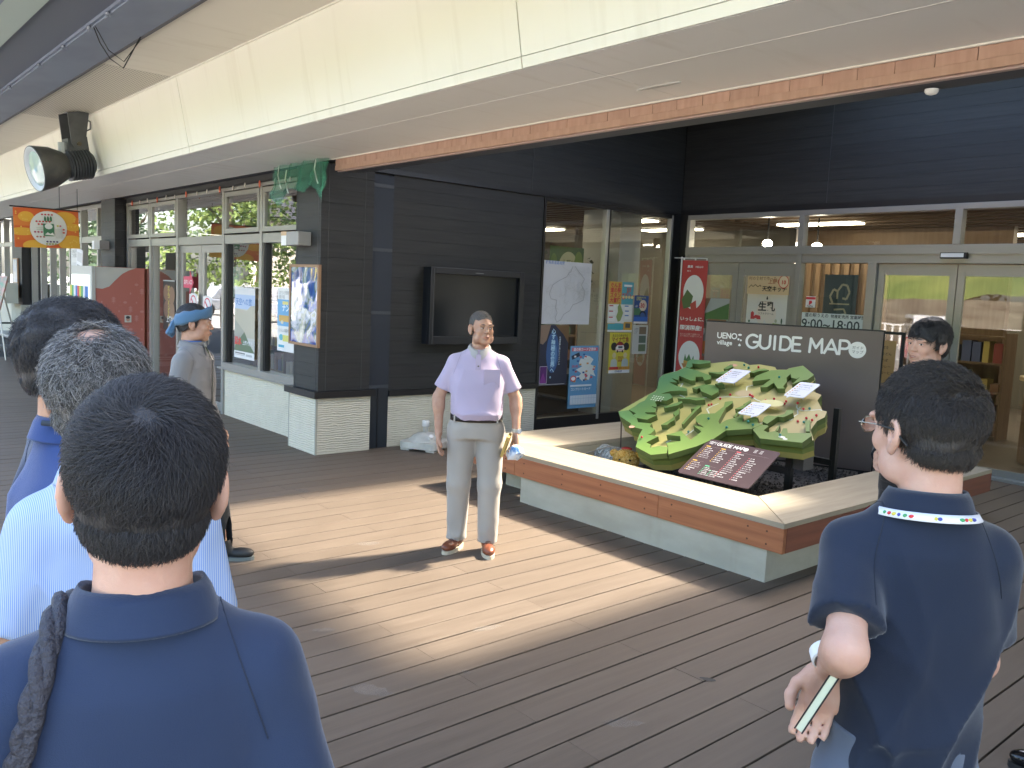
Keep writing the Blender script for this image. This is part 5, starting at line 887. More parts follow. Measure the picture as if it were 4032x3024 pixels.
for nm, P, lb in (('no_entry_sign', (-11.26, YQ - .08, 1.515), 'white sign with a red crossed circle on the right door leaf'), ('no_pets_sign', (-11.9, YQ - .03, 1.53), 'white sign with a red ring on the left door leaf')):
    it = [('r', .2, -.03, .55, .035, (.66, .66, .62)), ('c', .5, .32, .40, .29, (.55, .03, .07)), ('c', .5, .32, .34, .245, (.70, .70, .69)), ('p', [(.2, .16), (.27, .12), (.82, .48), (.74, .53)], (.55, .03, .07)), ('r', .03, .74, .94, .13, (.55, .04, .08)), ('t', '開閉注意', .16, .84, .17, .02, (.75, .72, .7))]
    poster(nm, lb, 'notice', P, 'y', .30, .41, (.70, .70, .69), it)
o = empty('arrow_notice', (-12.18, YQ - .012, 1.69)); tag(o, 'pink red arrow notice pointing right on the left door leaf', 'notice'); o.matrix_world = Matrix.Translation((-12.18, YQ - .012, 1.69)) @ Matrix(((1, 0, 0, 0), (0, 0, -1, 0), (0, 1, 0, 0), (0, 0, 0, 1)))
MB().prism([(0, -.08), (.24, -.08), (.24, -.17), (.39, .0), (.24, .17), (.24, .08), (0, .08)], 0, .002).obj('arrow', mat('arrow pink', (.62, .06, .12), .5), o); vs, fs = text_geo('店内 入口', .072, .01); MB().add([(a + .02, b - .025, .0026) for a, b in vs], fs).obj('print', mt_white, o)
poster('brush_poster', 'dark tall poster with brown portraits and yellow brush letters', 'poster', (-13.12, YQ + .02, 1.70), 'y', .50, .74, (.03, .025, .02), [('c', .3, .25, .28, .16, (.22, .13, .08)), ('c', .72, .3, .26, .18, (.25, .15, .09)), ('c', .35, .58, .3, .18, (.2, .12, .08)), ('c', .75, .6, .24, .16, (.26, .16, .10)), ('t', 'だ\nん\nご\nう\nど\nん', .4, .2, .17, .03, (.6, .5, .08)), ('t', '上野村', .3, .83, .2, .03, (.72, .72, .7)), ('c', .55, .92, .09, .06, (.45, .3, .15)), ('r', 0, 0, 1, .02, (.5, .5, .48))])
o = poster('mascot_tag_poster', 'pale green standing poster behind the right door leaf', 'poster', (-11.06, YQ + .25, 1.92), 'y', .32, .40, (.42, .55, .50), [('c', .35, .06, .15, .07, (.7, .7, .7)), ('c', .45, .3, .15, .1, (.1, .4, .2)), ('r', .1, .6, .3, .3, (.66, .68, .66)), ('r', .6, .55, .3, .06, (.1, .1, .1)), ('r', .6, .75, .3, .05, (.1, .1, .1))])
poster('kanji_plaque', 'small grey brush kanji plaque in the fan light above the shop doors', 'plaque', (-12.3, YA + .03, 2.44), 'y', .5, .11, (.2, .2, .2), [('t', '産直おみやげ', .05, .75, .16, .03, (.5, .5, .5))])
# orange banner hanging in the arcade
Pb = [('r', 0, .2, 1, .25, (.62, .17, .02)), ('r', 0, .52, 1, .3, (.60, .13, .015))]
for x, y, a, b in ((.19, .22, .12, .13), (.78, .22, .18, .16), (.88, .86, .22, .2), (.3, .95, .18, .14), (.12, .6, .2, .1), (.9, .45, .12, .1)): Pb.append(('c', x, y, a, b, (.66, .34, .03)))
for k in range(26): x, y = rng.choice([.08, .15, .2, .86, .92, .95, .8]), rng.uniform(.1, .95); Pb.append(('c', x + rng.uniform(-.05, .05), y, .012, .02, (.70, .42, .06)))
Pb.append(('c', .52, .5, .285, .44, (.62, .60, .52)))
for r_, y, n, c in ((0, .15, 4, (.45, .04, .05)), (1, .33, 5, (.45, .03, .02)), (2, .4, 4, (.45, .03, .02)), (3, .6, 3, (.35, .04, .08)), (4, .72, 3, (.35, .12, .08)), (5, .84, 4, (.08, .04, .10))):
    for k in range(n): Pb.append(('c', (.31 + .03 * (r_ % 3)) + k * .05 + (.12 if r_ in (0, 5) else 0), y, .018, .022, c))
Pb += [('c', .47 + k * .045, .26, .016, .07, (.04, .16, .06)) for k in range(3)] + [('r', .435, .38, .165, .32, (.05, .17, .07)), ('c', .52, .45, .06, .07, (.66, .64, .55)), ('p', [(.46, .66), (.5, .6), (.54, .64), (.58, .6), (.6, .68)], (.66, .64, .55)), ('r', .62, .5, .1, .25, (.52, .5, .42)), ('c', .75, .52, .018, .022, (.55, .06, .03)), ('c', .75, .6, .018, .022, (.55, .06, .03)), ('c', .66, .43, .018, .022, (.45, .42, .06)), ('c', .7, .43, .018, .022, (.5, .12, .15)), ('r', .33, .49, .11, .01, (.35, .4, .2)), ('r', .33, .53, .11, .01, (.35, .4, .2))]
Pb += [('c', .48 + k * .045, .90, .018, .022, (.35, .33, .08)) for k in range(4)]
ob = poster('orange_banner', 'orange fabric banner with a pale circle of little pictures hanging under the eave', 'banner', (-13.9, 2.52, 2.635), Matrix.Rotation(R(2), 3, 'X') @ Matrix(((0, 0, 1), (1, 0, 0), (0, 1, 0))), .85, .56, (.58, .10, .015), Pb, t=.004)
hb = empty('banner_bracket', (-13.9, 2.5, 2.65)); tag(hb, 'thin dark rail and hangers holding the orange banner below the eave', 'bracket'); MB().cyl((0, -.02, 0), (0, .9, .0), .01).obj('rail', mt_blackm, hb); 
for y in (.62, .86): MB().cyl((0, y, 0), (0, y, .34), .004).obj('hanger', mt_blackm, hb)
# vending machine
vm = empty('vending_machine', (-14.62, 3.98, 0)); tag(vm, 'red pink and white vending machine with tree pattern seen from its side', 'vending machine')
vr = mat('machine red', (.40, .125, .095), .5); vw = mat('machine grey white', (.46, .45, .41), .5); bx('body', (-.60, -.35, .08), (.60, .37, 1.86), vr, vm)
for x in (-.5, .5):
    for y in (-.28, .3): bx('foot', (x - .04, y - .04, 0), (x + .04, y + .04, .08), mt_blackm, vm)
wv = MB(); P = [(-.345, 1.855), (.24, 1.855), (.14, 1.82), (.04, 1.76), (-.06, 1.66), (-.15, 1.56), (-.25, 1.52), (-.345, 1.53)]
wv.add([(.6012, y, z) for y, z in P], [tuple(range(len(P) - 1, -1, -1))]); wv.obj('white_wave', vw, vm); sp = MB()
def tree_icon(y, z, s):
    for k in range(3): sp.add([(.602, y - .04 * s, z + k * .03 * s), (.602, y + .04 * s, z + k * .03 * s), (.602, y, z + (k * .03 + .035) * s)], [(0, 1, 2)])
    sp.add([(.602, y - .004, z - .03 * s), (.602, y + .004, z - .03 * s), (.602, y + .004, z), (.602, y - .004, z)], [(0, 1, 2, 3)])
for j in range(11):
    for i in range(4):
        y, z = -.26 + i * .17 + (j % 2) * .08, .2 + j * .14
        if y > .33 or (z > 1.42 and y < .1 + (z - 1.45) * .6): continue
        if (i + j) % 3 == 0: tree_icon(y, z, .9)
        elif (i + j) % 3 == 1: sp.add([(.602, y + .03 * math.cos(t * .52), z + .02 * math.sin(t * .52)) for t in range(12)], [tuple(range(12))])
        else: sp.add([(.602, y + .012 * math.cos(t * .78), z + .018 * math.sin(t * .78)) for t in range(8)], [tuple(range(8))])
for k in range(70):
    y, z = rng.uniform(-.32, .35), rng.uniform(.15, 1.8)
    if z > 1.42 and y < .1 + (z - 1.45) * .6: continue
    sp.add([(.6024, y + .006 * math.cos(t), z + .006 * math.sin(t)) for t in (0, 1.57, 3.14, 4.71)], [(0, 1, 2, 3)])
sp.obj('pattern_print', mat('machine print', (.46, .2, .17), .5), vm)['kind'] = 'stuff'
bx('front_frame', (-.6, -.40, .08), (.6, -.351, 1.86), vw, vm); bx('display_window', (-.52, -.415, .9), (.5, -.401, 1.72), mat('display', (.25, .3, .28), .1, emit=(.8, .9, .8), estr=.25), vm)
for k in range(9):
    for j in range(2): MB().cyl((-.45 + k * .11, -.425, 1.0 + j * .35), (-.45 + k * .11, -.425, 1.2 + j * .35), .03, n=10).obj('bottle', pm([(.6, .1, .1), (.6, .55, .1), (.1, .35, .15), (.7, .7, .7), (.1, .2, .5)][(k + j) % 5]), vm)
bx('edge_strip', (.605, -.37, .08), (.612, -.35, 1.86), mt_alus, vm); bx('coin_panel', (.3, -.418, .75), (.5, -.402, .88), mt_blackm, vm)
poster('face_sticker', 'tiny portrait sticker low on the machine side', 'sticker', (-14.015, 4.05, 1.12), 'x', .10, .11, (.5, .5, .45), [('c', .5, .55, .28, .32, (.45, .25, .18)), ('c', .5, .3, .32, .2, (.03, .03, .03))])
poster('machine_sheet', 'white notice taped above the vending machine', 'notice', (-15.35, 3.62, 2.16), 'y', .5, .5, (.6, .6, .58), [('t', '自動販売機\nご利用案内', .1, .2, .14, .01, (.2, .2, .2)), ('r', .1, .5, .8, .3, (.5, .5, .5))], t=.01)
poster('machine_sheet', 'tilted white leaflet on the vending machine corner', 'notice', (-14.9, 3.6, 2.14), 'y', .34, .5, (.68, .68, .70), [('r', .1, .1, .8, .3, (.5, .5, .5)), ('r', .1, .5, .8, .05, (.3, .3, .3))], t=.01, tilt=R(-8))
# things at the far left
tn = empty('tall_notice_frame', (-22.4, 4.10, 1.55)); tag(tn, 'tall brown framed notice with blue picture and red square on the far pillar', 'notice'); bx('frame', (-.25, -.01, -.45), (.25, .02, .45), wd, tn); bx('picture', (-.2, -.016, -.1), (.2, -.011, .42), mat('blue pic', (.2, .28, .42), .3, col2=(.45, .45, .42), ns=(6, 6, 6)), tn); bx('sheet', (-.2, -.017, -.42), (.15, -.011, -.12), mt_white, tn); bx('red_square', (-.16, -.0195, -.26), (.08, -.0175, -.15), mat('sq red', (.55, .03, .06), .5), tn)
eb = empty('picture_easel', (-19.0, 3.1, 0)); eb.rotation_euler = (0, 0, R(20)); tag(eb, 'thin legged easel with a tilted photo board at the far left', 'easel')
for a, b in (((-.35, 0, 0), (0, 0, 1.85)), ((.35, 0, 0), (0, 0, 1.85)), ((0, .5, 0), (0, .05, 1.8))): MB().cyl(a, b, .014).obj('leg', mt_alus, eb)
q = bx('board', (-.42, -.06, .95), (.42, -.03, 1.62), mat('easel photo', (.2, .3, .2), .3, col2=(.5, .25, .2), ns=(8, 8, 8)), eb); q.rotation_euler = (R(-15), 0, 0)
sb = empty('bench_seat', (-19.6, 3.55, 0)); tag(sb, 'grey metal seat with chrome legs at the far left', 'seat'); bx('seat', (-.9, -.25, .40), (.9, .25, .46), mat('seat grey', (.2, .21, .21), .35), sb, .02)
for x in (-.8, .8):
    for y in (-.2, .2): MB().cyl((x, y, 0), (x, y, .4), .02).obj('leg', mt_alus, sb)
MB().tube([(-.8, -.2, .46), (-.8, -.2, .62), (-.8, .2, .62), (-.8, .2, .46)], .02).obj('armrest', mt_blackm, sb); bx('bag', (-.5, -.2, .06), (.3, .15, .2), mt_blackm, sb, .03)
ab = empty('white_box', (-22.3, 3.95, .98)); tag(ab, 'white and red box on the far pillar plinth', 'box'); bx('body', (-.4, -.15, 0), (.4, .1, .45), mat('box cream', (.5, .5, .42), .5), ab); bx('red_label', (-.38, -.155, .08), (-.1, -.151, .38), mat('lab red', (.5, .12, .08), .5), ab)
# small litter on the deck
msc = mat('pale scuff', (.42, .39, .35), .8, alpha=.16, col2=(.3, .28, .25), ns=(30, 30, 30))
for x, y, r_, sx, rot in ((-3.05, 1.9, .05, 2.2, .5), (-3.75, 2.05, .03, 2, 1.0), (-2.95, 2.35, .02, 1.5, 0), (-4.9, 3.0, .04, 2.2, 1.2), (-2.2, 2.6, .035, 2.5, .9), (-6.5, 3.3, .05, 2, .4), (-3.3, 2.75, .03, 3, 1.4), (-1.6, 3.2, .04, 2, .2)):
    o = blotch('scuff_mark', x, y, r_, msc, sx, rot, .0032); tag(o, kind='structure')
lf = blotch('dark_leaf', -2.24, 3.24, .022, mat('dark leaf', (.02, .02, .02), .6), 1.6, .4); tag(lf, 'small dark leaf lying on the deck boards', 'leaf')
# ------------------------------------------------------------------ figures: signed distance fields meshed with surface nets
def surfnet(F, gx, gy, gz):
    s = F < 0; nx, ny, nz = F.shape
    cnt = np.zeros((nx - 1, ny - 1, nz - 1), np.int8)
    for i in (0, 1):
        for j in (0, 1):
            for k in (0, 1): cnt += s[i:nx - 1 + i, j:ny - 1 + j, k:nz - 1 + k]
    act = (cnt > 0) & (cnt < 8); I, J, K = np.nonzero(act); idx = -np.ones(act.shape, np.int64); idx[I, J, K] = np.arange(len(I))
    pos = np.zeros((len(I), 3)); num = np.zeros(len(I)); G = (gx, gy, gz)
    cor = [(a, b, c) for a in (0, 1) for b in (0, 1) for c in (0, 1)]
    for a in range(8):
        for b in range(a + 1, 8):
            ca, cb_ = cor[a], cor[b]
            if sum(abs(p - q) for p, q in zip(ca, cb_)) != 1: continue
            fa = F[I + ca[0], J + ca[1], K + ca[2]]; fb = F[I + cb_[0], J + cb_[1], K + cb_[2]]; m = (fa < 0) != (fb < 0)
            t = np.where(m, fa / np.where(fa == fb, 1, fa - fb), 0)
            for d, (g, ix) in enumerate(zip(G, (I, J, K))):
                pa = g[ix + ca[d]]; pb = g[ix + cb_[d]]; pos[:, d] += np.where(m, pa + (pb - pa) * t, 0)
            num += m
    pos /= num[:, None]; quads = []
    for ax in range(3):
        A = [slice(None)] * 3; B = [slice(None)] * 3; A[ax] = slice(0, -1); B[ax] = slice(1, None)
        sa, sb_ = s[tuple(A)], s[tuple(B)]; ch = sa != sb_; o1, o2 = [(1, 2), (2, 0), (0, 1)][ax]
        e = np.argwhere(ch); e = e[(e[:, o1] > 0) & (e[:, o2] > 0) & (e[:, o1] < F.shape[o1] - 1) & (e[:, o2] < F.shape[o2] - 1)]
        def cell(d1, d2): c = e.copy(); c[:, o1] -= d1; c[:, o2] -= d2; return idx[c[:, 0], c[:, 1], c[:, 2]]
        q = np.stack([cell(1, 1), cell(0, 1), cell(0, 0), cell(1, 0)], 1); flip = ~sa[e[:, 0], e[:, 1], e[:, 2]]; q[flip] = q[flip][:, ::-1]; quads.append(q)
    q = np.concatenate(quads); return pos, q[(q >= 0).all(1)]
class Field:
    def __init__(s, gx, gy, gz): s.g = (np.asarray(gx), np.asarray(gy), np.asarray(gz)); s.F = np.full([len(q) for q in s.g], .3, np.float32)
    def _sl(s, lo, hi, pad):
        sl = []
        for g, a, b in zip(s.g, lo, hi): sl.append(slice(max(0, np.searchsorted(g, a - pad)), min(len(g), np.searchsorted(g, b + pad) + 1)))
        return tuple(sl)
    def apply(s, fn, lo, hi, k=.01, op='u'):
        sl = s._sl(lo, hi, .035 + k); X = s.g[0][sl[0]][:, None, None]; Y = s.g[1][sl[1]][None, :, None]; Z = s.g[2][sl[2]][None, None, :]
        if 0 in (X.size, Y.size, Z.size): return
        d = fn(X, Y, Z); A = s.F[sl]
        if op == 'u': h = np.clip(.5 + .5 * (A - d) / k, 0, 1); s.F[sl] = A * (1 - h) + d * h - k * h * (1 - h)
        elif op == 's': d = -d; h = np.clip(.5 - .5 * (A - d) / k, 0, 1); s.F[sl] = A * (1 - h) + d * h + k * h * (1 - h)
        elif op == 'i': s.F[sl] = np.maximum(A, d)
        elif op == 'a': s.F[sl] = A + d
    def ell(s, c, r, k=.01, M=None, op='u'):
        c = np.array(c, float); r = np.array(r, float); R3 = np.array(M)[:3, :3] if M is not None else np.eye(3); m = max(r)
        def fn(X, Y, Z):
            x, y, z = X - c[0], Y - c[1], Z - c[2]; q = [(R3[0, i] * x + R3[1, i] * y + R3[2, i] * z) / r[i] for i in range(3)]
            k0 = np.sqrt(q[0] ** 2 + q[1] ** 2 + q[2] ** 2) + 1e-6; k1 = np.sqrt(sum((q[i] / r[i]) ** 2 for i in range(3))) + 1e-6; return k0 * (k0 - 1) / k1
        s.apply(fn, c - m, c + m, k, op)
    def cap(s, a, b, ra, rb=None, k=.01, op='u', flat=None):
        a = np.array(a, float); b = np.array(b, float); rb = ra if rb is None else rb; d = b - a; dd = float(d @ d) + 1e-9; m = max(ra, rb)
        def fn(X, Y, Z):
            x, y, z = X - a[0], Y - a[1], Z - a[2]; t = np.clip((x * d[0] + y * d[1] + z * d[2]) / dd, 0, 1)
            x, y, z = x - t * d[0], y - t * d[1], z - t * d[2]
            return np.sqrt(x * x + y * y + z * z) - (ra + (rb - ra) * t)
        s.apply(fn, np.minimum(a, b) - m, np.maximum(a, b) + m, k, op)
    def loft(s, tab, k=.01, c=(0, 0), yaw=0.0, p=2.4):
        """tab rows: z, half width, half depth, centre x, centre y"""
        t = np.array([list(r) + [0] * (5 - len(r)) for r in tab], float); z0, z1 = t[0, 0], t[-1, 0]; cy, sy = math.cos(yaw), math.sin(yaw)
        def fn(X, Y, Z):
            f = [np.interp(Z, t[:, 0], t[:, i]) for i in range(1, 5)]; x0, y0 = X - c[0], Y - c[1]; x = x0 * cy + y0 * sy - f[2]; y = -x0 * sy + y0 * cy - f[3]
            q = (np.abs(x / f[0]) ** p + np.abs(y / f[1]) ** p) ** (1 / p); d = (q - 1) * np.minimum(f[0], f[1]); return np.maximum(d, np.maximum(z0 - Z, Z - z1))
        w = float(max(t[:, 1].max(), t[:, 2].max()) + np.abs(t[:, 3:]).max()); s.apply(fn, (c[0] - w, c[1] - w, z0), (c[0] + w, c[1] + w, z1), k)
    def plane(s, n, d, lo, hi):
        """keep n.p < d"""
        s.apply(lambda X, Y, Z: n[0] * X + n[1] * Y + n[2] * Z - d, lo, hi, 0, 'i')
    def folds(s, amp, seed, lo, hi, dirs=None, fr=22, mask=None):
        r = np.random.default_rng(seed)
        W = [(r.normal(0, 1, 3), r.uniform(0, 6.28), r.uniform(.7, 1.5)) for _ in range(5)]
        def fn(X, Y, Z):
            o = 0
            for v, ph, f in W:
                v = v / np.linalg.norm(v); wob = .6 * np.sin(X * 9 * v[1] + Z * 7 * v[0] + ph * 2) + .5 * np.sin(Z * 11 + Y * 8 + ph)
                q = 1 - np.abs(np.sin(((X * v[0] * 1.3 + Y * v[1] + Z * v[2] * .7) * fr * f + wob * 2.2 + ph) * .5)); w2 = .5 + .5 * np.sin(X * 13 * v[2] + Z * 9 * v[1] + ph * 3); o = o - (q ** 3 - .2) * w2
            o = o * (amp * 1.15)
            return o * mask(X, Y, Z) if mask is not None else o
        s.apply(fn, lo, hi, 0, 'a')
    def mesh(s, name, m, parent, origin=(0, 0, 0)):
        p, q = surfnet(s.F, *s.g); me = bpy.data.meshes.new(name); p = p - np.array(origin)
        me.vertices.add(len(p)); me.vertices.foreach_set('co', p.astype(np.float32).ravel()); me.loops.add(q.size); me.loops.foreach_set('vertex_index', q.astype(np.int32).ravel())
        me.polygons.add(len(q)); me.polygons.foreach_set('loop_start', np.arange(0, q.size, 4, dtype=np.int32)); me.polygons.foreach_set('use_smooth', np.ones(len(q), bool)); me.materials.append(m); me.update(calc_edges=True); me.validate()
        o = bpy.data.objects.new(name, me); return link(o, parent)
def grid(segs):
    """segs: [(start, end, step), ...] contiguous"""
    out = []
    for a, b, h in segs: out += list(np.arange(a, b - 1e-6, h))
    out.append(segs[-1][1]); return np.array(out)
def rotz(a): c, s = math.cos(a), math.sin(a); return np.array([[c, -s, 0], [s, c, 0], [0, 0, 1]])
def rotx(a): c, s = math.cos(a), math.sin(a); return np.array([[1, 0, 0], [0, c, -s], [0, s, c]])
def roty(a): c, s = math.cos(a), math.sin(a); return np.array([[c, 0, s], [0, 1, 0], [-s, 0, c]])

def person(loc, face, label, s=1.0, girth=1.0, head=(0, 0, 0), arms=None, shirt='polo', mshirt=None, mtrou=None, mskin=None, mshoe=None, res=.007, hres=.0035, hair=None, feet=None, belly=.0, seed=1, sleeve='short', mouth='closed', age=0, hand=('relax', 'relax'), group='people listening on the deck', headshift=(0, 0), fold=.004, blur_legs=False, tuck=False, armr=1.0):
    """local frame: front is -Y, the person's left is +X, feet on z = 0; everything is scaled by s"""
    root = empty('person', (loc[0], loc[1], 0), math.atan2(face[0], -face[1])); tag(root, label, 'person', group)
    g = girth; A = dict(ls=(.150 * g, 0, 1.345), le=(.222 * g, .03, 1.09), lw=(.25 * g, -.04, .865), rs=(-.150 * g, 0, 1.345), re=(-.222 * g, .03, 1.09), rw=(-.25 * g, -.04, .865)); A.update(arms or {})
    A = {k: np.array(v, float) for k, v in A.items()}; FT = dict(l=(.10, -.0, 0, .25), r=(-.10, .0, 0, -.25)); FT.update(feet or {})
    S = s; zs = 1.0
    # --- head frame
    HR = rotz(head[0]) @ rotx(head[1]) @ roty(head[2]); neck = np.array([headshift[0] * .5, .012 + headshift[1] * .5, 1.44]); HO = np.array([headshift[0], .0 + headshift[1], 1.475]) ; piv = np.array([0, .03, .03])
    def H(p): return HO + piv + HR @ (np.array(p, float) - piv)
    gx = grid([(-.42 * g - .02, -.17, res), (-.17, .17, hres * 1.15), (.17, .42 * g + .02, res)]); ys = [A[k][1] for k in A]; ylo = min(-.24, min(ys) - .2) if arms else -.24
    gx = grid([(min(-.36 * g, min(A[k][0] for k in A) - .12), -.15, res), (-.15, .15, hres * 1.1), (.15, max(.36 * g, max(A[k][0] for k in A) + .12), res)])
    handz = [(A['lw'][2] - .24, A['lw'][2] + .03), (A['rw'][2] - .24, A['rw'][2] + .03)]
    zb = [(-.0, .3, .014), (.3, min(h[0] for h in handz), .012), (min(h[0] for h in handz), max(h[1] for h in handz), min(res, .0052)), (max(h[1] for h in handz), 1.40, res * 1.15), (1.40, 1.76, hres)]
    zb = [q for q in zb if q[1] - q[0] > .005]
    gy = grid([(ylo, .17, min(res, .0055)), (.17, .26, res)])
    F = Field(gx, gy, grid(zb)); h = {}
    # trunk, legs
    F.loft([(.85, .13 * g, .085 * g), (.92, .155 * g, .105 * g), (1.05, .145 * g, .10 * g + belly * .6), (1.2, .150 * g, .095 * g + belly * .3), (1.30, .142 * g, .088), (1.36, .100, .066), (1.41, .062, .055), (1.45, .052, .052)], .03)
    F.cap(neck + [0, .012, -.05], H((0, .028, .05)), .060, .052, .025)
    for sd in ('l', 'r'):
        sg_ = 1 if sd == 'l' else -1; fx, fy, fz, fa = FT[sd]; hip = (sg_ * .085, 0, .88); ank = (fx, fy + .03, .09); kn = ((fx * .8 + sg_ * .02), (fy + .0) * .5 - .01, .49)
        F.cap(hip, kn, .072, .048, .03); F.cap(kn, ank, .048, .034, .02); F.cap(ank, (fx, fy + .0, .06), .034, .03, .02)
        S_, E_, Wr = A[sd + 's'], A[sd + 'e'], A[sd + 'w']; F.cap(S_, E_, .044 * armr, .041 * armr, .03); F.cap(E_, Wr, .040 * armr, .027, .02); F.ell(E_ + (Wr - E_) * .22, (.040 * armr, .040 * armr, .06), .03, M=np.array(Vector(Wr - E_).to_track_quat('Z', 'Y').to_matrix()))
        d = (Wr - E_) / np.linalg.norm(Wr - E_); spec = hand[0] if sd == 'l' else hand[1]
        dh = d.copy(); inn = np.array([-sg_, -.15, 0.0])          # palm looks inward
        if isinstance(spec, dict): dh = np.array(spec.get('dir', d), float); dh /= np.linalg.norm(dh); inn = np.array(spec.get('palm', inn), float)
        inn = inn - dh * (inn @ dh); inn /= np.linalg.norm(inn); ac = np.cross(dh, inn) * (1 if sd == 'l' else -1)    # across palm, towards the thumb side (front)
        if not isinstance(spec, dict) and ac[1] > 0: ac = -ac
        if isinstance(spec, dict) and 'thumb' in spec:
            t_ = np.array(spec['thumb'], float); ac = ac if ac @ t_ > 0 else -ac
        B = np.stack([ac, dh, inn], 1); curl = spec.get('curl', .35) if isinstance(spec, dict) else .35
        P = lambda a, b, c: Wr + B @ np.array([a, b, c], float)
        F.ell(P(0, .045, 0), (.040, .052, .017), .012, M=B); F.ell(P(.0, .075, .0), (.037, .022, .013), .008, M=B); F.ell(P(.024, .03, .01), (.018, .032, .015), .01, M=B)
        for q, (ox, ln, rr) in enumerate(((.029, .072, .0092), (.010, .080, .0095), (-.010, .074, .009), (-.028, .058, .008))):
            p0 = P(ox, .082, 0); an = curl * (.6 + .15 * q); L_ = [.43, .32, .25]; cur = p0; ang = an * .7
            for w_ in L_:
                nx = cur + B @ np.array([ox * .06 * w_, math.cos(ang) * ln * w_, math.sin(ang) * ln * w_]); F.cap(cur, nx, rr, rr * .9, .0035); cur = nx; ang += an
        th = [P(.03, .02, .006), P(.048, .052, .014), P(.052, .078, .024), P(.046, .098, .03)]
        for a_, b_ in zip(th, th[1:]): F.cap(a_, b_, .0125, .0105, .005)
    # --- head
    w = 1.0
    F.ell(H((0, .018, .152)), (.0745, .094, .082), .015, HR); F.ell(H((0, -.030, .105)), (.062, .062, .080), .02, HR); F.ell(H((0, -.035, .045)), (.050 + .006 * age, .050, .040), .02, HR); F.ell(H((0, -.066, .020)), (.026, .022, .018), .018, HR)
    for q in (-1, 1):
        F.ell(H((q * .038, -.060, .088)), (.024, .022, .024), .015, HR); F.ell(H((q * .030, -.084, .136)), (.027, .012, .010), .010, HR); F.ell(H((q * .047, -.02, .04)), (.018, .035, .03), .02, HR)
        if age: F.ell(H((q * .05, -.045, .045)), (.018, .028, .028), .015, HR)
        F.ell(H((q * .031, -.0925, .119)), (.0175, .008, .011), .006, HR, op='s')
        F.ell(H((q * .031, -.076, .118)), (.0145, .0125, .0125), .002, HR)
        F.ell(H((q * .031, -.0795, .1235)), (.0165, .0105, .0055), .004, HR); F.ell(H((q * .031, -.079, .1105)), (.0155, .0095, .0035), .004, HR)
        # ear: rim, bowl, lobe
        ER = HR @ rotz(q * -.35) @ rotx(-.12)
        F.ell(H((q * .082, .014, .108)), (.0105, .0205, .0335), .006, ER); F.ell(H((q * .0895, .012, .112)), (.0055, .0125, .020), .003, ER, op='s'); F.ell(H((q * .080, .006, .079)), (.008, .011, .012), .005, ER)
    F.cap(H((0, -.084, .130)), H((0, -.105, .093)), .0085, .0115, .008); F.ell(H((0, -.104, .088)), (.0125, .011, .009), .006, HR)
    for q in (-1, 1): F.ell(H((q * .0115, -.097, .086)), (.0085, .010, .0075), .004, HR); F.ell(H((q * .0065, -.103, .0795)), (.0035, .005, .003), .002, HR, op='s')
    F.ell(H((0, -.0875, .055)), (.024, .012, .017), .01, HR); F.ell(H((0, -.0965, .0585)), (.020, .007, .0048), .003, HR); F.ell(H((0, -.0950, .0495)), (.017, .0075, .0055), .003, HR)
    F.ell(H((0, -.104, .0540)), (.021, .008, .0013 if mouth == 'closed' else .0045), .0015, HR, op='s')
    body = F.mesh('body', mskin or mt_skin, root); body.scale = (S, S, S)
    def put(o): o.scale = (S, S, S); return o
    def hb_(name, m, fn, sub=None):
        mb = MB(); fn(mb); o = mb.obj(name, m, root, True); return put(o)
    He = Matrix([list(HR[0]) + [0], list(HR[1]) + [0], list(HR[2]) + [0], [0, 0, 0, 1]])
    if hair is None or not hair.get('noface'):
        ew = mat('eye white', (.55, .52, .48), .25); ei = mat('iris dark', (.02, .012, .008), .12); eb_ = mat('brow hair', (.03, .025, .022) if age < 1 else (.07, .06, .055), .8); li = mat('lip', (.38, .16, .12), .5)
        for q in (-1, 1):
            hb_('eye', ew, lambda m: m.ell(H((q * .031, -.0815, .1165)), (.0122, .0086, .0062), 8, 0, He)); hb_('iris', ei, lambda m: m.ell(H((q * .031 + (.0035 if head[0] else 0) * (1 if head[0] > 0 else -1), -.0868, .1168)), (.0052, .004, .0054), 8, 0, He))
            hb_('eyebrow', eb_, lambda m: m.tube([H((q * .013, -.0965, .1375)), H((q * .026, -.0975, .1425)), H((q * .040, -.0905, .1405)), H((q * .049, -.080, .1355))], [.0018, .0032, .0028, .001], 6))
            hb_('eyelid_line', mat('lid line', (.10, .05, .035), .7), lambda m: m.tube([H((q * .018, -.0855, .1175)), H((q * .026, -.0905, .1222)), H((q * .036, -.0895, .1222)), H((q * .045, -.082, .1185))], [.0005, .0012, .0012, .0006], 5))
        hb_('lips', li, lambda m: (m.tube([H((-.0215, -.0975, .0545)), H((-.009, -.1032, .0582)), H((0, -.1040, .0570)), H((.009, -.1032, .0582)), H((.0215, -.0975, .0545))], [.0008, .0028, .0026, .0028, .0008], 6), m.tube([H((-.019, -.0975, .0525)), H((0, -.1030, .0500)), H((.019, -.0975, .0525))], [.0008, .0036, .0008], 6)))
        if mouth == 'open': hb_('teeth', mat('teeth', (.6, .57, .5), .3), lambda m: m.ell(H((0, -.0965, .0545)), (.013, .005, .004), 6, 0, He))
    # --- shirt
    lo, hi = (min(gx[0], -.4), ylo, .78), (max(gx[-1], .4), .26, 1.5)
    rs_ = max(res, .0062) if not blur_legs else max(res, .007)
    Fs = Field(grid([(gx[0] - .02, gx[-1] + .02, rs_)]), grid([(ylo - .02, .26, rs_)]), grid([(.74, 1.53, rs_)]))
    e = .018; be_ = belly; hem = .95 if tuck else .86
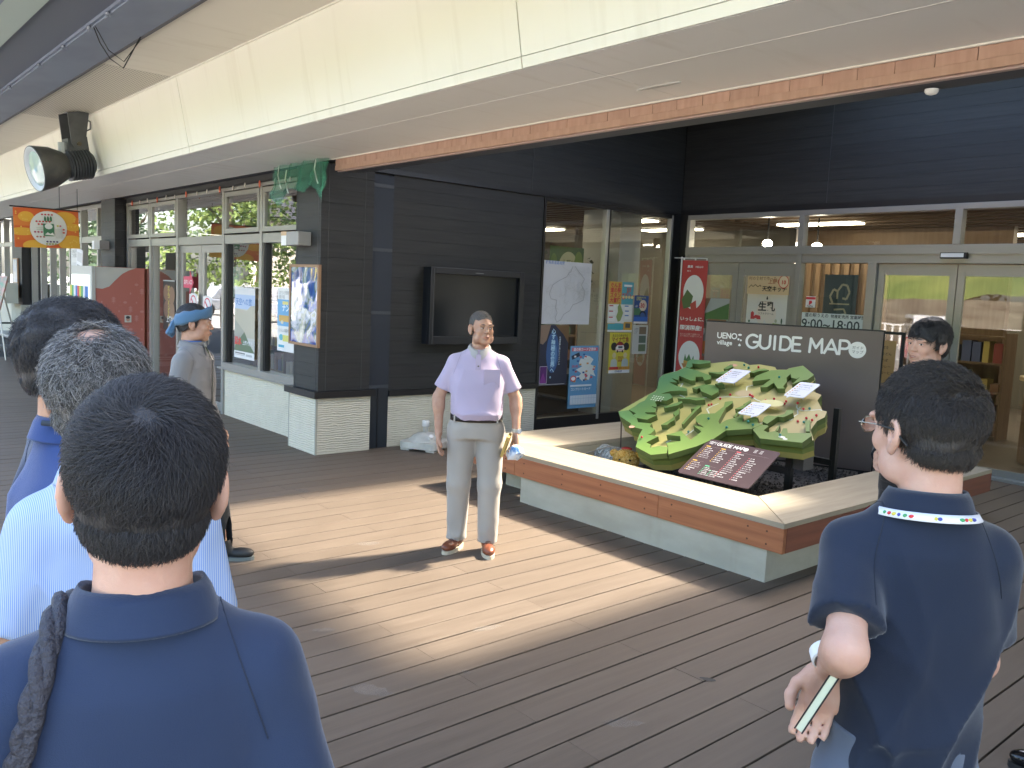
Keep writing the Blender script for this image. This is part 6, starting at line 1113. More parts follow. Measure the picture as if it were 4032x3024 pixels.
    Fs.loft([(hem, (.160 if tuck else .178) * g, (.118 if tuck else .125) * g + be_ * .5), (1.0, .168 * g, .120 * g + be_, 0, -be_ * .3), (1.1, .172 * g, .118 * g + be_ * .8, 0, -be_ * .3), (1.22, .185 * g, .12 * g + be_ * .3), (1.31, .166 * g, .112 * g, 0, .004), (1.36, .136 * g, .096, 0, .006), (1.405, .092, .079, 0, .01), (1.447, .070, .068, headshift[0] * .5, .014)], .03)
    for sg_, sd in ((1, 'l'), (-1, 'r')):
        S_, E_, Wr = A[sd + 's'], A[sd + 'e'], A[sd + 'w']; Fs.cap((sg_ * .045, .012, 1.400), S_ + [-.010 * sg_, .004, 0], .052, .056, .035)
        if sleeve == 'short':
            T = S_ + (E_ - S_) * .74; d = (E_ - S_) / np.linalg.norm(E_ - S_)
            Fs.cap(S_, T + d * .06, .056, .068, .03); m0 = np.minimum(S_, T) - .16; m1 = np.maximum(S_, T) + .16
            def cut(X, Y, Z, T=T, d=d, sg_=sg_): 
                a = (X - T[0]) * d[0] + (Y - T[1]) * d[1] + (Z - T[2]) * d[2]; r2 = np.sqrt((X - T[0] - a * d[0]) ** 2 + (Y - T[1] - a * d[1]) ** 2 + (Z - T[2] - a * d[2]) ** 2)
                return np.where((a > -.02) & (r2 < .102), a, -1.0)
            Fs.apply(cut, T - .11, T + .13, 0, 'i')
        else:
            Fs.cap(S_, E_, .058, .055, .03); Fs.cap(E_, Wr - (Wr - E_) * .02, .055, .041, .02)
            d = (Wr - E_) / np.linalg.norm(Wr - E_); T = Wr - (Wr - E_) * .06
            def cut(X, Y, Z, T=T, d=d):
                a = (X - T[0]) * d[0] + (Y - T[1]) * d[1] + (Z - T[2]) * d[2]; r2 = np.sqrt((X - T[0] - a * d[0]) ** 2 + (Y - T[1] - a * d[1]) ** 2 + (Z - T[2] - a * d[2]) ** 2)
                return np.where((a > -.02) & (r2 < .07), a, -1.0)
            Fs.apply(cut, T - .08, T + .09, 0, 'i')
    Fs.folds(fold, seed, (gx[0], ylo, .76), (gx[-1], .26, 1.44), fr=19, mask=lambda X, Y, Z: np.clip((1.43 - Z) * 6, .12, 1.0) * (1 + 1.1 * np.exp(-((Z - .98) / .10) ** 2)) + 0 * X + 0 * Y)
    Fs.apply(lambda X, Y, Z: -(np.sqrt(((X - headshift[0] * .5) / .062) ** 2 + ((Y - .012) / .060) ** 2) - 1) * .06 + 0 * Z, (-.09, -.09, 1.43), (.09, .1, 1.5), 0, 'i')
    shirt_o = put(Fs.mesh('shirt', mshirt, root))
    # --- trousers
    Ft = Field(grid([(-.26 * g, .26 * g, .0085)]), grid([(-.22, .2, .0085)]), grid([(.02, 1.02, .0095)]))
    Ft.loft([(.82, .168 * g, .118 * g), (.90, .170 * g, .118 * g + belly * .3), (.99, .158 * g, .112 * g + belly * .5)], .03)
    for sg_, sd in ((1, 'l'), (-1, 'r')):
        fx, fy, fz, fa = FT[sd]; kn = ((fx * .8 + sg_ * .02), (fy) * .5 - .012, .49)
        Ft.cap((sg_ * .088 * g, .0, .86), kn, .098 * g, .082, .03); Ft.cap(kn, (fx, fy + .022, .07), .082, .074, .03)
    Ft.apply(lambda X, Y, Z: .07 - Z + 0 * X + 0 * Y, (-.3, -.3, 0), (.3, .3, .12), 0, 'i'); Ft.folds(.0045, seed + 3, (-.3, -.3, .05), (.3, .3, .95), fr=26, mask=lambda X, Y, Z: np.clip(.35 + 1.5 * np.exp(-((Z - .12) / .09) ** 2) + .6 * np.exp(-((Z - .47) / .08) ** 2), 0, 2) + 0 * X + 0 * Y)
    put(Ft.mesh('trousers', mtrou, root))
    # --- shoes
    for sg_, sd in ((1, 'l'), (-1, 'r')):
        fx, fy, fz, fa = FT[sd]; a = fa; u = np.array([math.sin(a), -math.cos(a)]); n_ = np.array([math.cos(a), math.sin(a)])
        Fh = Field(grid([(fx - .17, fx + .17, .005)]), grid([(fy - .26, fy + .15, .005)]), grid([(.008, .14, .005)]))
        P = lambda l, q, z: (fx + u[0] * l + n_[0] * q, fy + u[1] * l + n_[1] * q, z)
        Rm = np.array([[n_[0], u[0], 0], [n_[1], u[1], 0], [0, 0, 1]])
        Fh.ell(P(.10, 0, .048), (.046, .085, .036), .02, Rm); Fh.ell(P(-.02, 0, .06), (.037, .065, .05), .02, Rm); Fh.cap(P(.0, 0, .07), P(-.01, 0, .11), .042, .044, .02); Fh.apply(lambda X, Y, Z: .024 - Z + 0 * X + 0 * Y, (-9, -9, 0), (9, 9, .05), 0, 'i')
        sh = put(Fh.mesh('shoe', mshoe[0], root)); so = MB(); pr = []
        for t in range(24): c_, s_ = math.cos(t / 24 * 6.283), math.sin(t / 24 * 6.283); x_, y_, _z = P(.045 + .142 * c_, s_ * (.046 + .006 * c_), 0); pr.append((x_, y_))
        so.prism(pr, .001, .026); so.obj('sole', mshoe[1], sh)
        if mshoe[2:]:
            lc = MB()
            for q in range(4): lc.tube([P(.055 + q * .018, -.02, .088 - q * .006), P(.058 + q * .018, 0, .096 - q * .007), P(.055 + q * .018, .02, .088 - q * .006)], .0028, 5)
            lc.obj('laces', mshoe[2], sh)
    if shirt == 'polo':       # collar with a fold, standing round the neck
        cm_ = MB(); n = 30; V = []; cx = headshift[0] * .5
        for j, (rr, z, fz) in enumerate(((.060, 1.438, 0), (.0625, 1.470, 0), (.066, 1.476, 0), (.074, 1.462, .0), (.084, 1.432, .0), (.0855, 1.428, 0), (.081, 1.430, 0), (.071, 1.455, 0))):
            for i in range(n + 1):
                t = -math.pi / 2 + .10 + (2 * math.pi - .20) * i / n; fr_ = max(0, -math.sin(t)) ** 2
                V.append((cx + rr * 1.06 * math.cos(t), .014 + rr * 1.02 * math.sin(t) - .012 * fr_, z - .034 * fr_ - (.024 * fr_ ** 3 if j in (4, 5, 6) else 0) + .006 * max(0, math.sin(t))))
        cm_.add(V, [(j * (n + 1) + i, j * (n + 1) + i + 1, (j + 1) * (n + 1) + i + 1, (j + 1) * (n + 1) + i) for j in range(7) for i in range(n)])
        put(cm_.obj('collar', (hair or {}).get('collar') or mshirt, root, True))
    # stitched armhole and shoulder seams laid on the cloth surface
    if shirt == 'polo' and mshirt.name != 'fine blue stripes':
        from mathutils.bvhtree import BVHTree
        me = shirt_o.data; bv = BVHTree.FromPolygons([v.co for v in me.vertices], [tuple(p.vertices) for p in me.polygons])
        sm = mat('seam ' + mshirt.name, tuple(c * .55 for c in mshirt.node_tree.nodes['Principled BSDF'].inputs['Base Color'].default_value[:3]), .8)
        for sg_ in (1, -1):
            c0 = Vector((sg_ * (.135 * g + .012), .004, 1.30)); nrm = Vector((sg_ * .93, 0, .30)).normalized(); u = Vector((0, 1, 0)); w2 = nrm.cross(u).normalized(); pts = []
            for i in range(30):
                a = R(-20 + 220 * i / 29) if 1 else 0; d = u * math.cos(a) + (w2 if w2.z > 0 else -w2) * math.sin(a); hit = bv.ray_cast(c0 + d * .35, -d, .4)
                if hit[0] is not None: pts.append(hit[0] + d * .0004)
            if len(pts) > 6: put(MB().tube(pts, .0011, 5).obj('seam', sm, root))
    return dict(root=root, H=H, HR=HR, He=He, put=put, A=A, S=S, P=None, g=g, belly=belly, shirt=shirt_o)

def hair_field(p, cut, t=.010, name='hair', m=None, amp=.003, res=.0038, seed=0, drop=None):
    """hair mass following the skull; cut = callable(x, y, z) in head coordinates, negative where hair grows"""
    H, HR = p['H'], p['HR']; c = H((0, .018, .15)); F = Field(*[grid([(c[i] - .135, c[i] + .135, res)]) for i in range(3)]); HO = H((0, 0, 0))
    F.ell(H((0, .020, .152)), (.0745 + t, .094 + t, .082 + t), .01, HR); F.ell(H((0, .038, .088)), (.060 + t * .8, .060 + t * .8, .066), .03, HR)
    def loc(X, Y, Z):
        x, y, z = X - HO[0], Y - HO[1], Z - HO[2]; return [HR[0, i] * x + HR[1, i] * y + HR[2, i] * z for i in range(3)]
    def ct(X, Y, Z): x, y, z = loc(X, Y, Z); return cut(x, y, z)
    F.apply(ct, c - .2, c + .2, 0, 'i')
    def nz(X, Y, Z):
        x, y, z = loc(X, Y, Z); return amp * (np.sin(x * 90 + np.sin(z * 40 + seed) * 2) * np.sin(y * 75 + np.sin(x * 50) * 2 + seed) + .5 * np.sin(z * 140 + x * 60 + seed))
    F.apply(nz, c - .2, c + .2, 0, 'a'); o = F.mesh(name, m, p['root']); p['put'](o); return o
def short_cut(front=.178, side=.135, burn=.100, nape=.045, y0=-.085):
    ys = [-.12, y0, -.055, -.030, -.012, .012, .035, .06, .12]; zs = [front + .02, front, front - .02, side + .02, burn, burn + .02, .085, nape + .01, nape]
    return lambda x, y, z: np.interp(y, ys, zs) - z + 0 * x
def strands(p, n, cut, comb, L=(.012, .022), t=.010, m=None, rad=.00045, lift=.5, seed=0, pts=5, curl=.15, jitter=.25, clump=0):
    """individual hairs: comb(x,y,z) gives the combing direction in head coordinates"""
    r = np.random.default_rng(seed); H, HR = p['H'], p['HR']; C0 = np.array([0, .020, .152]); R0 = np.array([.0745 + t * .7, .094 + t * .7, .082 + t * .7]); roots = []
    C1 = np.array([0, .038, .088]); R1 = np.array([.060 + t * .6, .060 + t * .6, .066])
    d = r.normal(0, 1, (n * 6, 3)); d /= np.linalg.norm(d, axis=1)[:, None]; P = C0 + d * R0; N = d / R0; N /= np.linalg.norm(N, axis=1)[:, None]
    P1 = C1 + d * R1; N1 = d / R1; N1 /= np.linalg.norm(N1, axis=1)[:, None]; k1 = (((P1 - C0) / R0) ** 2).sum(1) > 1; k0 = (((P - C1) / R1) ** 2).sum(1) > 1
    P = np.concatenate([P[k0], P1[k1]]); N = np.concatenate([N[k0], N1[k1]]); o = r.permutation(len(P)); P, N = P[o], N[o]
    k = cut(P[:, 0], P[:, 1], P[:, 2]) < r.uniform(-.007, .009, len(P)); P, N = P[k][:n], N[k][:n]; n = len(P)
    D = np.array([comb(*q) for q in P]); D += r.normal(0, jitter, D.shape); D -= N * (D * N).sum(1)[:, None]; D /= np.linalg.norm(D, axis=1)[:, None] + 1e-9
    Ls = r.uniform(*L, n) * np.clip((P[:, 2] - .01) / .11, .35, 1); T = np.linspace(0, 1, pts); Q = np.zeros((n, pts, 3)); sd = np.cross(N, D); cu = r.normal(0, curl, n)
    for i, tt in enumerate(T): Q[:, i] = P + (D * (tt * (1 - .15 * lift)) + N * (lift * tt * (1 - .45 * tt)) + sd * (cu * tt * tt)[:, None]) * Ls[:, None]
    HOv = H((0, 0, 0)); W = HOv + Q @ HR.T * 1.0
    hc = bpy.data.hair_curves.new('hair_strands'); hc.add_curves([pts] * n); hc.position_data.foreach_set('vector', W.astype(np.float32).ravel())
    ra = hc.attributes.new('radius', 'FLOAT', 'POINT') if 'radius' not in hc.attributes else hc.attributes['radius']; ra.data.foreach_set('value', np.tile(np.linspace(rad, rad * .35, pts), n).astype(np.float32))
    hc.materials.append(m); o = bpy.data.objects.new('hair_strands', hc); link(o, p['root']); p['put'](o); return o
def hairmat(name, col, col2=None, rough=.38):
    m = mat(name, col, rough, spec=.45); N = m.node_tree.nodes; L = m.node_tree.links
    hi = N.new('ShaderNodeHairInfo'); mx = N.new('ShaderNodeMix'); mx.data_type = 'RGBA'; mx.inputs['A'].default_value = (*col, 1); mx.inputs['B'].default_value = (*(col2 or col), 1)
    rp = N.new('ShaderNodeMapRange'); rp.inputs['From Min'].default_value = .35; rp.inputs['From Max'].default_value = .95; L.new(hi.outputs['Random'], rp.inputs[0]); L.new(rp.outputs[0], mx.inputs['Factor']); L.new(mx.outputs['Result'], N['Principled BSDF'].inputs['Base Color']); return m
hm_black = hairmat('black hair', (.014, .013, .014), (.045, .042, .042), .5); hm_grey = hairmat('grey hair', (.04, .038, .036), (.34, .33, .31)); hm_brown = hairmat('dark brown hair', (.018, .014, .011), (.05, .038, .028)); hm_short = hairmat('short grey hair', (.05, .048, .045), (.16, .155, .15))
hcap = mat('hair cap black', (.010, .009, .009), .6, col2=(.022, .02, .02), ns=(120, 120, 40), bump=.4, bs=(300, 300, 80)); hcapb = mat('hair cap brown', (.014, .011, .009), .6, col2=(.03, .024, .018), ns=(120, 120, 40), bump=.4, bs=(300, 300, 80)); hcapg = mat('hair cap grey', (.05, .047, .043), .7, col2=(.16, .15, .14), ns=(160, 160, 60), bump=.4, bs=(300, 300, 80))
def cloth(name, c, c2=None, sc=700, rough=.85, sheen=.3): return mat(name, c, rough, spec=.25, col2=c2 or tuple(v * .86 for v in c), ns=(3, 3, 3), nd=2, bump=.18, bs=(sc, sc, sc), sheen=sheen)

# the man in lavender
m_lav = cloth('lavender pique', (.47, .395, .51)); m_gtr = cloth('light grey twill', (.38, .35, .305), sc=900); sh_b = mat('brown leather', (.22, .065, .03), .35, col2=(.15, .045, .02), ns=(30, 30, 30)); sole_w = mat('cream sole', (.55, .48, .35), .6); mt_collar = cloth('grey collar', (.42, .40, .38))
F_, R_ = np.array([-.7516, .6504]), np.array([.6499, .7587])
def face_to(x, y, r, f):
    """heading as seen by a bystander at the origin: r to the right, f away"""
    v = np.array([x, y]) / math.hypot(x, y); w = np.array([v[1], -v[0]]) * r + v * f; return w / np.linalg.norm(w)
lav = person((-4.43, 3.53), face_to(-4.345, 3.45, -.03, -1), 'elderly man in a lavender polo shirt and light grey trousers holding a folded cloth', s=.955, girth=1.10, head=(R(24), R(-2), 0), arms=dict(le=(.272, .03, 1.10), lw=(.285, -.06, .87), re=(-.275, .03, 1.09), rw=(-.262, -.03, .84)), mshirt=m_lav, mtrou=m_gtr, mskin=mt_skin, mshoe=(sh_b, sole_w, mat('lace', (.12, .05, .03), .7)), res=.0065, hres=.003, belly=.034, seed=5, age=1, tuck=True, feet=dict(l=(.115, -.05, 0, .12), r=(-.11, 0, 0, -.42)), hand=(dict(curl=.75, palm=(-1, -.2, 0)), 'relax'), hair=dict(collar=mt_collar), group='people standing on the deck')
hair_field(lav, short_cut(.183, .155, .125, .075, -.075), .0035, m=mat('cropped grey hair', (.07, .066, .06), .8, col2=(.14, .13, .12), ns=(200, 200, 200), bump=.3, bs=(500, 500, 500)), amp=.0006)
strands(lav, 3500, short_cut(.184, .155, .125, .075, -.075), lambda x, y, z: (.3 * x, -.6, .5), (.005, .010), .0035, hm_short, .0004, lift=.9, seed=3, pts=3)
blt = MB(); n = 40; g_ = lav['g']
blt.add([((.163 * g_ + e) * math.copysign(abs(math.cos(t)) ** .83, math.cos(t)), (.118 * g_ + .014 + e) * math.copysign(abs(math.sin(t)) ** .83, math.sin(t)) - .004, z) for e, z in ((0, .945), (.006, .945), (.006, .985), (0, .985)) for t in [6.2832 * i / n for i in range(n)]], [(j * n + i, j * n + (i + 1) % n, ((j + 1) % 4) * n + (i + 1) % n, ((j + 1) % 4) * n + i) for j in range(4) for i in range(n)])
lav['put'](blt.obj('belt', mat('belt leather', (.012, .012, .014), .35), lav['root'], True)); lav['put'](MB().box((-.025, -.149, .948), (.02, -.143, .982)).obj('belt_buckle', mt_alus, lav['root']))
for x in (-.095, .085, -.15, .15): lav['put'](MB().box((x - .006, -.152 + abs(x) * .25, .938), (x + .006, -.140 + abs(x) * .25, .992)).obj('belt_loop', m_gtr, lav['root']))
for z in (1.385, 1.335): lav['put'](MB().cyl((.002, -.122 + (z - 1.335) * .2, z), (.002, -.131 + (z - 1.335) * .25, z), .006, n=10).obj('button', mat('button', (.10, .08, .07), .3), lav['root']))
lav['put'](MB().box((-.017, -.1265, 1.31), (.019, -.121, 1.415)).obj('placket', m_lav, lav['root'])); 
pk = MB().box((-.055, -.005, -.06), (.055, 0, .06)).obj('chest_pocket', m_lav, lav['root']); pk.location = (.098 * .955, -.126 * .955, 1.255 * .955); pk.rotation_euler = (R(4), 0, R(14))
wr = lav['A']['lw']; lav['put'](MB().lathe([(.030, -.012), (.034, -.012), (.034, .012), (.030, .012)], tuple(wr + [.0, .0, .02]), 20).obj('wristwatch', mt_alus, lav['root'])); lav['put'](MB().cyl(wr + [.018, -.034, .02], wr + [.022, -.044, .02], .017, n=16).obj('watch_face', mat('watch dial', (.6, .6, .58), .2), lav['root']))
# cloth and booklet in his hand
hp_ = lav['root'].matrix_basis @ Vector([c * .955 for c in (.283, -.095, .745)])
ck = empty('folded_cloth', hp_); tag(ck, 'white and blue tie dye cloth bunched in the hand of the man in lavender', 'cloth')
Fc = Field(*[grid([(-.1, .1, .005)])] * 3); Fc.ell((0, 0, -.01), (.06, .045, .052), .01); Fc.ell((.03, -.02, .02), (.03, .035, .035), .02); Fc.ell((-.03, .01, -.03), (.035, .03, .03), .02); Fc.folds(.009, 4, (-.1, -.1, -.1), (.1, .1, .1), fr=60)
Fc.mesh('fabric', mat('tie dye', (.62, .66, .70), .8, col2=(.06, .20, .45), ns=(16, 16, 16), nd=3, nlo=.5, nhi=.62), ck)
bkk = bx('booklet', (-.012, -.055, -.075), (.006, .035, .075), mat('booklet cover', (.45, .30, .08), .5), None); bkk.name = 'booklet'; bkk.location = hp_ + Vector((-.045, -.045, .04)); bkk.rotation_euler = (R(10), R(18), R(40)); tag(bkk, 'thin ochre booklet held behind the blue and white cloth', 'booklet')

# the man with the head towel
m_jk = cloth('grey windbreaker', (.20, .195, .19), sc=300, rough=.6); m_bt = cloth('black track trousers', (.018, .02, .02), rough=.6); sh_k = mat('black sneaker', (.015, .016, .016), .6); sole_g = mat('grey sole', (.13, .15, .14), .6)
hbm = person((-5.19, 1.90), face_to(-5.19, 1.90, .85, -.45), 'man with a blue towel tied round his head and a grey zip jacket', s=.94, head=(R(24), R(3), 0), mshirt=m_jk, mtrou=m_bt, mskin=mt_skin, mshoe=(sh_k, sole_g), sleeve='long', res=.008, hres=.0034, seed=11, arms=dict(le=(.25, .05, 1.10), lw=(.235, -.05, .87)), feet=dict(l=(.07, -.20, 0, .25), r=(-.10, .06, 0, -.1)), group='people standing on the deck', fold=.005)
hc_ = short_cut(.176, .14, .085, .05, -.08)
hair_field(hbm, hc_, .011, m=hcap, amp=.002); strands(hbm, 4000, hc_, lambda x, y, z: (.2, -.5, -.6 if z < .17 else .2), (.012, .02), .010, hm_black, .0006, lift=.35, seed=8, pts=4)
H = hbm['H']; n = 40; V = []
for j, (dr, dz) in enumerate(((.016, -.022), (.022, -.012), (.023, .012), (.017, .026), (.010, .022), (.010, -.02))):
    for i in range(n):
        t = 6.2832 * i / n; q = 1 + .03 * math.sin(t * 7 + j); V.append(H(((.0745 + dr * q) * math.cos(t), .014 + (.094 + dr * q) * math.sin(t), .158 + dz * (1.6 + .2 * math.sin(3 * t)) - .035 * math.sin(t) + .004 * math.sin(9 * t + j))))
hbm['put'](MB().add(V, [(j * n + i, j * n + (i + 1) % n, ((j + 1) % 6) * n + (i + 1) % n, ((j + 1) % 6) * n + i) for j in range(6) for i in range(n)]).obj('head_towel', cloth('blue towel', (.085, .17, .27), sc=250), hbm['root'], True))
Fk = Field(*[grid([(H((0, .13, .08))[i] - .09, H((0, .13, .08))[i] + .09, .0045)]) for i in range(3)]); Fk.ell(H((0, .125, .10)), (.03, .022, .025), .01); Fk.cap(H((.0, .13, .10)), H((.03, .15, .04)), .018, .028, .012); Fk.cap(H((.0, .13, .10)), H((-.035, .145, .05)), .016, .024, .012); Fk.folds(.006, 3, (-9, -9, -9), (9, 9, 9), fr=90); hbm['put'](Fk.mesh('towel_knot', MATS['blue towel'], hbm['root']))
hbm['put'](MB().tube([(.002, -.128, z) if z < 1.36 else (.002, -.128 + (z - 1.36) * .6, z) for z in np.linspace(.9, 1.44, 14)], .0045, 6).obj('zip', mt_black, hbm['root'])); hbm['put'](MB().lathe([(.066, 1.42), (.070, 1.43), (.073, 1.468), (.066, 1.47)], (0, .012, 0), 30).obj('jacket_collar', m_jk, hbm['root'], True)); hbm['put'](MB().lathe([(.06, 1.43), (.0635, 1.474), (.059, 1.478)], (0, .012, 0), 30).obj('inner_collar', cloth('blue inner shirt', (.05, .12, .32)), hbm['root'], True))
hbm['put'](MB().cyl((-.0, -.07, 1.462), (.01, -.078, 1.44), .012, n=8).obj('collar_snap', mt_alu, hbm['root']))

# young man in black
m_suit = cloth('black suit cloth', (.010, .011, .014), rough=.7)
yg = person((-1.90, 4.44), face_to(-1.95, 4.40, -.70, -.70), 'young man with black hair and dark jacket standing by the bench, mouth open', s=1.01, head=(R(6), R(2), R(2)), mshirt=m_suit, mtrou=m_suit, mskin=mt_skinp, mshoe=(mt_black, mt_blackm), sleeve='long', res=.009, hres=.0034, seed=21, mouth='open', arms=dict(le=(.24, .02, 1.10), lw=(.08, -.16, 1.02), re=(-.24, .02, 1.10), rw=(-.06, -.18, 1.00)), hand=(dict(curl=.6, dir=(-.9, -.3, -.1), palm=(0, .6, -1)), dict(curl=.6, dir=(.9, -.3, -.1), palm=(0, .6, -1))), group='people standing on the deck')
hc_ = short_cut(.152, .135, .085, .045, -.088); hair_field(yg, hc_, .017, m=hcap, amp=.003); strands(yg, 6000, hc_, lambda x, y, z: (x * 4, -.7 if y < 0 else .3, -.8), (.022, .04), .015, hm_black, .0006, lift=.35, seed=9, pts=5)

# navy polo man with glasses, right
m_navy = cloth('navy pique', (.015, .022, .040), (.012, .018, .034)); m_slate = cloth('slate trousers', (.10, .12, .16))
_th = math.atan2(*(lambda v: (v[0], -v[1]))(face_to(-.665, 1.655, -.42, .90)))
def WD(v): c, s = math.cos(-_th), math.sin(-_th); return (v[0] * c - v[1] * s, v[0] * s + v[1] * c, v[2])
def WL(p): v = WD((p[0] + .680, p[1] - 1.642, p[2])); return tuple(q / .978 for q in v)
rt = person((-.680, 1.642), face_to(-.665, 1.655, -.42, .90), 'man in a dark navy polo shirt with thin glasses and a patterned white lanyard', s=.978, girth=.88, head=(R(20), R(3), 0), mshirt=m_navy, mtrou=m_slate, mskin=mt_skinp, mshoe=(mt_black, mt_blackm), res=.0065, hres=.003, seed=31, armr=.86, arms=dict(le=WL((-.680, 1.388, 1.180)), lw=WL((-.785, 1.540, 1.070)), re=(-.165, -.05, 1.11), rw=(-.06, -.24, 1.02)), hand=(dict(curl=.22, dir=WD((-.16, -.10, -1)), palm=WD((.3, -.9, 0)), thumb=WD((-.9, -.3, .1))), dict(curl=.8, dir=(.9, -.1, -.2), palm=(0, .8, -.4))), fold=.0085)
hc_ = short_cut(.165, .14, .088, .052, -.086); hair_field(rt, hc_, .010, m=hcapb, amp=.0018, seed=2)
def comb_r(x, y, z):
    if z > .19: return (.5 + x * 3, -.6 + y * 6, .1)
    return (x * 2, .25 if y < .02 else .1, -.9)
strands(rt, 24000, hc_, comb_r, (.018, .034), .009, hm_brown, .0006, lift=.42, seed=12, pts=5, curl=.3, jitter=.4)
H = rt['H']
gw = mat('thin metal frame', (.35, .33, .28), .25, metal=.8); gb = mat('black temple', (.01, .01, .01), .4)
for q in (-1, 1):
    ring = [H((q * .033 + .024 * math.cos(t), -.112 - abs(math.cos(t)) * .0 + .006 * (math.cos(t) * q > .5), .114 + .017 * math.sin(t))) for t in [6.2832 * i / 22 for i in range(22)]]
    rt['put'](MB().tube(ring, .0011, 6, closed=True).obj('glasses_rim', gw, rt['root'], True)); rt['put'](MB().add(ring, [tuple(range(22))]).obj('lens', mt_glass, rt['root']))
    rt['put'](MB().tube([H((q * .057, -.108, .120)), H((q * .076, -.09, .121)), H((q * .083, -.03, .122))], .0012, 6).obj('temple_wire', gw, rt['root'])); rt['put'](MB().tube([H((q * .083, -.03, .122)), H((q * .088, .02, .118)), H((q * .083, .05, .09))], [.0018, .0024, .0026], 6).obj('temple_arm', gb, rt['root']))
rt['put'](MB().tube([H((-.010, -.112, .118)), H((0, -.116, .121)), H((.010, -.112, .118))], .0011, 6).obj('bridge', gw, rt['root']))
# lanyard
n = 40; V = []
for j, (rr, z) in enumerate(((.0875, 1.436), (.096, 1.422))):
    for i in range(n + 1): t = -.9 + (2 * math.pi - 1.34) * i / n; q = max(0, -math.sin(t)); V.append((rr * 1.03 * math.cos(t), .014 + rr * math.sin(t), z - q * .05 + .010 * math.sin(t)))
ln = rt['put'](MB().add(V, [(i, i + 1, n + 2 + i, n + 1 + i) for i in range(n)]).obj('lanyard', mat('lanyard white', (.72, .72, .74), .5), rt['root'], True)); md = ln.modifiers.new('s', 'SOLIDIFY'); md.thickness = .0015
lp = MB(); cols = [pm((.05, .3, .1)), pm((.6, .03, .03)), pm((.6, .5, .05)), pm((.05, .06, .3))]
for k, t in enumerate((.35, .47, .58, .68, .80, .92, 1.35, 1.42, 1.85, 1.95, 2.05, 2.15)):
    a, b = (.0955, 1.4265) if 0 else (.0925, 1.430); z = 1.4345 + .005 - .0; r1 = .0925 + .0012; z = 1.429 + .010 * math.sin(t); lp.ell((r1 * 1.03 * math.cos(t), .014 + r1 * math.sin(t), z), (.0035 + .001 * (k % 3), .0028, .0036), 5, k % 4)
lpo = rt['put'](lp.obj('lanyard_print', cols, rt['root'], True)); lpo['kind'] = 'stuff'
V = [(.075, -.052, 1.412), (.088, -.036, 1.425), (.100, -.075, 1.39), (.088, -.085, 1.38)]; rt['put'](MB().add(V, [(0, 1, 2, 3)]).obj('lanyard_tail', pm((.65, .02, .02)), rt['root']))
rt['put'](MB().lathe([(.030, -.014), (.034, -.012), (.034, .012), (.030, .014)], (0, 0, 0), 22, 0, Matrix.Rotation(R(60), 4, 'X')).obj('wristband', mt_white, rt['root'])).location = rt['A']['lw'] + np.array([.008, .02, .01])
nbk = empty('notebook', (-.752, 1.462, 1.052)); nbk.rotation_euler = (R(6), R(24), R(16)); tag(nbk, 'small black notebook with pale page edges held by the man with glasses', 'notebook')
bx('pages', (-.006, -.045, -.07), (.006, .045, .07), mat('page edge', (.62, .66, .50), .6), nbk); bx('cover', (-.009, -.047, -.072), (-.0062, .047, .072), mt_blackm, nbk, .001); bx('cover', (.0062, -.047, -.072), (.009, .047, .072), mt_blackm, nbk, .001)

# navy polo man in front
m_navb = cloth('blue navy pique', (.022, .036, .075), (.018, .030, .064)); m_dark = cloth('dark trousers', (.02, .022, .03))
fg = person((-1.003, .309), face_to(-1.0, .31, .0, 1), 'man with cropped black hair and navy polo shirt seen from behind, braided strap on shoulder', s=.968, girth=.90, head=(R(-2), R(-4), R(-2)), mshirt=m_navb, mtrou=m_dark, mskin=mt_skinp, mshoe=(mt_black, mt_blackm), res=.0085, hres=.003, seed=41, blur_legs=True, fold=.006, arms=dict(lw=(.24, -.08, .88)), hair=dict(noface=0))
hc_ = short_cut(.172, .14, .09, .050, -.085)
fg_cut = lambda x, y, z: np.maximum(hc_(x, y, z), .0055 - np.sqrt((x - .006) ** 2 + (y - .085) ** 2 + (z - .215) ** 2))
hair_field(fg, hc_, .0075, m=hcap, amp=.0015, seed=1)
wh = np.array([.006, .085, .215])
def comb_f(x, y, z):
    v = np.array([x, y, z]) - wh; d = np.linalg.norm(v) + 1e-6; sp = np.cross(v / d, np.array([0, .5, .85])); w_ = max(0, 1 - d / .12)
    return tuple(v / d + sp * (.9 * w_ + .25) + np.array([0, 0, -.35 if z < .16 else 0]))
fg_cut = lambda x, y, z: np.maximum(hc_(x, y, z), .0085 - np.sqrt((x - wh[0]) ** 2 + (y - wh[1]) ** 2 + (z - wh[2]) ** 2))
strands(fg, 27000, lambda x, y, z: np.maximum(hc_(x, y, z), .001 - np.sqrt((x - .006) ** 2 + (y - .085) ** 2 + (z - .215) ** 2)), comb_f, (.015, .029), .0065, hm_black, .00042, lift=.6, seed=42, pts=5, curl=.25, jitter=.34)
nape = lambda x, y, z: np.where((z > .030) & (z < .06) & (y > .05), -1.0, 1.0)
strands(fg, 1400, nape, lambda x, y, z: (x * 2, .1, -1), (.010, .02), .001, hm_black, .0003, lift=.2, seed=43, pts=4)
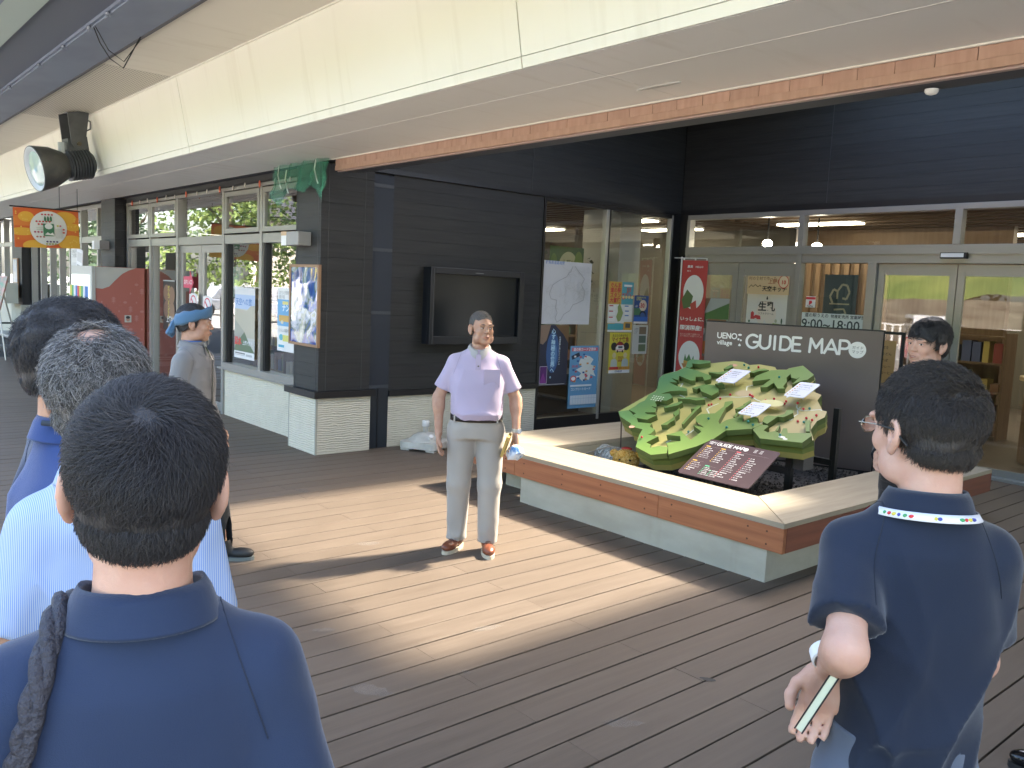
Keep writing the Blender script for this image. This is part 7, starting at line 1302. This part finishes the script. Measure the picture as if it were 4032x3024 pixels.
# shoulder strap and bag
from mathutils.bvhtree import BVHTree
fbv = BVHTree.FromPolygons([v.co for v in fg['shirt'].data.vertices], [tuple(p.vertices) for p in fg['shirt'].data.polygons])
stp = MB(); pts = []
for k in range(60):
    t = k / 59; x = .082 + .075 * math.sin(min(1, t * 1.6) * 1.57); a = R(-10 + 100 * min(1, t * 4)); c0 = Vector((x, .0, 1.30 if t < .25 else 1.30 - (t - .25) * .75)); d = Vector((0, math.sin(a), math.cos(a))); h = fbv.ray_cast(c0 + d * .35, -d, .45)
    if h[0] is not None: pts.append(tuple((h[0] + d * .011) * .968))
bag = empty('shoulder_bag', (-1.003, .309, 0), fg['root'].rotation_euler.z); tag(bag, 'braided black strap and mauve cloth bag worn by the man in front', 'bag')
mst = mat('braided strap', (.035, .035, .045), .7, bump=.8, bs=(130, 130, 130))
br = MB()
for ph in (0, 2.09, 4.19): br.tube([Vector(p) + Vector((.0065 * math.cos(ph + k * .75), .003, .0065 * math.sin(ph + k * .75))) for k, p in enumerate(pts)], .0085, 7)
br.obj('strap', mst, bag, True)
Fb = Field(grid([(.08, .52, .008)]), grid([(-.16, .26, .008)]), grid([(.7, 1.45, .008)])); Fb.loft([(.72, .12, .07), (1.0, .115, .065), (1.28, .09, .05), (1.40, .05, .035)], .02, c=(.285, .06)); Fb.folds(.006, 9, (0, -.2, .7), (.55, .3, 1.4), fr=14); Fb.mesh('bag_body', cloth('mauve canvas', (.22, .15, .16), sc=200), bag)

# grey haired man in the striped shirt
def stripes():
    m = mat('fine blue stripes', (.6, .65, .75), .8, spec=.2); N = m.node_tree.nodes; L = m.node_tree.links; tc = N.new('ShaderNodeTexCoord'); w = N.new('ShaderNodeTexWave'); w.bands_direction = 'X'; w.inputs['Scale'].default_value = 95; w.inputs['Distortion'].default_value = .25; L.new(tc.outputs['Object'], w.inputs[0])
    cr = N.new('ShaderNodeValToRGB'); e = cr.color_ramp.elements; e[0].position = .3; e[0].color = (.16, .27, .55, 1); e[1].position = .5; e[1].color = (.44, .50, .58, 1); L.new(w.outputs['Fac'], cr.inputs[0]); L.new(cr.outputs[0], N['Principled BSDF'].inputs['Base Color']); return m
gy_ = person((-1.62, .45), face_to(-1.6, .455, .12, 1), 'grey haired balding man in a finely striped pale blue shirt, half hidden', s=.982, girth=.80, head=(R(-10), R(-3), R(3)), mshirt=stripes(), mtrou=m_dark, mskin=mt_skin, mshoe=(mt_black, mt_blackm), res=.009, hres=.0036, seed=51, fold=.007, age=1, headshift=(.02, 0))
hg = short_cut(.190, .145, .09, .048, -.06)
bald = lambda x, y, z: np.maximum(hg(x, y, z), 1.0 - np.sqrt((x / .03) ** 2 + ((y - .055) / .042) ** 2 + ((z - .222) / .05) ** 2))
hgb = lambda x, y, z: np.maximum(hg(x, y, z), (1.0 - np.sqrt(((x + .005) / .034) ** 2 + ((y - .045) / .045) ** 2 + ((z - .235) / .05) ** 2)) * .03)
hair_field(gy_, hgb, .007, m=hcapg, amp=.0025, seed=4)
strands(gy_, 12000, lambda x, y, z: np.maximum(hg(x, y, z), (.72 - np.sqrt(((x + .005) / .034) ** 2 + ((y - .045) / .045) ** 2 + ((z - .235) / .05) ** 2)) * .03), lambda x, y, z: (x * 6, .4 if y > 0 else -.2, -.8), (.018, .034), .006, hm_grey, .00055, lift=.5, seed=52, pts=5, curl=.5, jitter=.45)

# royal blue polo man, left
m_royal = cloth('royal blue pique', (.028, .056, .17), (.024, .048, .145))
bl = person((-1.93, .47), face_to(-2.0, .50, .96, .22), 'man with thick black hair in a royal blue polo shirt at the left edge', s=1.0, girth=1.12, head=(R(14), R(0), 0), mshirt=m_royal, mtrou=m_dark, mskin=mt_skin, mshoe=(mt_black, mt_blackm), res=.0085, hres=.0033, seed=61, fold=.007)
hc_ = short_cut(.165, .14, .105, .058, -.086); hair_field(bl, hc_, .014, m=hcap, amp=.003, seed=7)
strands(bl, 12000, hc_, lambda x, y, z: (x * 3, .3 - .7 * min(1, max(0, (z - .13) / .09)), -.9 + .75 * min(1, max(0, (z - .13) / .09))), (.018, .034), .012, hm_black, .00055, lift=.45, seed=62, pts=5, curl=.3, jitter=.4)
bl['put'](MB().tube([(-.055, .085, 1.474), (-.082, .03, 1.468), (-.10, -.03, 1.425), (-.09, -.10, 1.36), (-.05, -.13, 1.2), (-.01, -.135, 1.08)], .006, 6).obj('neck_strap', mat('dark cord', (.02, .03, .045), .7), bl['root'], True))
# the man behind him, mostly hidden
b2 = person((-2.585, .63), face_to(-2.56, .72, .8, .55), 'man with swept black hair almost hidden behind the man in royal blue', s=.965, head=(R(0), R(0), 0), mshirt=m_navb, mtrou=m_dark, mskin=mt_skin, mshoe=(mt_black, mt_blackm), res=.01, hres=.004, seed=71)
hc_ = short_cut(.165, .14, .10, .055, -.088); hair_field(b2, hc_, .016, m=hcap, amp=.003); strands(b2, 4000, hc_, lambda x, y, z: (x * 3, -.8, .1), (.02, .036), .014, hm_black, .0006, lift=.6, seed=72, pts=4, jitter=.4)
# dark suited person cut off by the right edge
fr2 = person((-.86, 3.78), np.array([-.97, -.12]), 'person in a dark suit and white cuffs mostly outside the right edge', s=.99, mshirt=m_suit, mtrou=m_suit, mskin=mt_skin, mshoe=(mat('polished black', (.006, .006, .007), .12), mt_blackm), sleeve='long', res=.009, hres=.0045, seed=81, arms=dict(le=(.25, .02, 1.12), lw=(.10, -.20, 1.02), re=(-.25, .02, 1.12), rw=(-.02, -.22, .99)), hand=(dict(curl=.4, dir=(-.5, -.3, -.8), palm=(-.6, .6, 0)), dict(curl=.4, dir=(.6, -.3, -.7), palm=(.5, .7, 0))), feet=dict(l=(.11, -.05, 0, .15), r=(-.11, .02, 0, -.15)), group='people standing on the deck')
hc_ = short_cut(.165, .14, .10, .055, -.088); hair_field(fr2, hc_, .013, m=hcap, amp=.002)
for sd in ('l', 'r'):
    e, w_ = fr2['A'][sd + 'e'], fr2['A'][sd + 'w']; q = w_ + (w_ - e) / np.linalg.norm(w_ - e) * .004; fr2['put'](MB().cyl(q - (w_ - e) * .06, q, .037, .036, n=18).obj('cuff', mt_white, fr2['root'], True))
# ------------------------------------------------------------------ the place outside, seen in the glass
def leaf_tree(x, y, h, r, label, m, n=4200, sx=1.0):
    t = empty('tree', (x, y, -.15)); tag(t, label, 'tree', 'trees beyond the car park')
    mb = MB(); mb.tube([(0, 0, 0), (.1, .05, h * .3), (.05, .1, h * .6), (0, 0, h * .85)], [h * .03, h * .024, h * .015, h * .006], 8)
    for k in range(7): a = k * .9; mb.tube([(.05, .05, h * (.3 + .07 * k)), (r * .7 * math.cos(a), r * .7 * math.sin(a), h * (.42 + .07 * k))], [h * .011, h * .004], 5)
    mb.obj('trunk', mat('bark', (.09, .07, .05), .9), t)
    lf = MB(); cl = [(Vector((rng.uniform(-1, 1) * r * .75 * sx, rng.uniform(-1, 1) * r * .75, h * rng.uniform(.08 if x < -30 else .35, .95))), rng.uniform(.28, .5) * r) for _ in range(22)]
    for i in range(n):
        c, q = cl[i % 22]; d = Vector(rng.normal(0, 1, 3)).normalized() * q * rng.uniform(.6, 1.05); p = c + d; u = Vector(rng.normal(0, 1, 3)).normalized() * rng.uniform(.12, .26); w = u.cross(Vector(rng.normal(0, 1, 3))).normalized() * rng.uniform(.08, .18)
        lf.add([p - u, p + w, p + u, p - w], [(0, 1, 2, 3)])
    lf.obj('crown', m, t)
gm_ = [mat('leaf green', (.085, .16, .03), .6, rnd=.2, col2=(.05, .10, .02), ns=(1.5, 1.5, 1.5), coord='World'), mat('leaf yellow green', (.16, .22, .05), .6, col2=(.09, .15, .03), ns=(1.5, 1.5, 1.5), coord='World'), mat('leaf dark', (.04, .085, .025), .6, col2=(.02, .05, .015), ns=(1, 1, 1), coord='World')]
for i, (x, y, h, r) in enumerate(((-52, -22, 13, 5), (-58, -15, 14, 5.5), (-45, -24, 12, 4.6), (-64, -20, 15, 6), (-39, -27, 11, 4.5), (-70, -12, 15, 6), (-30, -32, 10, 4.5), (-22, -34, 9, 4.2), (-13, -33, 9, 4.2), (-5, -34, 10, 4.5))):
    leaf_tree(x, y, h, r, ['green', 'yellow green', 'dark green'][i % 3] + ' tree beyond the car park, ' + ['behind the utility pole', 'behind the silver car', 'behind the white van', 'beside the pale house', 'behind the white car', 'farthest down the car park', 'behind the blue car', 'on the bank left of the red car', 'on the bank behind the red car', 'on the bank behind the motorcycle'][i], gm_[i % 3])
# grassy bank with retaining wall and white railing
hb = MB(); nx_, ny_ = 60, 10; V = []
for j in range(ny_ + 1):
    for i in range(nx_ + 1): x = -28 + i * 1.4; yy = -26 - j * 3.2; V.append((x, yy, -.16 + 2.2 + j * 1.25 + .5 * math.sin(x * .3 + j) + rng.uniform(-.2, .2)))
hb.add(V, [(j * (nx_ + 1) + i, (j + 1) * (nx_ + 1) + i, (j + 1) * (nx_ + 1) + i + 1, j * (nx_ + 1) + i + 1) for j in range(ny_) for i in range(nx_)])
tag(hb.obj('grassy_hill', mat('hill grass', (.17, .22, .05), .9, col2=(.09, .15, .03), ns=(.5, .5, .5), coord='World'), smooth=True), kind='structure')
rw = bx('retaining_wall', (-28, -26, -.16), (40, -25.6, 2.3), mat('stone bank', (.20, .18, .14), .9, col2=(.12, .10, .08), ns=(1, 1, 2.5), nd=5, coord='World')); tag(rw, 'stained stone retaining wall below the grassy bank across the car park', 'wall')
rl = empty('white_railing'); tag(rl, 'white post railing along the far side of the car park', 'railing'); pm_ = MB().box((-.045, -.03, 0), (.045, .03, 1.15)).mesh('post', mt_white)
for i in range(110): inst('post', pm_, (-32 + i * .38, -21, -.16), rl)
MB().box((-32, -21.04, .95), (10, -20.96, 1.03)).obj('top_rail', mt_white, rl); MB().box((-32, -21.03, .0), (10, -20.97, .06)).obj('low_rail', mt_white, rl)
pw = empty('utility_pole', (-40.5, -12.6, -.16)); tag(pw, 'pale concrete utility pole by the parked white van', 'pole'); MB().cyl((0, 0, 0), (0, 0, 11), .17, .12, 14).obj('shaft', mat('pole concrete', (.5, .5, .5), .7), pw); MB().box((-.9, -.05, 9.6), (.9, .05, 9.7)).obj('cross_arm', mt_alus, pw)
yf = empty('yellow_flag', (-37.5, -11.6, -.16)); tag(yf, 'tall yellow advertising flag beside the utility pole', 'flag'); MB().cyl((0, 0, 0), (0, 0, 4.2), .02).obj('pole', mt_white, yf); MB().box((.03, -.01, 1.8), (.65, .01, 4.1)).obj('cloth', mat('flag yellow', (.75, .62, .03), .6), yf)
def car(x, y, rz, L, W, Hh, m, label, van=False, roof=None):
    c = empty('parked_car', (x, y, -.16), rz); tag(c, label, 'van' if van else 'car'); h0, hb_, = .28, Hh * .55
    body = MB(); P = [(-L / 2, h0), (-L / 2 - .02, hb_), (-L / 2 + .25, hb_ + .05)] if 0 else None
    prof = [(-L / 2, h0), (-L / 2, hb_), (L / 2 - .9 if not van else L / 2 - .35, hb_ + .02), (L / 2 - .1, hb_ * .9), (L / 2, h0 + .1), (L / 2, h0)]
    M = Matrix(((1, 0, 0, 0), (0, 0, -1, W / 2), (0, 1, 0, 0), (0, 0, 0, 1))); o = body.prism(prof, 0, W, 0, M).obj('body', m, c); q = o.modifiers.new('b', 'BEVEL'); q.width = .07; q.segments = 3
    cab = [(-L / 2 + .05, hb_ + .001), (-L / 2 + .12, Hh), (L / 2 - (1.5 if not van else .95), Hh), (L / 2 - (.95 if not van else .4), hb_ + .021)]
    M2 = Matrix(((1, 0, 0, 0), (0, 0, -1, W / 2 - .08), (0, 1, 0, 0), (0, 0, 0, 1))); o = MB().prism(cab, 0, W - .16, 0, M2).obj('cabin', roof or m, c); q = o.modifiers.new('b', 'BEVEL'); q.width = .06; q.segments = 2
    x0, x1 = -L / 2 + .25, L / 2 - (1.55 if not van else 1.0); n = 3; w = (x1 - x0) / n
    for sy in (-1, 1):
        for k in range(n): MB().box((x0 + k * w + .03, sy * (W / 2 - .078), hb_ + .1), (x0 + (k + 1) * w - .04, sy * (W / 2 - .07), Hh - .12)).obj('window', mt_black, c)
        for wx in (-L * .31, L * .31):
            wh_ = MB().cyl((wx, sy * (W / 2 - .2), .33), (wx, sy * (W / 2 + .01), .33), .33, n=24).obj('wheel', mt_blackm, c); MB().cyl((wx, sy * (W / 2 + .0), .33), (wx, sy * (W / 2 + .02), .33), .2, n=16).obj('rim', mt_alus, wh_)
        MB().box((L / 2 - .02, sy * (W / 2 - .35) - .15, hb_ * .72), (L / 2 + .02, sy * (W / 2 - .35) + .15, hb_ * .88)).obj('headlight', mt_alus, c); MB().box((-L / 2 - .02, sy * (W / 2 - .15) - .08, hb_ * .72), (-L / 2 + .02, sy * (W / 2 - .15) + .08, hb_ * 1.0)).obj('taillight', pm((.5, .02, .02)), c)
    MB().box((L / 2 - (1.45 if not van else .9), -W / 2 + .2, hb_ + .06), (L / 2 - (1.15 if not van else .66), W / 2 - .2, Hh - .1)).obj('windscreen', mt_black, c) if 0 else None
mw = mat('white car paint', (.75, .75, .75), .2, spec=.6); mr = mat('red car paint', (.60, .02, .06), .2, spec=.6)
car(-31, -8.6, R(92), 4.6, 1.8, 1.9, mw, 'white van in the car park, seen reflected in the shop window', True); car(-36.8, -8.8, R(90), 4.4, 1.75, 1.6, mw, 'white parked car next to the van, seen reflected', False); car(-25.5, -8.8, R(88), 3.4, 1.48, 1.7, mat('blue car paint', (.05, .2, .45), .2), 'small blue parked car, seen reflected', True)
car(-12.2, -9.2, R(60), 3.5, 1.6, 1.75, mr, 'red boxy car with white roof reflected in the sliding door', True, mw); car(-43, -8.8, R(90), 4.4, 1.7, 1.5, mat('silver car paint', (.45, .46, .47), .25, metal=.5), 'silver parked car far down the car park', False)
hs = empty('house', (-75, -30, 3)); tag(hs, 'pale house with dark roof on the slope beyond the car park', 'house'); bx('wall', (-5, -4, -3), (5, 4, 4), mat('house wall', (.6, .56, .48), .8), hs); MB().prism([(-6, 4), (0, 7), (6, 4)], -5, 5, 0, Matrix(((1, 0, 0, 0), (0, 0, 1, 0), (0, 1, 0, 0), (0, 0, 0, 1)))).obj('roof', mat('house roof', (.08, .08, .09), .7), hs)
for k in range(3): bx('window', (-3.6 + k * 2.6, 4.0, 1), (-2.2 + k * 2.6, 4.04, 2.4), mt_black, hs)
mcy = empty('motorcycle', (-8.6, -9.0, -.16), R(20)); tag(mcy, 'parked motorcycle reflected low in the right sliding door', 'motorcycle')
for x in (-.7, .7): MB().tube([(x + .31 * math.cos(t), 0, .33 + .31 * math.sin(t)) for t in [6.283 * i / 20 for i in range(20)]], .05, 8, closed=True).obj('wheel', mt_blackm, mcy)
MB().tube([(-.7, 0, .33), (-.3, 0, .6), (.3, 0, .75), (.5, 0, .95), (.7, 0, .33)], .04, 6).obj('frame', mt_alus, mcy); MB().ell((.1, 0, .8), (.3, .14, .14), 8).obj('tank', mr, mcy, True); MB().ell((-.35, 0, .78), (.35, .13, .07), 8).obj('seat', mt_blackm, mcy, True); MB().ell((0, 0, .45), (.25, .16, .2), 8).obj('engine', mt_alus, mcy, True); MB().tube([(.5, -.35, 1.05), (.5, 0, .98), (.5, .35, 1.05)], .018, 6).obj('handlebar', mt_blackm, mcy)
